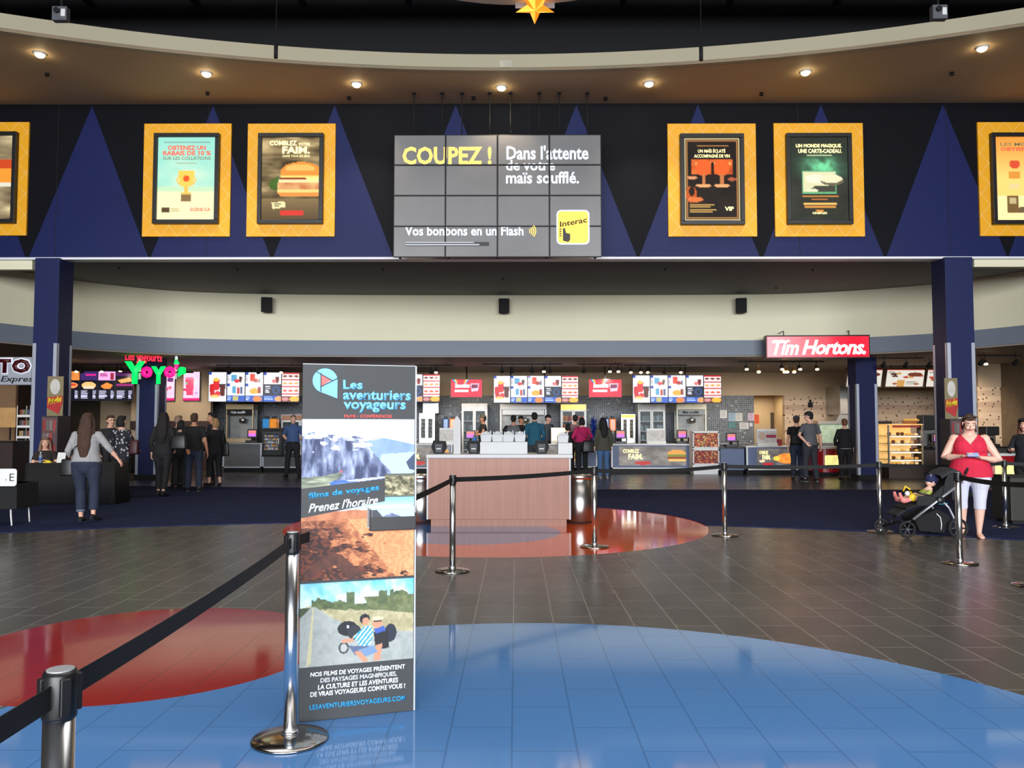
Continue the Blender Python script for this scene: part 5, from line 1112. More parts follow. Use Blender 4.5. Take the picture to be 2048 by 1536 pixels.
    if legm:
        T = MB(); wz = 1.0; T.tube([sp(0.775), sp(0.83, 0.004), sp(0.92, 0.008), sp(wz, 0)], [(0.09 * w, 0.08 * w), (0.135 * w, 0.112 * w), (0.173 * w * hipw, 0.126 * w), (0.160 * w * hipw ** .5, 0.115 * w)], 22)
        for k in 'ab':
            hp_, kn, an, td, lp, lr = LG[k]; pts, rad = [], []
            for p, r in zip(lp[:7], lr[:7]):
                if p.z < legz + 0.02 and not seat: break
                pts.append(p); rad.append(r + 0.009 + 0.012 * (loose - 1) + (0.012 * loose if r < 0.05 else 0.004))
            if not seat and pts[-1].z > legz + 0.03:
                q = lp[len(pts)] if len(pts) < 8 else an; tt = (pts[-1].z - legz) / max(pts[-1].z - q.z, 1e-4); pts.append(pts[-1].lerp(q, min(1, tt))); rad.append(rad[-1] - 0.003)
            T.tube(pts, rad, 16)
        remesh(T, 'trousers', legm, root, vx, 1)
    if not barefoot:
        for k in 'ab':
            hp_, kn, an, td, lp, lr = LG[k]; T = MB(); SM = shoem or MATTE
            T.tube([an + V3(0, 0, -0.045) - td * 0.062, an + V3(0, 0, -0.035) - td * 0.02, an + td * 0.04 + V3(0, 0, -0.042), an + td * 0.1 + V3(0, 0, -0.055), an + td * 0.175 + V3(0, 0, -0.062), an + td * 0.205 + V3(0, 0, -0.066)], [(0.028, 0.032), (0.04, 0.045), (0.045, 0.04), (0.048, 0.03), (0.044, 0.022), (0.026, 0.014)], 14, up=(0, 0, 1))
            sh_ = T.build('shoe', SM, root)
            T = MB(); T.tube([an + V3(0, 0, -0.078) - td * 0.064, an + V3(0, 0, -0.078) + td * 0.02, an + V3(0, 0, -0.078) + td * 0.13, an + V3(0, 0, -0.078) + td * 0.21], [(0.028, 0.008), (0.038, 0.008), (0.048, 0.008), (0.022, 0.007)], 12, up=(0, 0, 1)); T.build('sole', MATS.get('pale sole') or mat('pale sole', (150, 148, 144), 0.7) if shoem else MATTE, sh_)
    HM = hairm or mat('dark brown hair', (34, 24, 20), 0.85, vary=0.3, scale=40, stretch=(1, 1, 0.15))
    if hair != 'none':
        T = MB(); T.ell(hp(0, 0.03, 0.036), (0.083, 0.092, 0.088), RH, 18); T.ell(hp(0, 0.05, -0.015), (0.074, 0.062, 0.07), RH, 14); T.ell(hp(0, -0.028, 0.082), (0.066, 0.058, 0.04), RH, 12)
        if hair in ('long', 'curly'):
            T.tube([hp(0, 0.06, 0.02), hp(0, 0.075, -0.08), sp(1.42, 0.1), sp(1.42 - hlen * .5, 0.115 + 0.02 * w), sp(1.45 - hlen, 0.105 + .02 * w)], [(0.086, 0.06), (0.098, 0.055), (0.11, 0.048), (0.10, 0.04), (0.055, 0.022)], 16)
            for sx in (-1, 1): T.tube([hp(sx * 0.06, 0.0, 0.07), hp(sx * 0.083, 0.01, 0.0), hp(sx * 0.09, 0.015, -0.09), sp(1.42, 0.0 if face else 0.05, sx * 0.105), sp(1.5 - hlen * (1 if face else .6), -0.075 if face else 0.07, sx * 0.10)], [0.02, 0.027, 0.032, 0.036, 0.018], 10)
        if hair == 'curly':
            rs = random.Random(3)
            for i in range(40): a = rs.uniform(0, 2 * PI); zz = rs.uniform(-0.2, 0.08); T.ell(hp(0.1 * math.cos(a), 0.055 + 0.07 * math.sin(a) if math.sin(a) > -0.3 else 0.03, zz), (0.035, 0.035, 0.035), seg=8)
        if hair == 'bun': T.ell(hp(0, 0.075, 0.09), (0.045, 0.045, 0.045), RH, 12)
        if hair == 'pony': T.tube([hp(0, 0.1, 0.02), hp(0, 0.14, -0.02), hp(0, 0.13, -0.12), hp(0, 0.12, -0.2)], [0.022, 0.035, 0.03, 0.012], 10)
        if hair == 'bob': T.tube([hp(0, 0.06 if face else 0.05, 0.03), hp(0, 0.075 if face else 0.06, -0.05), hp(0, 0.07 if face else 0.055, -0.11)], [(0.088, 0.07), (0.095, 0.07), (0.085, 0.05)], 14)
        remesh(T, 'hair', HM, root, vx, 2, None)
    if cap:
        T = MB(); Rc = RH @ Matrix.Rotation(capdir, 3, 'Z'); T.ell(hp(0, 0.012, 0.055), (0.092, 0.106, 0.082), RH, 18)
        for vv in list(T.bm.verts):
            if (RH.inverted() @ (vv.co - hp(0, 0.012, 0.04))).z < -0.005: T.bm.verts.remove(vv)
        c_ = hp(0, 0.012, 0.04); br = [c_ + Rc @ V3(0.082 * math.cos(a), -0.085 + 0.085 * -math.sin(a), -0.004 - 0.0 * a) for a in np.linspace(0, PI, 11)]
        vs = [T.bm.verts.new(p) for p in br]; vs2 = [T.bm.verts.new(p + V3(0, 0, 0.008)) for p in br]; T.bm.faces.new(vs); T.bm.faces.new(vs2[::-1])
        for i in range(11): T.bm.faces.new((vs[i], vs[(i + 1) % 11], vs2[(i + 1) % 11], vs2[i]))
        T.build('cap', cap, root)
    if face:
        for sx in (-1, 1):
            T = MB(); T.ell(hp(sx * 0.031, -0.076, 0.008), (0.0145, 0.009, 0.0085), RH, 12); T.mi = 1; T.ell(hp(sx * 0.031, -0.0815, 0.008), (0.007, 0.0055, 0.007), RH, 10); T.build('eye', [mat('eye white', (226, 222, 216), 0.3), mat('dark iris', (44, 34, 28), 0.2)], root)
            T = MB(); T.tube([hp(sx * 0.014, -0.083, 0.029), hp(sx * 0.033, -0.08, 0.034), hp(sx * 0.05, -0.07, 0.028)], [0.003, 0.0042, 0.002], 6); T.build('eyebrow', HM, root)
        T = MB(); T.tube([hp(-0.025, -0.078, -0.058), hp(-0.01, -0.087, -0.056), hp(0.01, -0.087, -0.056), hp(0.025, -0.078, -0.058)], [0.003, 0.006, 0.006, 0.003], 8); T.build('lips', mat('lip', (176, 92, 86), 0.45), root)
    if glasses:
        T = MB()
        for sx in (-1, 1): T.tube([hp(sx * 0.032 + 0.022 * math.cos(a), -0.094, 0.006 + 0.017 * math.sin(a)) for a in np.linspace(0, 2 * PI, 15)], 0.003, 6); T.tube([hp(sx * 0.054, -0.092, 0.01), hp(sx * 0.078, 0.0, 0.008)], 0.003, 6)
        T.tube([hp(-0.01, -0.096, 0.01), hp(0.01, -0.096, 0.01)], 0.003, 6); T.build('glasses', MATTE, root)
    root['_'] = 0; del root['_']
    M = Matrix.Translation(root.location) @ Matrix.Rotation(rz, 4, 'Z') @ Matrix.Scale(s, 4)
    return root, dict(hp=hp, sp=sp, AR=AR, LG=LG, M=M, RH=RH)

def bag(label, M, pts, size, m, strap=None, name='handbag', rot=0.0):
    """soft bag centred on a body-space point, strap through body-space points"""
    c = M @ Vector(pts); t = thing(name, label, 'bag', c, rot); a, b, d = size; mb = MB(); mb.box(-a / 2, a / 2, -b / 2, b / 2, -d / 2, d / 2, min(a, b, d) * 0.25)
    for v in mb.bm.verts: v.co.x *= 1 - 0.18 * (v.co.z / d + 0.5); v.co.y *= 1 - 0.5 * (v.co.z / d + 0.5)
    mb.build('pouch', m, t, smooth=True)
    if strap:
        q = Matrix.Rotation(-rot, 3, 'Z'); mb = MB(); mb.tube([q @ ((M @ Vector(p)) - c) for p in strap], [(0.006, 0.014)] * len(strap), 6); mb.build('strap', m, t)
    return t
DKJ = cloth('dark denim', (34, 42, 62)); BLK = cloth('black', (20, 20, 23)); BLK2 = cloth('soft black', (27, 27, 30)); JEAN = cloth('blue denim', (62, 96, 136)); CHAR = cloth('charcoal', (46, 48, 54))
BLOND = mat('blond hair', (150, 116, 76), 0.85, vary=0.3, scale=40, stretch=(1, 1, 0.15)); BRH = mat('brown hair', (60, 40, 30), 0.85, vary=0.35, scale=40, stretch=(1, 1, 0.15)); BKH = mat('black hair', (17, 14, 14), 0.85, vary=0.2, scale=40, stretch=(1, 1, 0.15)); REDH = mat('auburn hair', (92, 46, 28), 0.6, vary=0.3, scale=30)
LBAG = mat('black leather', (18, 18, 20), 0.45, vary=0.15, scale=12)
hang = ((0.225, 0.03, 1.12), (0.235, -0.03, 0.89), (-1, 0, 0))
# grey blouse walking away
r, K = person('person in sheer grey blouse and rolled dark jeans walking away, far left', 170, 1045, PI + 0.12, 1.70, w=1.22, fem=True, topm=cloth('sheer grey', (150, 148, 150)), top='blouse', sleeve=1.35, hem=0.95, legm=DKJ, legz=0.2, loose=1.2, hair='long', hairm=BRH, hlen=0.42,
    arms={'a': ((0.34, 0.02, 1.18), (0.46, -0.05, 1.0), (-1, 0, 0.3)), 'b': ((0.27, 0.04, 1.13), (0.24, -0.12, 0.95), (-1, 0, 0))}, feet={'a': (0.14, 0.02, 0.05, 0.2), 'b': (0.09, -0.1, 0.0, 0.1)})
for k in 'ab':
    an = K['LG'][k][2]; kn = K['LG'][k][1]; p = kn.lerp(an, 0.70); mb = MB(); mb.tube([p, p + V3(0, 0, -0.045)], [0.066, 0.069], 16); mb.build('rolled_cuff', cloth('faded denim', (96, 106, 124)), r)
bag('small dark crossbody bag hanging at the left hip of the grey blouse walker', K['M'], (0.30, -0.02, 0.87), (0.2, 0.09, 0.26), LBAG, [(0.27, -0.02, 0.98), (0.17, 0.13, 1.15), (-0.05, 0.135, 1.38), (-0.1, 0.02, 1.47)])
# floral print, back
r, K = person('person in navy and white floral blouse seen from behind, beside the covered table', 240, 997, PI - 0.25, 1.70, w=1.15, fem=True, top='blouse', topm=floral_material(), sleeve=1.2, hem=0.84, legm=BLK, loose=1.3, hair='bob', hairm=BKH,
    arms={'a': ((0.26, -0.04, 1.14), (0.2, -0.24, 1.05), (0, 0, -1)), 'b': ((0.25, 0.0, 1.12), (0.2, -0.2, 1.0), (-1, 0, 0))})
bag('maroon shoulder bag carried by the person in the floral blouse', K['M'], (-0.34, 0.02, 1.08), (0.2, 0.16, 0.3), mat('maroon leather', (58, 22, 28), 0.5), [(-0.32, 0.02, 1.2), (-0.22, 0.05, 1.42), (-0.17, -0.03, 1.44), (-0.3, -0.05, 1.2)])
person('person with glasses looking right, half hidden behind the floral blouse', loc=(P(221, 850, 18.2)[0], 18.2, 0), rz=0.9, h=1.72, topm=BLK2, sleeve=1.9, legm=BLK, hair='short', hairm=BRH, glasses=True, face=True)
# woman in black with long dark hair
r, K = person('person in black with long black hair and heels, back turned, beside second column', 324, 994, PI + 0.1, 1.78, w=1.02, fem=True, topm=BLK, top='jacket', sleeve=1.85, hem=0.86, legm=BLK, legz=0.16, hair='long', hairm=BKH, hlen=0.36, loose=1.1,
    arms={'a': ((0.24, 0.02, 1.12), (0.2, -0.14, 0.98), (-1, 0, 0)), 'b': hang}, feet={'a': (0.05, 0.06, 0.045, 0.1), 'b': (0.09, -0.08, 0.045, 0.1)})
bag('large black handbag with pale trim on the shoulder of the person in black', K['M'], (-0.33, 0.06, 1.12), (0.34, 0.14, 0.3), LBAG, [(-0.4, 0.05, 1.25), (-0.2, 0.03, 1.45), (-0.24, 0.05, 1.25)])
person('person with short blond hair standing behind the man in black T-shirt', loc=(P(357, 850, 20.2)[0], 20.2, 0), rz=PI - 0.3, h=1.74, topm=BLK2, sleeve=1.9, legm=BLK, hair='short', hairm=mat('ash blond hair', (128, 104, 84), 0.6, vary=0.3, scale=40))
r, K = person('person with short black hair in black, hugging a yellow folder', loc=(P(362, 850, 19.3)[0], 19.3, 0), rz=PI + 0.2, h=1.62, fem=True, w=1.05, topm=BLK2, sleeve=1.2, hem=0.86, legm=BLK, hair='bob', hairm=BKH)
c = K['M'] @ Vector((0.29, 0.08, 0.97)); mb = MB(); mb.box(-0.11, 0.11, -0.02, 0.02, -0.16, 0.12, 0.006, rot=(0, 0.1, 0)); o = mb.build('folder', mat('mustard folder', (190, 146, 50), 0.6)); o.location = c; tag(o, 'mustard yellow folder held beside the man in the black T-shirt', 'folder')
r, K = person('man in black T-shirt and dark jeans seen from behind, one hand behind back', 386, 983, PI + 0.15, 1.78, w=1.1, topm=BLK, sleeve=0.75, hem=0.9, legm=DKJ, loose=1.25, hair='short', hairm=BRH, sk='tan',
    arms={'a': ((0.25, 0.05, 1.13), (0.29, 0.0, 0.87), (-1, 0, 0)), 'b': ((0.27, 0.08, 1.13), (0.12, 0.15, 0.93), (0, 1, 0))}, feet={'a': (0.13, 0.0, 0, 0.3), 'b': (0.12, -0.05, 0, 0.3)}, shoem=MATTE)
person('man in dark suit with lanyard facing left, behind the blond woman', loc=(P(424, 850, 20.8)[0], 20.8, 0), rz=-1.25, h=1.82, topm=cloth('dark suit', (32, 34, 44)), top='jacket', sleeve=1.9, hem=0.86, legm=BLK, hair='short', hairm=BKH, arms={'a': ((0.22, -0.1, 1.15), (0.12, -0.25, 1.22), (1, 0, 0)), 'b': hang}, face=True, sk='tan')
r, K = person('blond woman in black cardigan and cropped trousers, turned left', 428, 974, PI / 2 + 2.3, 1.68, w=1.08, fem=True, topm=BLK2, top='cardigan', sleeve=1.85, hem=0.84, legm=BLK, legz=0.24, loose=1.2, hair='bob', hairm=BLOND, feet={'a': (0.12, 0.05, 0.02, 0.2), 'b': (0.1, -0.08, 0.02, 0.2)})
bag('black tote carried behind the blond woman in the black cardigan', K['M'], (-0.24, 0.12, 0.95), (0.16, 0.1, 0.34), LBAG, [(-0.22, 0.12, 1.1), (-0.2, 0.05, 1.44), (-0.26, 0.1, 1.1)])
# guard
GB = cloth('steel blue', (58, 82, 124), 0.06)
r, K = person('man in steel blue uniform shirt with black trousers, hands behind back', 585, 953, 0.15, 1.80, w=1.06, topm=GB, sleeve=0.8, hem=0.97, legm=BLK, loose=1.3, hair='short', hairm=mat('greying hair', (96, 78, 62), 0.6, vary=0.3, scale=30), face=True, collar=True, head=(0.25, -0.06),
    arms={'a': ((0.27, 0.08, 1.15), (0.12, 0.17, 0.97), (0, 1, 0)), 'b': ((0.27, 0.08, 1.15), (0.1, 0.19, 0.97), (0, 1, 0))}, feet={'a': (0.17, 0.0, 0, 0.3), 'b': (0.17, 0.0, 0, 0.3)})
mb = MB(); mb.tube([K['sp'](0.955, 0), K['sp'](0.995, 0)], [(0.183, 0.138), (0.181, 0.136)], 20); mb.build('belt', LBAG, r)
# staff and customers round the centre counter
Yb = 27.45
CAMO = mat('camouflage cloth', (78, 80, 58), 0.8, vary=0.5, scale=25)
person('employee in black tee and camouflage cap at the left register, facing left', loc=(P(966, 850, Yb)[0], Yb, 0), rz=-1.35, h=1.84, w=1.08, topm=BLK2, sleeve=0.4, legm=BLK, hair='short', cap=CAMO, sk='tan', face=True, arms={'a': ((0.22, -0.12, 1.2), (0.14, -0.38, 1.1), (0, 0, -1)), 'b': ((0.22, -0.05, 1.15), (0.16, -0.28, 1.12), (0, 0, -1))})
GR = cloth('mid grey', (92, 94, 98))
r, K = person('man in grey shirt with black sleeves, back turned, behind the white tubs', loc=(P(1027, 850, 24.2)[0], 24.2, 0), rz=PI, h=1.8, w=1.25, topm=GR, sleeve=0, legm=CHAR, hair='short', hairm=BKH, sk='tan', arms={'a': ((0.33, -0.05, 1.16), (0.2, -0.28, 1.08), (0, 0, -1)), 'b': ((0.36, -0.05, 1.16), (0.4, -0.2, 1.06), (0, 0, -1))})
for k in 'ab':
    sh, e, wr, nr = K['AR'][k]; T = MB(); T.tube([sh + V3(0.05 if k == 'a' else -0.05, 0, 0.01), sh, sh.lerp(e, .5), e, e.lerp(wr, .2)], [0.06, 0.066, 0.06, 0.052, 0.048], 12); T.ell(sh, (0.068, 0.07, 0.066), seg=12); remesh(T, 'sleeve', BLK, r, 0.0095, 2)
person('employee in black with dark cap, partly hidden behind the grey shirt', loc=(P(1042, 850, Yb)[0], Yb, 0), rz=0.5, h=1.8, topm=BLK, legm=BLK, hair='short', hairm=BKH, sk='tan', face=True, cap=MATTE)
person('tall man in teal sweatshirt with dark hair, back turned at the counter', loc=(P(1069, 850, 23.6)[0], 23.6, 0), rz=PI + 0.1, h=1.87, w=1.15, topm=cloth('teal', (24, 82, 104), 0.06), top='sweatshirt', sleeve=1.8, hem=0.88, legm=CHAR, hair='short', hairm=BKH, sk='tan', loose=1.3, collar=True, arms={'a': ((0.26, 0.0, 1.12), (0.22, -0.15, 0.93), (-1, 0, 0)), 'b': ((0.26, -0.02, 1.12), (0.2, -0.2, 0.98), (-1, 0, 0))})
person('bearded employee in black cap and uniform facing right, behind the yellow display', loc=(P(1096, 850, Yb)[0], Yb, 0), rz=0.75, h=1.84, w=1.08, topm=cloth('dark slate', (52, 60, 72)), sleeve=0.6, legm=BLK, hair='short', hairm=BKH, cap=MATTE, sk='fair', face=True)
person('child with black hair standing left of the pink sweater', loc=(P(1136, 850, 25.7)[0], 25.7, 0), rz=PI - 0.3, h=1.55, fem=True, topm=BLK2, sleeve=1.5, legm=BLK, hair='bob', hairm=BKH)
person('person in dusty mauve top with dark hair, between child and pink sweater', loc=(P(1150, 850, 26.35)[0], 26.35, 0), rz=PI + 0.2, h=1.83, topm=cloth('dusty mauve', (128, 104, 112)), sleeve=1.8, legm=BLK, hair='short', hairm=BKH)
r, K = person('woman in bright pink sweater with black shoulder bag, back turned', 1164, 949, PI + 0.1, 1.74, w=1.2, fem=True, topm=cloth('raspberry', (182, 28, 92), 0.06), top='sweater', sleeve=1.85, hem=0.98, legm=BLK, hair='bob', hairm=BKH, loose=1.2, arms={'a': ((0.3, 0.0, 1.15), (0.28, -0.2, 1.08), (-1, 0, 0)), 'b': ((0.28, 0.0, 1.13), (0.2, -0.2, 1.05), (-1, 0, 0))})
bag('black slouchy shoulder bag across the back of the pink sweater', K['M'], (-0.16, 0.26, 0.86), (0.4, 0.16, 0.36), LBAG, [(-0.2, 0.22, 1.0), (0.05, 0.155, 1.25), (0.16, 0.09, 1.45)])
r, K = person('young woman in olive parka and blue jeans with long black hair', 1207, 957, PI + 0.15, 1.72, w=1.05, fem=True, topm=cloth('olive', (66, 64, 54)), top='parka', sleeve=1.85, hem=0.80, skirt=True, legm=JEAN, hair='long', hairm=BKH, hlen=0.3, loose=1.3, feet={'a': (0.1, 0, 0, 0.1), 'b': (0.1, -0.03, 0, 0.1)}, shoem=mat('grey sneaker', (120, 126, 134), 0.7))
# pair at the right counter
r, K = person('young person in black with grey cap worn backwards and dark backpack', loc=(P(1593, 850, 22.9)[0], 22.9, 0), rz=PI - 0.35, h=1.76, w=1.05, topm=BLK, sleeve=0.6, legm=DKJ, hair='short', hairm=BRH, cap=mat('grey cap cloth', (62, 66, 76), 0.8), capdir=0.6, lean=-0.04, arms={'a': ((0.22, -0.06, 1.15), (0.2, -0.26, 1.1), (0, 0, -1)), 'b': hang})
t = thing('backpack', 'black backpack worn by the young person in the grey cap', 'backpack', K['M'] @ Vector((0.0, 0.2, 1.2)), PI - 0.35); mb = MB(); mb.box(-0.16, 0.16, -0.07, 0.1, -0.24, 0.22, 0.06); mb.build('pack', cloth('backpack', (16, 16, 19)), t, smooth=True)
mb = MB(); mb.box(-0.12, 0.12, 0.09, 0.13, -0.2, 0.0, 0.02); mb.build('front_pocket', BLK2, t)
for sx in (-1, 1): mb = MB(); mb.tube([(sx * 0.1, -0.06, 0.16), (sx * 0.13, -0.14, 0.24), (sx * 0.13, -0.3, 0.12), (sx * 0.14, -0.28, -0.05), (sx * 0.14, -0.1, -0.2)], [(0.008, 0.022)] * 5, 6); mb.build('shoulder_strap', BLK, t)
r, K = person('man in grey T-shirt, dark grey trousers and cap, leaning to the left', 1621, 963, PI + 0.25, 1.86, w=1.08, topm=cloth('slate grey', (84, 86, 90)), sleeve=0.75, hem=0.9, legm=cloth('dark grey', (44, 46, 54)), loose=1.35, hair='short', hairm=BKH, cap=mat('black cap cloth', (28, 30, 36), 0.8), head=(0.9, 0.1), sk='fair',
    arms={'a': ((0.29, 0.02, 1.13), (0.34, -0.04, 0.88), (-1, 0, 0)), 'b': ((0.34, 0.06, 1.16), (0.2, 0.14, 0.98), (0, 1, 0))}, feet={'a': (0.16, 0, 0, 0.3), 'b': (0.16, 0, 0, 0.3)}, shoem=MATTE)
r, K = person('woman in black jacket with pale hem and reddish hair, facing the counter', loc=(P(1689, 850, 23.0)[0], 23.0, 0), rz=PI - 0.1, h=1.68, w=1.2, fem=True, topm=BLK, top='jacket', sleeve=1.85, hem=0.92, legm=BLK, hair='short', hairm=mat('reddish hair', (108, 68, 48), 0.6, vary=0.3, scale=40), loose=1.2, arms={'a': hang, 'b': ((0.27, 0, 1.13), (0.22, -0.14, 0.95), (-1, 0, 0))})
mb = MB(); mb.tube([K['sp'](0.885), K['sp'](0.925)], [(0.215, 0.155), (0.213, 0.153)], 22); mb.build('blouse_hem', mat('pale blouse', (176, 178, 182), 0.8), r)
# seated woman at the covered table
r, K = person('smiling seated woman with long straight light brown hair behind the black covered table', loc=(P(92, 850, 16.75)[0], 16.75, 0), rz=0.45, h=1.66, fem=True, topm=cloth('dark brown', (34, 27, 26)), sleeve=0.5, legm=BLK, hair='long', hairm=mat('light brown hair', (112, 84, 66), 0.6, vary=0.3, scale=40, stretch=(1, 1, 0.15)), hlen=0.34, face=True, baseup=-0.42,
    arms={'a': ((0.24, -0.08, 1.12), (0.14, -0.3, 1.22), (0, 0, -1)), 'b': ((0.24, -0.08, 1.13), (0.06, -0.3, 1.24), (0, 0, -1))}, seat={'a': ((-0.11, -0.42, 0.5), (-0.11, -0.4, 0.09)), 'b': ((0.11, -0.42, 0.5), (0.11, -0.4, 0.09))})
mb = MB(); mb.tube([K['hp'](-0.022, -0.087, -0.053), K['hp'](0, -0.092, -0.06), K['hp'](0.022, -0.087, -0.053)], [0.002, 0.005, 0.002], 6); mb.build('teeth', mat('teeth', (236, 232, 224), 0.4), r)
# right edge
r, K = person('person with curly auburn hair and black beret in black, cut by the right edge', loc=(P(2050, 850, 13.9)[0], 13.9, 0), rz=-0.9, h=1.62, w=1.05, fem=True, topm=cloth('blue black', (22, 25, 34)), top='jacket', sleeve=1.5, hem=0.86, legm=BLK, hair='curly', hairm=REDH, face=True, arms={'a': ((0.24, -0.08, 1.14), (0.12, -0.3, 1.16), (0, 0, 1)), 'b': ((0.24, 0.0, 1.12), (0.2, -0.22, 1.05), (0, 0, 1))})
T = MB(); T.ell(K['hp'](0, 0.02, 0.07), (0.115, 0.12, 0.055), K['RH'] @ Matrix.Rotation(-0.15, 3, 'X'), 18); T.build('beret', BLK, r)
# woman in red beside the stroller
RED = cloth('coral red', (206, 34, 66), 0.04, 5); WHT = cloth('white', (206, 206, 222), 0.03)
r, K = person('woman in sleeveless red top and white capri trousers looking down at her phone', 1944, 1074, -0.42, 1.655, w=1.42, fem=True, sk='pink', top='sleeveless_top', topm=RED, sleeve=0, hem=0.85, loose=1.15, hs=1.16, necks=1.22, legm=WHT, legz=0.40, hair='bob', hairm=BRH, face=True, head=(0.12, 0.42), vox=0.0065, heavyarm=1.28, neck_v=(1.31, 1.25),
    arms={'a': ((0.33, -0.03, 1.12), (0.115, -0.25, 1.15), (0.2, -0.1, 1)), 'b': ((0.36, -0.03, 1.09), (0.10, -0.25, 1.135), (0.2, -0.1, 1))}, curls=(0.8, 0.8), feet={'a': (0.11, 0.05, 0, 0.15), 'b': (0.09, -0.04, 0, 0.12)}, barefoot=True, baseup=0.0)
for k in 'ab':
    an = K['LG'][k][2]; td = K['LG'][k][3]; T = MB()
    T.tube([an + V3(0, 0, -0.08) - td * 0.062, an + V3(0, 0, -0.08), an + V3(0, 0, -0.08) + td * 0.13, an + V3(0, 0, -0.08) + td * 0.21], [(0.032, 0.006), (0.038, 0.006), (0.046, 0.006), (0.024, 0.005)], 12, up=(0, 0, 1))
    sd = V3(-td.y, td.x, 0)
    for q in (0.06, 0.12): T.tube([an + td * q + sd * 0.046 + V3(0, 0, -0.07), an + td * q + V3(0, 0, -0.012 - q * .22), an + td * q - sd * 0.046 + V3(0, 0, -0.07)], [(0.004, 0.009)] * 3, 6)
    T.build('sandal', mat('tan sandal', (150, 106, 84), 0.6), r)
T = MB()
hp = K['hp']
for sx in (-1, 1):
    T.mi = 0; T.tube([hp(sx * 0.034 + 0.026 * math.cos(a), -0.068, 0.11 + 0.018 * math.sin(a)) for a in np.linspace(0, 2 * PI, 15)], 0.004, 6); T.tube([hp(sx * 0.06, -0.066, 0.11), hp(sx * 0.092, 0.02, 0.06)], 0.004, 6); T.mi = 1; T.ell(hp(sx * 0.034, -0.068, 0.11), (0.024, 0.006, 0.016), K['RH'], 12)
T.build('sunglasses', [mat('tortoise frame', (110, 84, 66), 0.4), mat('dark lens', (20, 16, 16), 0.15)], r)
T = MB(); T.tube([hp(0.03, 0.09, -0.02), hp(0.07, 0.08, -0.08), hp(0.085, 0.03, -0.13)], [0.03, 0.03, 0.012], 10); T.build('ponytail', BRH, r)
T = MB()
for k, sx in (('a', -1), ('b', 1)): sh = K['AR'][k][0]; T.tube([V3(sx * 0.095, -0.085, 1.33), V3(sx * 0.098, -0.02, 1.435), V3(sx * 0.1, 0.07, 1.36)], [(0.05, 0.02)] * 3, 10)
remesh(T, 'shoulder_strap', RED, r, 0.0065, 2)
t = thing('smartphone', 'smartphone with pale blue case in the hands of the woman in red', 'phone', K['M'] @ Vector((0.01, -0.325, 1.175)), -0.42 + 0.1)
mb = MB(); mb.box(-0.07, 0.07, -0.02, -0.01 + 0.005, -0.035, 0.035, 0.004, rot=(-0.9, 0, 0)); mb.build('case', mat('pale blue case', (150, 170, 214), 0.4), t)
mb = MB(); mb.box(-0.063, 0.063, 0.004, 0.007, -0.03, 0.03, 0.001, rot=(-0.9, 0, 0), piv=(0, -0.0125, 0)); mb.build('screen', mat('dark screen', (30, 40, 90), 0.2, emit=0.2), t)
# baby in the stroller
so_ = S(1850, 985); r = thing('person', 'baby in navy dotted hat lying back in the black stroller', 'person', so_, 0)
def bb(u, v, d=0.0): return S(u, v, d) - so_
T = MB(); hd = bb(1862, 962)
T.tube([bb(1838, 1000), bb(1848, 992), bb(1856, 982), bb(1860, 974)], [(0.06, 0.075), (0.07, 0.08), (0.06, 0.08), (0.035, 0.035)], 14); T.ell(hd, (0.072, 0.066, 0.078), seg=16); T.ell(hd + V3(-0.05, -0.02, -0.03), (0.03, 0.04, 0.03), seg=10); T.ell(hd + V3(-0.076, -0.01, -0.012), (0.01, 0.009, 0.01), seg=8); T.ell(hd + V3(0.0, -0.068, -0.01), (0.014, 0.008, 0.02), seg=8)
for d in (-0.09, 0.07):
    T.tube([bb(1854, 982, d), bb(1843, 990, d * 1.2), bb(1834, 988, d)], [0.028, 0.024, 0.018], 10); T.tube([bb(1840, 1002, d * .7), bb(1822, 994, d), bb(1806, 1000, d), bb(1797, 997, d)], [0.042, 0.036, 0.027, 0.022], 10); T.tube([bb(1799, 1002, d), bb(1795, 992, d), bb(1793, 986, d)], [0.02, 0.022, 0.014], 10)
    for q in range(4): a = bb(1834, 988, d); T.tube([a, a + V3(-0.03, -0.015 + 0.01 * q, 0.004), a + V3(-0.04, -0.015 + 0.01 * q, -0.008)], 0.006, 6)
remesh(T, 'body', skin('pink'), r, 0.006, 2)
T = MB(); T.ell(hd + V3(0.008, 0, 0.022), (0.086, 0.08, 0.075), seg=18); T.tube([hd + V3(-0.095, -0.0, -0.005), hd + V3(-0.02, 0, 0.005)], [(0.004, 0.05), (0.012, 0.075)], 12)
remesh(T, 'sun_hat', spot_material('navy dotted cloth', (24, 28, 74), (220, 224, 236), 26, 0.2), r, 0.006, 1)
T = MB(); T.tube([bb(1834, 1003), bb(1848, 992), bb(1857, 980)], [(0.068, 0.082), (0.078, 0.09), (0.05, 0.07)], 14)
for d in (-0.09, 0.07): T.tube([bb(1854, 982, d), bb(1846, 988, d * 1.15)], [0.036, 0.033], 10)
remesh(T, 'romper', mat('lime cloth', (150, 160, 70), 0.85, vary=0.2, scale=25), r, 0.006, 2)
for d in (-0.09, 0.07):
    T = MB(); T.tube([bb(1812, 998, d), bb(1801, 1001, d), bb(1796, 998, d)], [0.034, 0.032, 0.028], 10); T.tube([bb(1800, 1003, d), bb(1795, 992, d), bb(1793, 984, d)], [0.022, 0.026, 0.018], 10); remesh(T, 'sock', mat('coral sock', (222, 130, 124), 0.85), r, 0.006, 1)
flush()
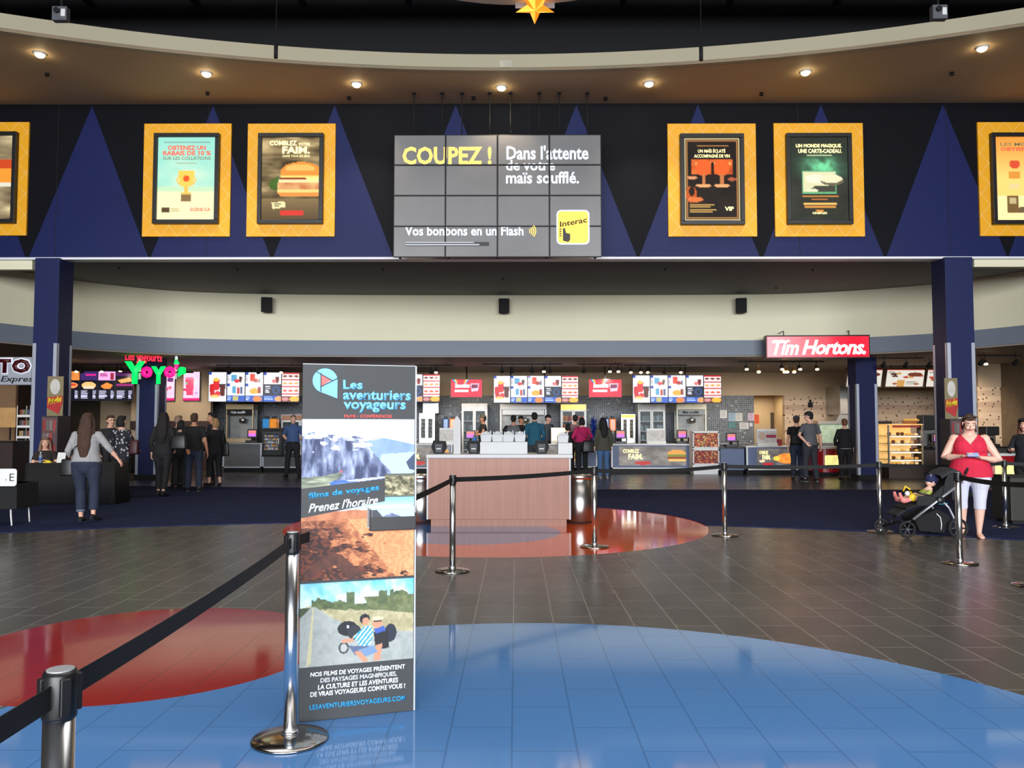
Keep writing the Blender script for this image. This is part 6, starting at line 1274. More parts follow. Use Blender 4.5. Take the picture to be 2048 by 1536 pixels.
# ================================================================== CONCESSION
def U(u, Y): return P(u, 850, Y)[0]
def Zv(v, Y, u=1024): return P(u, v, Y)[1]
def pbox(mb, u0, v0, u1, v1, Y, d, bev=0.0, off=(0, 0)):
    x0, x1, z0, z1 = R4(u0, v0, u1, v1, Y); mb.box(x0 - off[0], x1 - off[0], Y - off[1], Y - off[1] + d, z0, z1, bev)
def T_(name, label, cat, u, Y, z=0.0, rz=0.0, group=None): return thing(name, label, cat, (U(u, Y), Y, z), rz, group)
def lbox(t, name, m, u0, v0, u1, v1, Y, d, bev=0.0, zmin=None, parent=None):
    """box given by picture edges at depth Y, made a child of t"""
    x0, x1, z0, z1 = R4(u0, v0, u1, v1, Y); L_ = t.location
    if zmin is not None: z0 = zmin
    mb = MB(); mb.box(x0 - L_.x, x1 - L_.x, Y - L_.y, Y - L_.y + d, z0 - L_.z, z1 - L_.z, bev); return mb.build(name, m, parent or t)
def lpic(t, name, cv, u0, v0, u1, v1, Y, m, key=None, zmin=None):
    x0, x1, z0, z1 = R4(u0, v0, u1, v1, Y); L_ = t.location; return picture(name, cv, x0 - L_.x, x1 - L_.x, z0 - L_.z, z1 - L_.z, Y - L_.y, m, t, key)
# ---- menu artwork (no readable words, rows of small print)
def cv_combo():
    c = Cv(30, 52, (226, 226, 232)); c.rect(0, 0, 0.16, 0.1, (40, 70, 170)); c.poly([(0.05, 0.42), (0.3, 0.4), (0.35, 0.78), (0.1, 0.8)], (200, 36, 44)); c.poly([(0.25, 0.3), (0.62, 0.26), (0.6, 0.6), (0.3, 0.62)], (214, 40, 46)); c.ell(0.42, 0.26, 0.17, 0.06, (250, 190, 70)); c.ell(0.5, 0.74, 0.16, 0.1, (220, 60, 60)); c.poly([(0.6, 0.42), (0.94, 0.42), (0.88, 0.8), (0.66, 0.8)], (90, 36, 30)); c.rect(0.58, 0.4, 0.96, 0.44, (60, 60, 66)); c.ell(0.35, 0.82, 0.25, 0.05, (250, 200, 120)); return c
def cv_trio(k):
    c = Cv(30, 52, (226, 228, 234)); c.rect(0, 0, 0.16, 0.1, (40, 70, 170)); c.rect(0, 0.38, 0.16, 0.48, (40, 70, 170)); c.rect(0, 0.78, 1, 1, (40, 90, 190))
    if k == 0:
        c.rect(0.25, 0.1, 0.55, 0.3, (90, 160, 200)); c.ell(0.55, 0.3, 0.15, 0.06, (210, 50, 60)); c.poly([(0.66, 0.16), (0.84, 0.16), (0.8, 0.34), (0.7, 0.34)], (80, 40, 36)); c.rect(0.3, 0.48, 0.5, 0.72, (90, 160, 200)); c.poly([(0.55, 0.52), (0.7, 0.52), (0.7, 0.74), (0.57, 0.74)], (190, 60, 50)); c.rect(0.75, 0.5, 0.88, 0.74, (90, 100, 140)); c.rect(0.35, 0.8, 0.65, 0.97, (190, 180, 110))
    else:
        c.rect(0.28, 0.05, 0.55, 0.3, (220, 70, 50)); c.ell(0.6, 0.28, 0.14, 0.07, (170, 60, 50)); c.rect(0.72, 0.2, 0.84, 0.34, (110, 110, 130)); c.ell(0.5, 0.64, 0.26, 0.1, (244, 170, 60)); c.rect(0.7, 0.5, 0.86, 0.72, (150, 60, 50)); c.ell(0.68, 0.9, 0.24, 0.1, (244, 130, 50))
    c.lines(0.02, 0.14, 0.14, 0.34, 3, (150, 150, 170)); c.lines(0.05, 0.82, 0.3, 0.96, 3, (190, 210, 240)); return c
def cv_bleu():
    c = Cv(30, 52, (230, 226, 234)); c.rect(0, 0, 0.16, 0.1, (40, 70, 170)); c.poly([(0.66, 0.16), (0.88, 0.16), (0.84, 0.36), (0.7, 0.36)], (120, 40, 40)); c.ell(0.58, 0.3, 0.12, 0.06, (226, 110, 110)); c.rect(0, 0.4, 1, 0.78, (18, 22, 44)); c.ell(0.7, 0.6, 0.2, 0.14, (30, 70, 130)); c.ell(0.7, 0.6, 0.11, 0.09, (20, 24, 40)); c.lines(0.1, 0.47, 0.44, 0.72, 4, (220, 224, 240)); c.rect(0, 0.78, 1, 1, (40, 90, 190)); c.ell(0.88, 0.9, 0.25, 0.09, (244, 160, 90)); c.lines(0.04, 0.82, 0.6, 0.95, 2, (180, 205, 240)); return c
def cv_snacks():
    c = Cv(30, 52, (226, 222, 220)); c.rect(0, 0, 1, 0.05, (200, 40, 44))
    for i, y in enumerate((0.13, 0.37, 0.62)):
        for x in (0.18, 0.5, 0.82): c.ell(x, y, 0.12, 0.035, [(130, 60, 36), (226, 160, 80), (230, 90, 50)][i])
        c.rect(0, y + 0.1, 1, y + 0.135, (200, 44, 60))
    c.rect(0, 0.8, 1, 1, (110, 50, 40)); c.ell(0.2, 0.9, 0.2, 0.06, (210, 140, 140)); c.ell(0.72, 0.9, 0.28, 0.09, (250, 180, 60)); return c
def cv_hot(k):
    c = Cv(30, 52, (14, 14, 30)); n = c.nz(4, 4, k + 2)
    if k == 0: c.tex(c.y < 0.3, (190, 80, 40), (255, 190, 90), n); c.ell(0.5, 0.48, 0.4, 0.1, (240, 150, 90)); c.ell(0.5, 0.46, 0.34, 0.04, (210, 70, 40))
    if k == 1: c.rect(0, 0, 1, 0.3, (60, 40, 100)); c.rect(0.3, 0.1, 0.9, 0.15, (220, 40, 140)); c.ell(0.5, 0.48, 0.4, 0.12, (250, 190, 120)); c.rect(0.2, 0.5, 0.8, 0.6, (240, 210, 180))
    if k == 2: c.rect(0, 0, 1, 0.3, (230, 170, 220)); c.rect(0.7, 0.05, 0.9, 0.28, (150, 40, 60)); c.lines(0.1, 0.08, 0.6, 0.2, 2, (180, 40, 130)); c.poly([(0.15, 0.5), (0.5, 0.38), (0.85, 0.46), (0.7, 0.6), (0.35, 0.6)], (244, 140, 60))
    if k == 3: c.rect(0, 0.0, 1, 0.16, (80, 30, 90)); c.poly([(0.1, 0.3), (0.8, 0.2), (0.95, 0.34), (0.3, 0.4)], (240, 170, 100)); c.rect(0.05, 0.42, 1, 0.5, (150, 40, 110))
    c.lines(0.08, 0.66, 0.55, 0.94, 8, (200, 200, 230), k + 1, 0.6); c.lines(0.72, 0.66, 0.95, 0.94, 8, (200, 200, 230), k + 5, 0.6); return c
def cv_pink(k):
    c = Cv(30, 52, (244, 200, 226)); c.tex(c.y >= 0, (240, 190, 220), (252, 224, 240), c.nz(2, 3, k)); c.rect(0, 0.9, 1, 1, (224, 40, 120))
    if k: c.poly([(0.12, 0.24), (0.65, 0.24), (0.6, 0.8), (0.2, 0.8)], (236, 70, 110)); c.ell(0.39, 0.24, 0.28, 0.05, (240, 120, 150)); c.ell(0.08, 0.62, 0.09, 0.04, (210, 30, 60)); c.ell(0.2, 0.4, 0.07, 0.04, (120, 200, 140)); c.lines(0.7, 0.7, 0.92, 0.82, 3, (200, 160, 210))
    else:
        for x, y in ((0.3, 0.3), (0.5, 0.6), (0.2, 0.75), (0.75, 0.3), (0.7, 0.55)): c.ell(x, y, 0.1, 0.06, (236, 90, 120))
        c.rect(0.55, 0.22, 0.9, 0.34, (110, 60, 120))
    return c
def cv_smooth():
    c = Cv(64, 38, (214, 16, 50)); c.tex(c.y > .5, (206, 14, 48), (230, 24, 64), c.nz(2, 2, 1))
    for i, col in enumerate(((60, 90, 200), (60, 190, 210), (250, 220, 80), (250, 140, 60))): c.poly([(0.04 + i * .035, 0), (0.08 + i * .035, 0), (0.17 + i * .02, 0.22), (0.14 + i * .02, 0.22)], col); c.poly([(0.6 - i * .035, 0), (0.56 - i * .035, 0), (0.46 - i * .02, 0.22), (0.5 - i * .02, 0.22)], col)
    c.poly([(0.62, 0.25), (0.9, 0.25), (0.86, 0.65), (0.66, 0.68)], (240, 200, 220)); c.poly([(0.65, 0.28), (0.87, 0.28), (0.85, 0.48), (0.66, 0.52)], (120, 20, 70)); c.rect(0.12, 0.58, 0.56, 0.7, (244, 230, 236)); return c
M_MENU = print_mat('menu display', 0.2, 0.9)
COMBO = [('combo', cv_combo), ('trio', lambda: cv_trio(0)), ('duo', lambda: cv_trio(1)), ('bleu', cv_bleu), ('snack', cv_snacks)]
def menu_bank(u0, v0, u1, v1, Y, arts, label, rz=0.0, hang=True, group=None, name='menu_board'):
    x0, x1, z0, z1 = R4(u0, v0, u1, v1, Y); n = len(arts); cx = (x0 + x1) / 2; t = thing(name, label, 'menu screen', (cx, Y, z0), rz, group); w = (x1 - x0) / n; h = z1 - z0
    for i, (key, fn) in enumerate(arts):
        a = -(x1 - x0) / 2 + i * w; mb = MB(); mb.box(a + 0.002, a + w - 0.002, 0, 0.07, 0, h, 0.006); p = mb.build('panel', BLACK, t)
        picture('display', fn(), a + 0.014, a + w - 0.014, 0.014, h - 0.014, -0.002, M_MENU, p, key)
    if hang:
        for k in ((1, 3) if n == 5 else (0.5,) if n == 1 else (1, n - 1)):
            mb = MB(); xx_ = -(x1 - x0) / 2 + k * w; mb.cyl((xx_, 0.09, h - 0.1), (xx_, 0.09, Z_LOW - z0), 0.02, seg=8); mb.build('hanging_pole', MATTE, t)
        mb = MB(); mb.box(-(x1 - x0) / 2 + 0.1, (x1 - x0) / 2 - 0.1, 0.07, 0.1, h * .45, h * .6); mb.build('wall_bar', MATTE, t)
    return t
Ym = 26.6
menu_bank(420, 744, 597, 804, Ym, COMBO, 'bank of five bright food menu screens left of the tall banner', 0.12)
menu_bank(708, 748, 880, 804, Ym, COMBO, 'bank of five food menu screens mostly hidden behind the tall banner')
menu_bank(987, 751, 1157, 806, Ym, COMBO, 'bank of five food menu screens above the middle counter')
menu_bank(1265, 750, 1443, 806, Ym, COMBO, 'bank of five food menu screens on the right of the mosaic wall')
for (a, b, w_) in ((901, 965, 'left'), (1177, 1244, 'right')):
    t = menu_bank(a, 758, b, 795, Ym, [('smooth', cv_smooth)], 'red promotional screen with rainbow stripes, the %s of two' % w_, name='promo_screen')
    w = U(b, Ym) - U(a, Ym); h = Zv(758, Ym) - Zv(795, Ym); lettering('Smoothies', -w * .36, w * .1, h * .52, h * .78, -0.006, mat('white screen ink', (250, 236, 244), 0.4, emit=0.9), t, bold=0.05, shear=0.1, depth=0.001)
menu_bank(127, 742, 264, 802, 25.2, [('hot%d' % k, (lambda k=k: cv_hot(k))) for k in range(4)], 'bank of four dark hot food menu screens beside the left blue column', 0.1)
menu_bank(317, 743, 350, 802, 27.6, [('pink0', lambda: cv_pink(0))], 'pink yogurt poster screen just right of the second left column', hang=False, name='poster_screen')
menu_bank(366, 743, 400, 802, 27.6, [('pink1', lambda: cv_pink(1))], 'pink screen showing a red smoothie cup on the beige wall', hang=False, name='poster_screen')
# the yogurt wall stands forward of the back wall
mb = MB(); x0, x1 = U(262, 27.7), U(421, 27.7); mb.box(x0, x1, 27.68, 27.9, 0, Z_LOW - 0.03); struct('wall_yogurt', mb, BEIGE)
mb = MB(); mb.box(x0, x1, 27.62, 27.68, Zv(860, 27.7), Zv(842, 27.7)); mb.box(x0, x1, 27.4, 27.68, 0, Zv(884, 27.6)); struct('trim_yogurt_ledge', mb, mat('dark walnut ledge', (62, 38, 34), 0.5))
# tilted lightbox menus of the coffee shop
def cv_cafe(k):
    c = Cv(70, 36, (232, 226, 214)); c.rect(0, 0, 1, 0.05, (190, 60, 36)); rs = np.random.RandomState(k)
    for i in range(9): x, y = rs.rand() * .85 + .07, rs.rand() * .8 + .12; c.ell(x, y, 0.07 + .03 * rs.rand(), 0.06, [(170, 96, 50), (210, 160, 90), (90, 56, 44), (196, 60, 44)][i % 4])
    c.rect(0.3, 0.6, 0.5, 1, (214, 160, 90)); c.ell(0.75, 0.3, 0.2, 0.12, (120, 60, 44)); c.lines(0.05, 0.1, 0.25, 0.25, 2, (160, 150, 140)); c.lines(0.55, 0.7, 0.9, 0.9, 3, (160, 150, 140)); return c
Yt = 26.3
for i, (u0, u1, lab) in enumerate(((1690, 1762, 'tilted coffee shop menu lightbox, mostly hidden by the slim blue column'), (1768, 1846, 'tilted coffee shop menu lightbox between the two right blue columns'), (1849, 1926, 'tilted coffee shop menu lightbox partly behind the big right column'))):
    x0, x1, z0, z1 = R4(u0, 736, u1, 775, Yt); t = thing('menu_lightbox', lab, 'menu', ((x0 + x1) / 2, Yt, z0)); w = (x1 - x0) / 2; h = z1 - z0; sh = MB()
    sh.prism([(-w, 0), (w, 0), (w, h), (-w, h)], 0, 0.12)
    for v in sh.bm.verts: v.co.y -= v.co.z * 0.35; v.co.x -= (v.co.z - h / 2) * 0.12
    sh.build('case', mat('bronze case', (84, 66, 52), 0.4), t)
    p = picture('menu_face', cv_cafe(i), -w + 0.03, w - 0.03, 0.03, h - 0.03, -0.002, print_mat('cafe lightbox', 0.3, 0.72), t); me = p.data
    for v in me.vertices: pass
    p.rotation_euler = (math.atan(0.35), 0, 0); p.location = (-w + 0.03, -0.03 * .35 - 0.006, 0.03)
    mb = MB(); mb.cyl((-w * .6, 0.03, h * .8), (-w * .6, 0.03, Z_LOW - z0), 0.012, seg=8); mb.build('hanging_rod', MATTE, t)
    mb = MB(); mb.cyl((w * .6, 0.03, h * .8), (w * .6, 0.03, Z_LOW - z0), 0.012, seg=8); mb.build('hanging_rod', MATTE, t)

# ---- track lighting
GOLD = mat('brass reflector', (200, 150, 90), 0.3, 0.8); HOT = mat('glowing lamp', (255, 214, 160), 0.4, vary=0.01, emit=14)
tracks = [((430, 610), 25.0, 'left, over the first menu bank', [(456, 1), (514, 1), (562, 2)]), ((128, 262), 24.6, 'far left, over the dark menu screens', [(152, 2), (160, 1), (203, 2), (240, 2)]), ((830, 905), 25.0, 'right of the banner top', [(862, 1), (872, 2)]),
          ((965, 1125), 24.6, 'over the middle menu bank', [(1004, 1), (1024, 1), (1064, 1), (1088, 2), (1100, 1)]), ((1155, 1245), 24.6, 'over the right red screen', [(1168, 1), (1220, 2), (1237, 2)]), ((1250, 1375), 25.0, 'over the right menu bank', [(1262, 2), (1282, 2), (1296, 2), (1330, 1), (1362, 2)]),
          ((1478, 1650), 23.6, 'below the red sign', [(1494, 2), (1518, 3), (1565, 2), (1570, 3), (1575, 3), (1589, 3), (1601, 2), (1635, 2)]), ((1760, 1850), 22.4, 'over the pastry case', [(1770, 1), (1815, 1), (1862, 1)]), ((1958, 2048), 21.6, 'right of the big right column', [(1966, 1), (1973, 2), (2035, 1)])]
head_dn = [None]
for (u0, u1), Y, w_, heads in tracks:
    zt_ = Z_LOW - 0.12; x0, x1 = U(u0, Y), U(u1, Y); t = thing('lighting_track', 'black ceiling lighting track with spotlight heads, ' + w_, 'track light', ((x0 + x1) / 2, Y, zt_), 0, 'lighting tracks over the counters')
    mb = MB(); mb.box(x0 - t.location.x, x1 - t.location.x, -0.018, 0.018, 0, 0.03); mb.build('rail', MATTE, t)
    for q in (0.15, 0.85): xx_ = x0 + (x1 - x0) * q - t.location.x; mb = MB(); mb.cyl((xx_, 0, 0.02), (xx_, 0, 0.13), 0.008, seg=6); mb.build('stem', MATTE, t)
    for i, (u, kind) in enumerate(heads):
        x = U(u, Y) - t.location.x; rsn = random.Random(int(u)); dz = -0.16 - 0.08 * (kind == 3); dyy = -0.04 if kind > 1 else 0.05
        mb = MB(); mb.cyl((x, 0, 0.0), (x, 0, dz + 0.04), 0.009, seg=6); mb.tube([(x, -dyy * 1.6, dz + 0.05), (x, 0, dz + 0.01), (x, dyy * 1.3, dz - 0.05)], [0.03, 0.05, 0.062], 14); hd_ = mb.build('spotlight_head', MATTE if kind < 3 else GOLD, t)
        mb = MB(); mb.ell((x, dyy * 1.3, dz - 0.052), (0.05, 0.05, 0.03), seg=12); mb.build('lamp', HOT if kind > 1 else GOLD, hd_)
for x, y, p_ in ((U(500, 26), 25.6, 40), (U(200, 24), 24.3, 30), (U(870, 26), 26, 40), (U(935, 27), 26.8, 55), (U(1060, 26), 25.6, 50), (U(1210, 27), 26.5, 55), (U(1340, 26), 25.8, 50), (U(1495, 26), 26.0, 70), (U(1585, 26), 25.5, 80), (U(1700, 25), 25.0, 50), (U(1800, 24), 24.6, 60), (U(1990, 23), 24.0, 90), (U(340, 27), 26.2, 40)):
    l = bpy.data.lights.new('track_beam', 'SPOT'); l.energy = p_ * 1.6; l.spot_size = 2.2; l.spot_blend = 0.9; l.color = (1, 0.82, 0.6); l.shadow_soft_size = 0.06
    o = bpy.data.objects.new('track_beam', l); COL.objects.link(o); o.location = (x, y, Z_LOW - 0.36); o.rotation_euler = (0.65, 0, 0)

# ---- counters
SLATE = mat('slate blue laminate', (86, 100, 134), 0.5, vary=0.05); DKC = mat('black stone', (26, 26, 28), 0.25); GREYC = mat('grey laminate', (88, 90, 94), 0.5, vary=0.05); BRN = mat('dark brown laminate', (60, 44, 36), 0.5)
def cv_ad(k):
    c = Cv(80, 26, (120, 112, 104)); c.tex(c.y >= 0, (70, 64, 62), (176, 170, 164), c.nz(5, 2, k + 3)); c.ell(0.86, 0.4, 0.14, 0.22, (226, 160, 80), 0.42); c.rect(0.73, 0.42, 1, 0.52, (120, 140, 60)); c.rect(0.73, 0.52, 1, 0.66, (150, 70, 44)); c.rect(0.74, 0.66, 1, 0.78, (236, 190, 110)); c.ell(0.36, 0.85, 0.12, 0.1, (190, 60, 56)); return c
def cv_fry():
    c = Cv(60, 30, (90, 84, 84)); c.tex(c.y >= 0, (60, 56, 58), (140, 134, 130), c.nz(4, 2, 8)); c.tex(((c.x - .78) / .28) ** 2 + ((c.y - .6) / .3) ** 2 < 1, (220, 80, 30), (255, 210, 90), c.nz(9, 8, 4)); c.ell(0.52, 0.6, 0.09, 0.13, (250, 210, 80)); c.rect(0.16, 0.86, 0.42, 1, (200, 40, 50)); c.poly([(0.06, 0.72), (0.2, 0.66), (0.22, 0.8), (0.08, 0.84)], (240, 220, 180)); return c
def counter(label, u0, u1, vt, Y, panel, top=WPAINT, d=0.75, ad=None, frame=None, txt=True):
    zt_ = Zv(vt, Y); x0, x1 = U(u0, Y), U(u1, Y); t = thing('service_counter', label, 'counter', ((x0 + x1) / 2, Y, 0)); hw = (x1 - x0) / 2
    mb = MB(); mb.box(-hw, hw, 0.03, d, 0.14, zt_ - 0.04); mb.build('front_panel', panel, t)
    mb = MB(); mb.box(-hw + 0.02, hw - 0.02, 0.08, d, 0, 0.14); mb.build('plinth', MATTE, t)
    mb = MB(); mb.box(-hw - 0.02, hw + 0.02, -0.02, d + 0.03, zt_ - 0.04, zt_, 0.005); mb.build('worktop', top, t)
    if frame:
        for a, b, c_, e in ((-hw, hw, 0.14, 0.18), (-hw, -hw + 0.05, 0.14, zt_ - 0.04), (hw - 0.05, hw, 0.14, zt_ - 0.04)): mb = MB(); mb.box(a, b, 0.012, 0.032, c_, e); mb.build('edge_trim', frame, t)
    if ad:
        fn, a0, a1, v0, v1, key = ad; p = lpic(t, 'advert_panel', fn(), a0, v0, a1, v1, Y + 0.012, M_LIGHTBOX, key)
        if txt:
            w = a1 - a0; (xa, za), (xb, zb_) = P(a0 + .06 * w, v0 + .14 * (v1 - v0), Y), P(a0 + .3 * w, v0 + .34 * (v1 - v0), Y); lettering('COMBLEZ', xa - t.location.x, xb - t.location.x, zb_, za, 0.009, CRMT, t, bold=0.03, depth=0.001)
            (xa, za), (xb, zb_) = P(a0 + .14 * w, v0 + .38 * (v1 - v0), Y), P(a0 + .36 * w, v0 + .68 * (v1 - v0), Y); lettering('FAIM.', xa - t.location.x, xb - t.location.x, zb_, za, 0.009, CRMT, t, bold=0.04, depth=0.001)
    return t, zt_
_, zA = counter('grey counter with steel trim below the left menu bank', 446, 524, 886, 26.4, GREYC, frame=ALU, top=STEEL)
counter('grey counter under the glass door cooler at the left', 525, 640, 911, 26.4, GREYC, frame=ALU, top=DKC, d=0.6)
_, zL = counter('white framed counter with FAIM advert, left of the wood kiosk', 800, 905, 888, 26.0, SLATE, ad=(lambda: cv_ad(1), 806, 899, 892, 931, 'ad1'), frame=WPAINT)
_, zM = counter('white framed counter behind the middle of the wood kiosk', 935, 1195, 888, 26.6, SLATE, d=0.5, ad=(lambda: cv_ad(2), 1060, 1150, 892, 931, 'ad2'), frame=WPAINT)
_, zR = counter('white framed slate blue counter with large hamburger advert, COMBLEZ FAIM', 1222, 1384, 888, 25.9, SLATE, ad=(lambda: cv_ad(3), 1238, 1372, 893, 931, 'ad3'), frame=WPAINT)
_, zB = counter('plain slate blue counter below the register right of the candy stand', 1441, 1488, 895, 25.2, SLATE, top=DKC)
_, zF = counter('slate blue counter with fried chicken advert beside the pair in caps', 1492, 1628, 892, 25.2, SLATE, ad=(cv_fry, 1514, 1590, 897, 930, 'ad4'), frame=WPAINT)
_, zT = counter('dark brown coffee counter right of the pastry case', 1846, 1905, 897, 23.9, BRN, top=DKC, d=0.6)
_, zT2 = counter('dark coffee counter behind the woman in red', 1925, 2085, 893, 22.6, mat('olive black laminate', (44, 42, 36), 0.5), top=DKC, d=0.6)
_, zK = counter('dark coffee counter behind the slim right column', 1684, 1772, 893, 25.0, BRN, top=STEEL)
_, zH = counter('dark counter below the dark menu screens at the left', 128, 262, 895, 25.6, mat('dark laminate', (40, 38, 42), 0.5), top=DKC)
# red curved ice cream front with lit picture
for u0, u1, Y, lab in ((1630, 1676, 24.6, 'red curved freezer front with glowing yellow picture, beside the woman in black jacket'), (1958, 2026, 20.5, 'red curved freezer front with lit food picture behind the woman in red')):
    x0, x1 = U(u0, Y), U(u1, Y); t = thing('freezer', lab, 'freezer', ((x0 + x1) / 2, Y, 0)); w = (x1 - x0) / 2; zt_ = Zv(893 if u0 < 1700 else 906, Y); RD = mat('gloss red', (160, 24, 34), 0.25)
    mb = MB(); mb.slab([(w * math.cos(a), -0.25 * math.sin(a)) for a in np.linspace(0, PI, 14)] + [(-w, 0.6), (w, 0.6)], 0.12, zt_ - 0.06); mb.build('cabinet', RD, t)
    mb = MB(); mb.slab([(w * 1.03 * math.cos(a), -0.28 * math.sin(a)) for a in np.linspace(0, PI, 14)] + [(-w, 0.62), (w, 0.62)], zt_ - 0.06, zt_); mb.build('lid', WPAINT, t)
    mb = MB(); mb.slab([(w * .96 * math.cos(a), -0.22 * math.sin(a)) for a in np.linspace(0, PI, 14)] + [(-w, 0.6), (w, 0.6)], 0, 0.12); mb.build('plinth', MATTE, t)
    mb = MB(); mb.box(-w * .45, w * .75, -0.262, -0.23, 0.3, zt_ - 0.25, 0.03); mb.build('lit_picture', mat('warm lit picture', (250, 205, 120), 0.4, vary=0.35, scale=7, emit=0.9), t)

# ---- registers
reg = None
def cv_reg():
    c = Cv(20, 16, (232, 120, 120)); c.rect(0, 0.5, 1, 1, (196, 110, 224)); c.rect(0, 0.08, 1, 0.12, (240, 150, 130)); c.rect(0, 0.3, 1, 0.33, (240, 150, 130)); return c
for u, v0, v1, Y, zc_, w_ in ((505, 861, 873, 26.6, zA, 'on the left grey counter'), (941, 862, 876, 26.82, zM, 'beside the employee in the camouflage cap'), (1241, 862, 875, 26.3, zR, 'at the left end of the hamburger counter'), (1364, 863, 876, 26.3, zR, 'at the right end of the hamburger counter'), (1462, 864, 876, 25.9, zB, 'on the plain blue counter'), (1760, 866, 879, 25.4, zK, 'just right of the slim column'), (1875, 861, 873, 24.2, zT, 'right of the pastry case')):
    z = (Zv(v0, Y) + Zv(v1, Y)) / 2; lab = 'black register with pink and purple screen ' + w_
    if reg is None:
        t = reg = thing('cash_register', lab, 'register', (U(u, Y), Y, zc_), 0, 'registers along the counters'); z -= zc_
        mb = MB(); mb.box(-0.16, 0.16, -0.02, 0.05, z - 0.14, z + 0.14, 0.012); mb.build('monitor', BLACK, t)
        picture('screen', cv_reg(), -0.12, 0.12, z - 0.095, z + 0.095, -0.024, M_SCREEN, t)
        mb = MB(); mb.box(-0.04, 0.04, 0.0, 0.08, 0.05, z - 0.1); mb.build('stand', MATTE, t)
        mb = MB(); mb.box(-0.19, 0.19, -0.12, 0.2, 0, 0.08, 0.01); mb.build('drawer', BLACK, t)
        mb = MB(); mb.box(0.16, 0.2, -0.1, -0.06, 0.08, 0.2, 0.01); mb.build('card_reader', MATTE, t)
        reg_z = z
    else: dup(reg, (U(u, Y), Y, zc_), label=lab)

# ---- fridges, popcorn machines and dispensers along the back wall
GLS = mat('cooler glass', (150, 172, 176), 0.08, vary=0.2, scale=3); CONT = mat('cool interior', (170, 184, 188), 0.5, vary=0.35, scale=8, emit=0.25)
def cv_bottles(seed, cols, dark=(60, 70, 74)):
    c = Cv(40, 60, dark); rs = np.random.RandomState(seed)
    for r in range(5):
        y = 0.06 + r * 0.19; c.rect(0, y + 0.145, 1, y + 0.165, (200, 206, 208))
        for i in range(11): x = 0.02 + i * 0.09; col = cols[rs.randint(len(cols))]; c.rect(x, y + 0.02 + 0.03 * rs.rand(), x + 0.065, y + 0.145, col)
    return c
def fridge(label, u0, u1, v0, v1, Y, header, cols, zfloor, doors=2, shell=WHITE, d=0.6, emit=None, key=None, name='display_fridge', lit=0.35):
    x0, x1 = U(u0, Y), U(u1, Y); zt_ = Zv(v0, Y); t = thing(name, label, 'fridge', ((x0 + x1) / 2, Y, zfloor)); w = (x1 - x0) / 2; h = zt_ - zfloor; hh = h * .13 if h < 1.3 else 0.2; base = 0.12 if h < 1.3 else 0.25
    mb = MB(); mb.box(-w, w, 0, d, 0, h, 0.01); mb.build('cabinet', shell, t)
    mb = MB(); mb.box(-w + 0.02, w - 0.02, -0.02, 0.0, h - hh, h - 0.02, 0.004); mb.build('header', header, t)
    dw = (2 * w - 0.06) / doors
    for k in range(doors):
        a = -w + 0.03 + k * dw; mb = MB()
        for q in ((a, a + dw - .01, base, base + 0.05), (a, a + dw - .01, h - hh - 0.06, h - hh - 0.01), (a, a + 0.045, base + .05, h - hh - 0.06), (a + dw - 0.055, a + dw - 0.01, base + .05, h - hh - 0.06)): mb.box(q[0], q[1], -0.045, 0.0, q[2], q[3], 0.003)
        p = mb.build('door', shell, t); picture('stocked_shelves', cv_bottles(sum(map(ord, label)) % 97 + k, cols), a + 0.045, a + dw - 0.055, base + 0.05, h - hh - 0.06, -0.012, print_mat('lit shelves', 0.15, lit), p)
        mb = MB(); hx_ = a + dw - 0.04 if k == 0 else a + 0.02; mb.box(hx_, hx_ + 0.015, -0.07, -0.05, h * .4, h * .62); mb.build('handle', ALU, p)
    return t
YF = 28.6; GREYH = mat('pale grey header', (196, 198, 200), 0.4)
fridge('tall white double door fridge behind the camouflage cap employee', 923, 975, 807, 0, YF, GREYH, [(90, 110, 116), (150, 170, 176), (60, 80, 90)], 0)
fridge('tall fridge with yellow lit header and red drinks, behind the mauve top', 1121, 1173, 808, 0, YF, mat('lit amber header', (250, 196, 96), 0.4, emit=0.8), [(190, 30, 26), (220, 60, 30), (150, 24, 24), (230, 150, 70)], 0)
fridge('tall white double door fridge behind the hamburger counter', 1276, 1331, 808, 0, YF, GREYH, [(120, 150, 156), (170, 190, 200), (90, 110, 110)], 0)
fridge('white fridge at the left, behind the man in steel blue uniform', 562, 640, 829, 0, YF, mat('tan header', (170, 120, 90), 0.5), [(90, 90, 96), (60, 60, 70), (140, 140, 140)], 0)
fridge('slim warming cabinet with yellow header between olive parka and white fridge', 1242, 1271, 828, 881, 28.0, mat('lit yellow header', (244, 190, 60), 0.4, emit=0.6), [(130, 110, 50), (60, 50, 40), (190, 160, 80)], Zv(886, 28.0) - 0.004, shell=STEEL, d=0.4)
fridge('small black glass door cooler full of bottled drinks on the grey counter', 525, 563, 856, 908, 26.6, MATTE, [(230, 150, 60), (200, 206, 216), (90, 110, 170), (220, 220, 226)], Zv(911, 26.4), doors=1, shell=BLACK, d=0.4, lit=0.8)
fridge('steel pretzel cabinet with glass doors at the right of the banner', 838, 870, 826, 880, 27.95, STEEL, [(120, 120, 118), (190, 190, 186), (70, 70, 70)], Zv(886, 28.0) - 0.004, shell=STEEL, d=0.4)
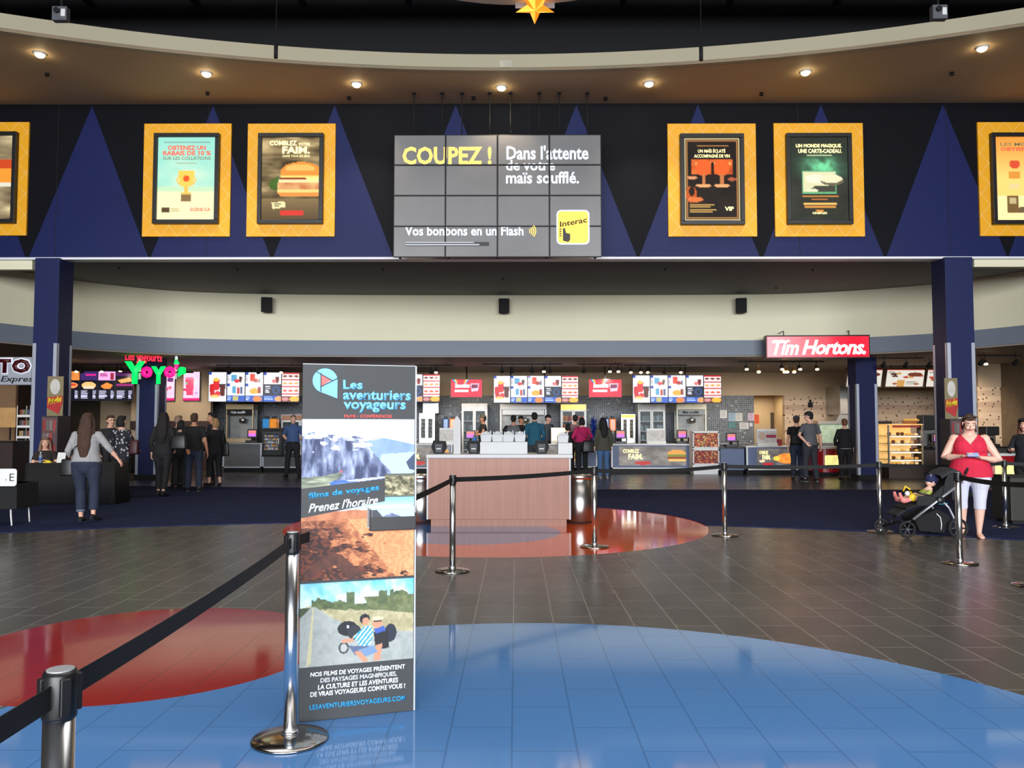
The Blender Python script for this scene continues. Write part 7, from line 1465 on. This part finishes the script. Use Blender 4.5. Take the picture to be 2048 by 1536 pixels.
def popcorn(label, u0, u1, v0, v1, Y, zf, signm, signtext, shell, corn=True):
    x0, x1 = U(u0, Y), U(u1, Y); zt_ = Zv(v0, Y); t = thing('popcorn_machine', label, 'popcorn machine', ((x0 + x1) / 2, Y, zf)); w = (x1 - x0) / 2; h = zt_ - zf
    mb = MB(); mb.box(-w, w, -0.05, 0.45, h * .86, h, 0.01); mb.build('canopy', shell, t)
    mb = MB(); mb.box(-w * .9, w * .9, -0.07, -0.05, h * .72, h * .855, 0.006); sg = mb.build('sign_board', signm, t)
    if signtext: lettering(signtext, -w * .62, w * .45, h * .755, h * .82, -0.072, WINK if signm is MATTE else MATTE, sg, bold=0.03, shear=0.15, depth=0.001)
    for sx in (-1, 1): mb = MB(); mb.box(sx * w - sx * 0.05, sx * w, -0.02, 0.05, 0.1, h * .86); mb.build('frame_post', shell, t)
    mb = MB(); mb.box(-w, w, 0.4, 0.45, 0, h * .86); mb.build('back_panel', mat('steel grey panel', (140, 142, 140), 0.4, vary=0.2), t)
    mb = MB(); mb.box(-w, w, 0, 0.42, 0, h * .12, 0.01); mb.build('base', shell, t)
    mb = MB(); mb.lathe([(0.02, -0.14), (0.12, -0.14), (0.14, -0.02), (0.13, 0), (0.02, 0.01)], (w * .1, 0.2, h * .62), 18); mb.cyl((w * .1, 0.2, h * .62), (w * .1, 0.2, h * .8), 0.015, seg=8); mb.build('kettle', STEEL, t)
    if corn:
        mb = MB(); rs = random.Random(5)
        for i in range(70): mb.ell((rs.uniform(-w * .85, w * .85), rs.uniform(0.05, 0.38), h * .13 + rs.uniform(0, h * .16)), (0.04, 0.04, 0.035), seg=6)
        o = mb.build('popcorn', mat('popcorn', (240, 214, 140), 0.8, vary=0.15, scale=20, emit=0.15), t); o['kind'] = 'stuff'
    return t
popcorn('popcorn machine with black sign reading Mais souffle, left of the banner', 452, 507, 808, 886, 28.2, Zv(886, 28.2), MATTE, 'Maïs soufflé', mat('gold trimmed steel', (176, 160, 128), 0.4, 0.5), corn=False)
popcorn('wide white popcorn cabinet behind the grey shirt and teal sweatshirt', 1000, 1093, 808, 886, 28.2, Zv(886, 28.2), WPAINT, None, WHITE)
popcorn('cream popcorn machine with arched grey sign above the right register', 1353, 1413, 808, 880, 28.2, Zv(886, 28.2), mat('grey sign', (122, 126, 130), 0.5), 'Maïs soufflé', mat('cream enamel', (208, 208, 190), 0.4), corn=False)
mb = MB(); pbox(mb, 846, 806, 877, 826, 28.6, 0.88); mb.build('extractor_hood', STEEL); tag(bpy.data.objects['extractor_hood'], 'steel extractor box above the pretzel cabinet, right of the banner', 'hood')
# back benches that carry the machines
BCH = mat('steel bench', (150, 152, 154), 0.35, 0.6)
for u0, u1, w_ in ((426, 552, 'left of the banner'), (800, 921, 'behind the left counter'), (977, 1119, 'in the middle'), (1175, 1274, 'behind the olive parka'), (1333, 1500, 'below the posted notices')):
    x0, x1 = U(u0, 27.8), U(u1, 27.8); z = Zv(886, 28.0); t = thing('back_bench', 'steel topped back bench along the mosaic wall, ' + w_, 'bench', ((x0 + x1) / 2, 27.8, 0)); w = (x1 - x0) / 2 - 0.01
    mb = MB(); mb.box(-w, w, 0, 1.0, z - 0.04, z - 0.005); mb.build('benchtop', BCH, t); mb = MB(); mb.box(-w + 0.02, w - 0.02, 0.05, 1.0, 0, z - 0.04); mb.build('cabinet', GREYC, t)
# slush dispensers
for u0, u1, c1, w_ in ((886, 897, (50, 90, 140), 'blue'), (899, 910, (226, 110, 40), 'orange'), (1211, 1218, (70, 100, 150), 'slim blue'), (1219, 1232, (226, 110, 40), 'large orange'), (525, 538, (50, 130, 190), 'bright blue'), (539, 553, (230, 140, 40), 'amber')):
    Y = 27.9; v1 = 856 if u0 < 600 or u0 < 1000 else 886; v0 = 833; x0, x1 = U(u0, Y), U(u1, Y); zf = Zv(886, 28.0) if u0 > 800 else Zv(886, 28.0); t = thing('slush_dispenser', '%s slush drink dispenser on the back bench %s' % (w_, 'left of the banner' if u0 < 600 else 'left of the white pillar' if u0 < 1000 else 'behind the olive parka'), 'drink dispenser', ((x0 + x1) / 2, Y, zf)); w = (x1 - x0) / 2; h = Zv(v0, Y) - zf; pm = mat('%s slush' % w_, c1, 0.2, emit=0.25)
    mb = MB(); mb.box(-w * .8, w * .8, 0, 0.35, 0, h * .45, 0.02); mb.build('base', BLACK if u0 > 600 else mat('orange housing', (60, 60, 64), 0.4), t)
    mb = MB(); mb.box(-w, w, -0.03, 0.33, h * .45, h * .92, 0.03); mb.build('tank', pm, t); mb = MB(); mb.box(-w * .5, w * .5, 0.05, 0.25, h * .92, h, 0.02); mb.build('lid', BLACK, t)
    mb = MB(); mb.cyl((0, -0.05, h * .5), (0, -0.05, h * .36), 0.02, seg=8); mb.build('tap', WINK, t)
rs = random.Random(4); t = T_('foil_decoration', 'blue spiky decoration on the back bench between red drinks fridge and olive parka', 'decoration', 1187, 28.2, Zv(886, 28.0)); mb = MB(); mb.lathe([(0.12, 0), (0.16, 0.12), (0.1, 0.3), (0.02, 0.35)], seg=14); mb.build('core', mat('royal foil', (30, 50, 130), 0.35), t)
for i in range(16): a = i * 2.4; z = 0.2 + 0.04 * i; mb = MB(); mb.tube([(0, 0, z * .8), (0.2 * math.cos(a) * (1 - i / 26), 0.15 * math.sin(a), z + 0.08)], [0.06, 0.015], 6); mb.build('spike', MATS['royal foil'], t)
t = T_('spray_bottle', 'blue spray bottle beside the register of the camouflage cap employee', 'bottle', 949, 26.7, zM); mb = MB(); mb.lathe([(0.05, 0), (0.055, 0.02), (0.055, 0.16), (0.02, 0.22)], seg=14); mb.build('bottle_body', mat('blue plastic', (40, 110, 210), 0.3), t); mb = MB(); mb.box(-0.05, 0.03, -0.015, 0.015, 0.22, 0.27, 0.006); mb.build('spray_head', BLACK, t)
t = T_('straw_box', 'small dark red box on the blue counter before the doorway', 'box', 1558, 25.5, zF); mb = MB(); mb.box(-0.07, 0.07, -0.05, 0.05, 0, 0.2, 0.01); mb.build('box_body', mat('dark red card', (140, 24, 34), 0.5), t); mb = MB(); mb.box(-0.05, 0.05, -0.03, 0.03, 0.2, 0.24, 0.005); mb.build('straws', mat('pale straws', (200, 180, 170), 0.6), t)
# napkin and sign stands on the counters
def cv_sign(k):
    c = Cv(40, 30, (214, 212, 210)); c.tex(c.y > .12, (170, 168, 166), (226, 222, 216), c.nz(6, 5, k)); c.rect(0, 0, 1, .1, (230, 230, 230))
    if k == 2: c.rect(.48, .4, 1, .62, (160, 44, 76)); c.ell(.25, .5, .18, .3, (196, 170, 150))
    return c
for u0, u1, v0, v1, Y, zc_, k, lab in ((879, 914, 856, 884, 26.2, zL, 0, 'white menu stand with oval logo on the counter left of the pillar'), (1293, 1331, 857, 885, 26.1, zR, 1, 'white menu stand on the hamburger counter before the fridge'), (1513, 1553, 858, 890, 25.4, zF, 2, 'white menu stand with maroon band before the doorway'), (1102, 1134, 855, 884, 26.9, zM, 3, 'yellow glowing menu stand right of the teal sweatshirt')):
    x0, x1 = U(u0, Y), U(u1, Y); t = thing('menu_stand', lab, 'stand', ((x0 + x1) / 2, Y, zc_)); w = (x1 - x0) / 2; h = Zv(v0, Y) - zc_; mb = MB(); mb.box(-w, w, 0, 0.04, h * .16, h, 0.005); mb.build('board', WPAINT, t)
    mb = MB(); mb.box(-w, w, -0.1, 0.14, 0, h * .16, 0.005); mb.build('base', WPAINT, t)
    if k == 3: mb = MB(); mb.box(-w + .02, w - .02, -0.006, 0.0, h * .2, h - 0.03); mb.build('lit_face', mat('glowing cream', (255, 240, 180), 0.4, vary=0.05, emit=0.9), t)
    else: picture('card', cv_sign(k), -w + .015, w - .015, h * .2, h - .02, -0.002, M_DIMPRINT, t)
# candy stand
Y = 25.3; x0, x1 = U(1386, Y), U(1439, Y); t = thing('candy_stand', 'white candy stand with two sloping trays of coloured sweets', 'candy stand', ((x0 + x1) / 2, Y, 0)); w = (x1 - x0) / 2
def cv_candy(k):
    c = Cv(52, 30, (150, 60, 40)); rs = np.random.RandomState(k); cols = [(200, 60, 50), (230, 140, 60), (240, 200, 120), (120, 30, 30), (90, 40, 60), (220, 110, 80), (70, 90, 60)]
    for i in range(420): c.ell(rs.rand(), rs.rand(), 0.03, 0.045, cols[rs.randint(7)] if (k == 1 or rs.rand() > .5) else (130, 24, 30))
    return c
mb = MB(); mb.box(-w, w, 0.1, 0.6, 0.12, Zv(862, Y)); mb.box(-w + 0.03, w - 0.03, 0.12, 0.6, 0, 0.12); mb.build('cabinet', WPAINT, t)
for k, (va, vb) in enumerate(((864, 896), (899, 929))):
    za, zb_ = Zv(va, Y), Zv(vb, Y); mb = MB()
    for q in ((-w, w, za - 0.03, za), (-w, w, zb_ - 0.01, zb_ + 0.03), (-w, -w + 0.035, zb_, za), (w - 0.035, w, zb_, za)): mb.box(q[0], q[1], 0.05, 0.11, q[2], q[3])
    tr = mb.build('tray_frame', WPAINT, t); picture('sweets', cv_candy(k + 1), -w + 0.035, w - 0.035, zb_ + 0.03, za - 0.03, 0.085, M_DIMPRINT, tr)
# notices on the mosaic wall
for i, (u0, v0, u1, v1, c_, w_) in enumerate(((1440, 820, 1454, 836, (214, 214, 210), 'white notice, leftmost of the papers on the mosaic'), (1457, 826, 1470, 842, (150, 176, 196), 'pale blue notice in the upper row of papers'), (1471, 826, 1485, 842, (204, 202, 196), 'cream notice beside the pale blue one'), (1457, 845, 1471, 856, (70, 132, 128), 'teal notice low on the mosaic'), (1479, 845, 1497, 858, (208, 206, 206), 'wide white notice low on the mosaic'), (1496, 826, 1508, 841, (206, 178, 196), 'lilac notice at the mosaic edge'), (1509, 829, 1518, 847, (226, 84, 34), 'orange notice beside the doorway'), (1499, 846, 1505, 853, (220, 216, 220), 'tiny white notice at the mosaic edge'))):
    mb = MB(); pbox(mb, u0, v0, u1, v1, Y_BACK - 0.035, 0.012); mb.mi = 1
    x0, x1, z0, z1 = R4(u0, v0, u1, v1, Y_BACK - 0.035)
    for q in range(4): mb.box(x0 + .03, x1 - .04 - .02 * (q % 2), Y_BACK - 0.038, Y_BACK - 0.034, z1 - .05 - q * (z1 - z0) * .2, z1 - .035 - q * (z1 - z0) * .2)
    o = mb.build('paper_notice', [mat('paper %d' % i, c_, 0.8, vary=0.03), mat('grey print', (120, 120, 124), 0.8)]); tag(o, w_, 'notice', 'papers on the mosaic wall')
# range hood and coffee equipment
Y = 28.2; t = T_('extractor_hood', 'steel chimney extractor hood above the woman in black jacket', 'hood', 1688, Y)
lbox(t, 'duct', STEEL, 1680, 771, 1696, 829, Y, 1.28); mb = MB(); L_ = t.location; a = [U(q, Y) - L_.x for q in (1680, 1696, 1706, 1672)]; z0, z1 = Zv(842, Y), Zv(828, Y)
mb.prism([(a[3], z0), (a[2], z0), (a[1], z1), (a[0], z1)], 0, 0.45); mb.build('flare', STEEL, t)
t = T_('serving_hatch', 'pale lit serving screen behind the man in the grey T-shirt', 'screen', 1660, 27.4); lbox(t, 'glass_panel', mat('pale hatch glass', (150, 172, 156), 0.2, vary=0.2, emit=0.1), 1640, 848, 1700, 886, 27.4, 0.1, zmin=0.9); lbox(t, 'shelf', STEEL, 1636, 842, 1704, 848, 27.35, 0.4); lbox(t, 'counter_base', GREYC, 1638, 886, 1702, 900, 27.4, 0.6, zmin=0)
t = T_('wall_clock', 'small dark figure plaque on the pale plank wall', 'plaque', 1620, Y_BACK); mb = MB(); (xa, za), (xb, zb_) = P(1615, 802, Y_BACK), P(1625, 815, Y_BACK); L_ = t.location; t.name = 'wall_plaque'
mb.box(xa - L_.x, xb - L_.x, -0.05, -0.02, zb_, za - 0.05, 0.02); mb.ell(((xa + xb) / 2 - L_.x, -0.04, za), (0.05, 0.02, 0.05), seg=10); mb.build('plaque_body', MATTE, t)
# pastry case
Y = 23.6; t = T_('pastry_case', 'glowing glass pastry case with four shelves of baked goods', 'display case', 1808, Y); L_ = t.location; x0, x1 = U(1776, Y) - L_.x, U(1846, Y) - L_.x; zt_, zb_ = Zv(850, Y), Zv(929, Y)
mb = MB(); mb.box(x0, x1, 0, 0.8, 0, zb_); mb.build('base', BRN, t)
mb = MB(); mb.box(x0, x1, 0.75, 0.8, zb_, zt_); mb.box(x0, x1, 0.0, 0.8, zt_, zt_ + 0.03); mb.build('back_panel', mat('warm case lining', (226, 176, 104), 0.5, emit=0.6), t)
for sx in (x0, x1 - 0.03): mb = MB(); mb.box(sx, sx + 0.03, 0.0, 0.05, zb_, zt_); mb.build('corner_post', STEEL, t)
mb = MB(); mb.box(x0 + 0.12, x1 - 0.1, -0.01, 0.0, zt_ - 0.07, zt_ - 0.01); mb.build('header', mat('dull red header', (156, 50, 40), 0.4, emit=0.2), t)
LITS = mat('lit shelf edge', (255, 236, 190), 0.4, vary=0.02, emit=2.2)
shz = [Zv(v, Y) for v in (872, 888, 904, 920)]
for z in shz:
    mb = MB(); mb.box(x0 + 0.04, x1 - 0.04, 0.04, 0.74, z, z + 0.012); s_ = mb.build('shelf', STEEL, t); mb = MB(); mb.tube([(x0 + 0.08, 0.035, z - 0.015), (x1 - 0.06, 0.035, z - 0.015)], 0.014, 8); mb.build('light_strip', LITS, s_)
PA = [mat('golden pastry', (222, 160, 80), 0.7, vary=0.2, emit=0.35), mat('brown pastry', (120, 70, 36), 0.7, vary=0.2, emit=0.2), mat('pale pastry', (240, 204, 150), 0.7, vary=0.1, emit=0.4)]
rs = random.Random(9); kinds = ['round bun', 'dark muffin', 'pale roll']
for r_, z in enumerate(shz + [zb_ + 0.0]):
    for i in range(7):
        x = x0 + 0.11 + i * (x1 - x0 - 0.22) / 6; k = rs.randrange(3); mb = MB(); zz = z + (0.012 if r_ < 4 else 0)
        if k == 1: mb.lathe([(0.035, 0), (0.05, 0.05), (0.06, 0.055), (0.045, 0.085), (0.01, 0.1)], (0, 0, 0), 12)
        else: mb.ell((0, 0, 0.035), (0.06, 0.055, 0.036), seg=12)
        o = mb.build('pastry', PA[k]); o.location = (x + L_.x, Y + 0.2 + 0.02 * (i % 2), zz)
        tag(o, '%s, number %s on the %s row of the pastry case' % (kinds[k], ['one from the left', 'two from the left', 'three from the left', 'four, the middle one,', 'three from the right', 'two from the right', 'one from the right'][i], ['top', 'second', 'third', 'fourth', 'bottom'][r_]), 'pastry', 'baked goods in the pastry case')
        o['label'] = '%s %s on the %s shelf of the pastry case' % (kinds[k], ['at the left end', 'second from the left', 'third from the left', 'in the middle', 'third from the right', 'second from the right', 'at the right end'][i], ['top', 'second', 'third', 'fourth', 'lowest'][r_])
t = T_('bread_basket', 'wicker basket of loaves on top of the pastry case', 'basket', 1820, Y + 0.3, Zv(850, Y) + 0.03); mb = MB(); mb.lathe([(0.16, 0), (0.27, 0.09), (0.255, 0.09), (0.15, 0.015)], seg=20)
for v in mb.bm.verts: v.co.y *= 0.6
mb.build('basket_body', mat('wicker', (150, 100, 60), 0.8, vary=0.4, scale=60), t)
for i in range(4): mb = MB(); mb.tube([(-0.18 + i * 0.1, 0, 0.06), (-0.13 + i * 0.1, 0, 0.13), (-0.04 + i * 0.1, 0, 0.1)], [0.03, 0.045, 0.025], 10); mb.build('loaf', PA[0], t)
# coffee brewers behind
for u0, u1, v0, Y, zf, lab in ((1846, 1884, 830, 24.3, zT, 'black microwave like brewer on the coffee counter beside the standee'), (1972, 1999, 853, 23.0, zT2, 'black brewer with white cups printed panel behind the woman in red'), (1756, 1785, 842, 25.6, zK, 'dark espresso machine just right of the slim column')):
    x0, x1 = U(u0, Y), U(u1, Y); h = Zv(v0, Y) - zf; t = thing('coffee_brewer', lab, 'coffee machine', ((x0 + x1) / 2, Y, zf)); w = (x1 - x0) / 2
    mb = MB(); mb.box(-w, w, 0, 0.4, h * .55, h, 0.02); mb.build('head', BLACK, t); mb = MB(); mb.box(-w, w, 0.2, 0.4, 0, h * .56); mb.build('body', STEEL, t); mb = MB(); mb.box(-w, w, -0.02, 0.3, 0, 0.06, 0.01); mb.build('tray', MATTE, t)
    mb = MB(); mb.lathe([(0.05, 0.06), (0.07, 0.1), (0.06, 0.2), (0.03, 0.22)], (0, 0.08, 0), 14); mb.build('jug', mat('dark glass jug', (40, 26, 20), 0.1), t)
t = T_('wall_card', 'grey square card with coffee pots printed, right of the big column', 'sign', 2012, 24.0, Zv(858, 24.0)); mb = MB(); mb.box(-0.22, 0.22, 0, 0.03, 0, 0.2, 0.004); mb.build('card', mat('pale grey card', (150, 156, 164), 0.6), t)
for s in (-0.1, 0.1): mb = MB(); mb.lathe([(0.03, 0), (0.05, 0.02), (0.03, 0.09)], (s, -0.01, 0.04), 12); mb.build('pot_mark', MATTE, t)
t.location.z = zT2 + 0.0; t.location.y = 22.9
mb = MB(); pbox(mb, 2030, 812, 2060, 828, 22.0, 0.3, 0.02); 
for v in mb.bm.verts: pass
o = mb.build('wall_monitor', BLACK); tag(o, 'dark wall unit near the right edge above the coffee counter', 'monitor'); o.location.y = 0
# fixed to a shelf partition at the far right
mb = MB(); mb.box(U(1957, 25.4), 14.8, 25.4, 25.5, 0, Z_LOW - 0.04); struct('wall_right_planks', mb, PLANK)
mb = MB(); mb.box(U(1957, 25.4), 14.8, 25.36, 25.42, ztile + 0.12, Z_LOW - 0.04); struct('wall_right_beige', mb, BEIGE)
bpy.data.objects['wall_monitor'].location.y = 3.1
# ---- left side: bistro
YL = 20.6
mb = MB(); mb.box(-14.8, U(30, YL + 3), YL + 3, YL + 3.1, 0, Z_LOW); struct('wall_bistro', mb, mat('bistro tan wall', (150, 116, 84), 0.7, vary=0.05))
t = thing('service_counter', 'dark brown bistro counter at the far left edge', 'counter', (U(0, 17.2), 17.6, 0)); L_ = t.location; mb = MB(); mb.box(-1.6, U(27, 17.6) - L_.x, 0, 0.8, 0, Zv(885, 17.6)); mb.build('front_panel', mat('dark wenge', (44, 28, 24), 0.45), t); mb = MB(); mb.box(-1.62, U(28, 17.6) - L_.x, -0.03, 0.82, Zv(885, 17.6), Zv(882, 17.6)); mb.build('worktop', DKC, t)
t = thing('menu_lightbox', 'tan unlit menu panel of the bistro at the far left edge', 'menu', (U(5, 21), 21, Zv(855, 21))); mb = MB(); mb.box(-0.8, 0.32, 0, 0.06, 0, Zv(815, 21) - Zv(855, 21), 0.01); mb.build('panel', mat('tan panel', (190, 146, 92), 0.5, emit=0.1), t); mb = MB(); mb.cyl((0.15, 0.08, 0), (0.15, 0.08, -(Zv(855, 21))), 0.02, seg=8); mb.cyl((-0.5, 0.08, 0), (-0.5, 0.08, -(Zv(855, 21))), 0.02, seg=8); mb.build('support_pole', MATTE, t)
# wire rack with goods
Yr = 18.4; t = thing('display_rack', 'tall white wire rack of snack packets left of the left column', 'rack', (U(46, Yr), Yr, 0)); x0, x1 = U(34, Yr) - t.location.x, U(60, Yr) - t.location.x; zt_ = Zv(811, Yr)
for a in (x0, x1):
    for b in (0, 0.35): mb = MB(); mb.cyl((a, b, 0), (a, b, zt_), 0.01, seg=6); mb.build('upright', WPAINT, t)
for k in range(6):
    z = 0.5 + k * 0.235
    if z > zt_: continue
    mb = MB(); mb.box(x0, x1, 0, 0.35, z, z + 0.01); mb.box(x0, x1, -0.004, 0.004, z, z + 0.05); sh_ = mb.build('shelf', WPAINT, t)
    for j in range(3):
        cc = [(120, 60, 50), (90, 100, 70), (60, 60, 90), (150, 120, 80), (70, 66, 70)][(k + j) % 5]; mb = MB(); mb.box(-0.045, 0.045, -0.05, 0.05, 0, 0.16, 0.015); o = mb.build('snack_packet', mat('packet %d' % ((k + j) % 5), cc, 0.4, vary=0.3, scale=18)); o.location = (t.location.x + x0 + 0.06 + j * (x1 - x0 - .12) / 2, Yr + 0.1, z + 0.012)
        tag(o, 'snack packet %s on the %s shelf of the white wire rack' % (['at the left', 'in the middle', 'at the right'][j], ['lowest', 'second', 'third', 'fourth', 'fifth', 'top'][k]), 'packet', 'snack packets in the wire rack')
# chip standees (mascot left plain)
for u0, u1, v0, v1, v2, Y, w_ in ((99, 131, 753, 830, 905, 17.15, 'left'), (1885, 1911, 757, 836, 960, 17.0, 'right')):
    x0, x1 = U(u0, Y), U(u1, Y); zt_, zm = Zv(v0, Y), Zv(v1, Y); t = thing('snack_standee', 'tall chip display with Pringles header card beside the %s blue column' % w_, 'display stand', ((x0 + x1) / 2, Y, 0)); w = (x1 - x0) / 2
    mb = MB(); mb.box(-w, w, -0.3, 0.1 if w_ == 'right' else 0.2, 0.0, zm - 0.02, 0.006); mb.build('shelf_unit', mat('dark display board', (48, 42, 46), 0.5), t)
    c = Cv(40, 90, (60, 50, 54)); c.tex(c.y >= 0, (70, 30, 36), (120, 84, 84), c.nz(5, 8, 4)); 
    for q in range(5):
        for j in range(4): c.rect(0.08 + j * .22, 0.05 + q * .19, 0.26 + j * .22, 0.2 + q * .19, [(140, 34, 36), (90, 96, 90), (120, 110, 110), (150, 50, 50), (70, 60, 60)][(q + j) % 5])
    picture('stocked_front', c, -w + .02, w - .02, 0.35, zm - 0.06, -0.303, M_DIMPRINT, t)
    mb = MB(); mb.box(-w, w, -0.12, -0.1, zm - 0.02, zt_, 0.004); mb.build('header_card', mat('khaki card', (128, 116, 84), 0.6), t)
    h = zt_ - zm; mb = MB(); mb.prism([(-w * .95, h * .18 + zm), (w * .5, h * .02 + zm), (w * .95, h * .3 + zm), (w * .95, h * .5 + zm), (-w * .95, h * .45 + zm)], -0.128, -0.12); mb.build('red_swoosh', mat('chip red', (170, 30, 30), 0.5), t)
    lettering('Pringles', -w * .85, w * .85, zm + h * .2, zm + h * .43, -0.13, mat('chip yellow', (226, 200, 40), 0.5), t, bold=0.04, shear=0.2, depth=0.004, slope=0.25)
    mb = MB(); mb.prism([(w * .62 * math.cos(a), zm + h * .73 + h * .2 * math.sin(a)) for a in np.linspace(0, 2 * PI, 25)[:-1]], -0.128, -0.12); mb.build('plain_oval', mat('pale card', (196, 192, 186), 0.6), t)
# covered table, bottle, things, far left table with sign
def cloth_table(label, x0, x1, y0, y1, z, lab2):
    t = thing('folding_table', label, 'table', ((x0 + x1) / 2, (y0 + y1) / 2, 0)); w, d = (x1 - x0) / 2, (y1 - y0) / 2; mb = MB(); mb.box(-w, w, -d, d, z - 0.04, z - 0.004, 0.004); mb.build('tabletop', WHITE, t)
    for sx in (-1, 1):
        for sy in (-1, 1): mb = MB(); mb.cyl((sx * (w - .1), sy * (d - .08), 0), (sx * (w - .1), sy * (d - .08), z - 0.04), 0.014, seg=8); mb.build('leg', ALU, t)
    mb = MB(); pts = []; n = 96
    for i in range(n):
        s_ = i / n * 4; e = int(s_); f = s_ - e; cs = [(-1, -1), (1, -1), (1, 1), (-1, 1), (-1, -1)]; a, b = cs[e], cs[e + 1]; pts.append(((a[0] + (b[0] - a[0]) * f) * (w + .008), (a[1] + (b[1] - a[1]) * f) * (d + .008)))
    top = [mb.bm.verts.new((x, y, z)) for x, y in pts]; bot = [mb.bm.verts.new((x * (1 + .03 + .015 * math.sin(i * 1.9)), y * (1 + .05 + .03 * math.sin(i * 1.9)), 0.02)) for i, (x, y) in enumerate(pts)]
    mb.bm.faces.new(top)
    for i in range(n): f = mb.bm.faces.new((top[i], bot[i], bot[(i + 1) % n], top[(i + 1) % n])); f.smooth = True
    o = mb.build('tablecloth', cloth('table black', (15, 15, 17), 0.1, 5)); o.location = t.location; sm_ = o.modifiers.new('t', 'SOLIDIFY'); sm_.thickness = 0.003; sm_.offset = 1; tag(o, lab2, 'tablecloth'); return t
zc_ = Zv(927, 15.7)
cloth_table('folding table hidden under black cloth before the left column', U(55, 15.7), U(231, 15.7), 15.7, 16.25, zc_, 'black floor length tablecloth before the seated smiling woman')
t = thing('water_bottle', 'small clear water bottle with blue label on the black covered table', 'bottle', (U(83, 15.9), 15.9, zc_ + 0.003)); mb = MB(); mb.lathe([(0.028, 0), (0.032, 0.01), (0.032, 0.13), (0.014, 0.17), (0.012, 0.19)], seg=16); mb.build('bottle_body', mat('clear plastic', (190, 204, 220), 0.1, trans=0.6), t)
mb = MB(); mb.lathe([(0.033, 0.05), (0.033, 0.1)], seg=16); mb.build('label_band', mat('blue label', (50, 90, 180), 0.4), t); mb = MB(); mb.cyl((0, 0, 0.188), (0, 0, 0.205), 0.014, seg=12); mb.build('bottle_cap', WINK, t)
mb = MB(); mb.box(-0.07, 0.07, -0.05, 0.05, 0, 0.02, 0.003); mb.box(-0.05, 0.05, -0.04, 0.04, 0.02, 0.05, 0.01, rot=(0, 0.2, 0.3)); o = mb.build('yellow_leaflets', mat('yellow paper', (216, 190, 60), 0.7)); o.location = (U(101, 15.9), 15.85, zc_ + 0.003); tag(o, 'small pile of yellow leaflets before the seated woman', 'leaflets')
mb = MB(); mb.box(-0.08, 0.08, 0, 0.01, 0, 0.2, 0.003, rot=(-0.25, 0, 0), piv=(0, 0, 0)); mb.box(-0.08, 0.08, 0.0, 0.09, 0, 0.006); o = mb.build('card_holder', WPAINT); o.location = (U(120, 15.9), 15.95, zc_ + 0.003); tag(o, 'white card holder at the right of the yellow leaflets', 'holder')
ze = Zv(966, 12.3)
t = thing('folding_table', 'small dark covered table at the left edge carrying the white sign', 'table', (U(-8, 12.5), 12.6, 0)); mb = MB(); mb.box(-0.5, 0.42, -0.25, 0.3, ze - 0.08, ze - 0.02); mb.build('tabletop', MATTE, t)
mb = MB(); mb.box(-0.5, 0.44, -0.26, 0.31, 0.25, ze - 0.02, 0.01); mb.build('cloth_skirt', cloth('skirt black', (17, 17, 19)), t)
for sx in (-0.4, 0.32):
    mb = MB(); mb.tube([(sx, -0.2, 0.3), (sx + 0.02, -0.22, 0.15), (sx + 0.05, -0.24, 0.0)], 0.012, 8); mb.build('leg', WPAINT, t)
    mb = MB(); mb.tube([(sx, 0.25, 0.3), (sx + 0.02, 0.26, 0.0)], 0.012, 8); mb.build('leg', WPAINT, t)
x0, x1, z0, z1 = R4(-34, 938, 28, 973, 12.2); t = thing('table_sign', 'white rounded sign ending in a black letter E at the left edge', 'sign', ((x0 + x1) / 2, 12.27, z0)); w = (x1 - x0) / 2; h = z1 - z0; mb = MB(); mb.prism(rr_poly(-w, w, 0, h, 0.04), -0.006, 0.006); mb.build('board', WPAINT, t)
lettering('E', w * .55, w * .84, h * .3, h * .72, -0.007, MATTE, t, bold=-0.005, depth=0.001); lettering('-', w * .28, w * .36, h * .34, h * .38, -0.007, MATTE, t, depth=0.001)
# dark standing desk at right edge
t = thing('podium', 'dark olive desk cut off by the right edge behind the queue posts', 'desk', (U(2068, 12.5), 12.6, 0)); mb = MB(); mb.box(-0.32, 0.6, 0, 0.5, 0.06, Zv(955, 12.6), 0.006); mb.build('cabinet', mat('olive black', (44, 42, 34), 0.5), t); mb = MB(); mb.box(-0.34, 0.62, -0.02, 0.52, Zv(955, 12.6), Zv(952, 12.6)); mb.build('top', MATTE, t); mb = MB(); mb.box(-0.28, 0.56, 0.04, 0.46, 0, 0.06); mb.build('plinth', MATTE, t)
t = thing('column_sign', 'CINEMA lettering sign and poster on the big right column behind the woman in red', 'sign', (U(1927, 17.42), 17.40, Zv(842, 17.4))); mb = MB(); mb.box(-0.19, 0.24, 0, 0.03, 0, 0.11, 0.004); mb.build('plate', NAVYD, t); lettering('CINEPLEX', -0.17, 0.22, 0.03, 0.085, -0.002, WINK, t, bold=0.02, depth=0.002); t['label'] = 'navy CINEPLEX plate on the big right column behind the woman in red'
mb = MB(); mb.box(-0.12, 0.2, 0.005, 0.03, -0.5, -0.02, 0.004); mb.build('poster_sheet', mat('pale poster', (190, 194, 210), 0.5, vary=0.15, scale=4), t)
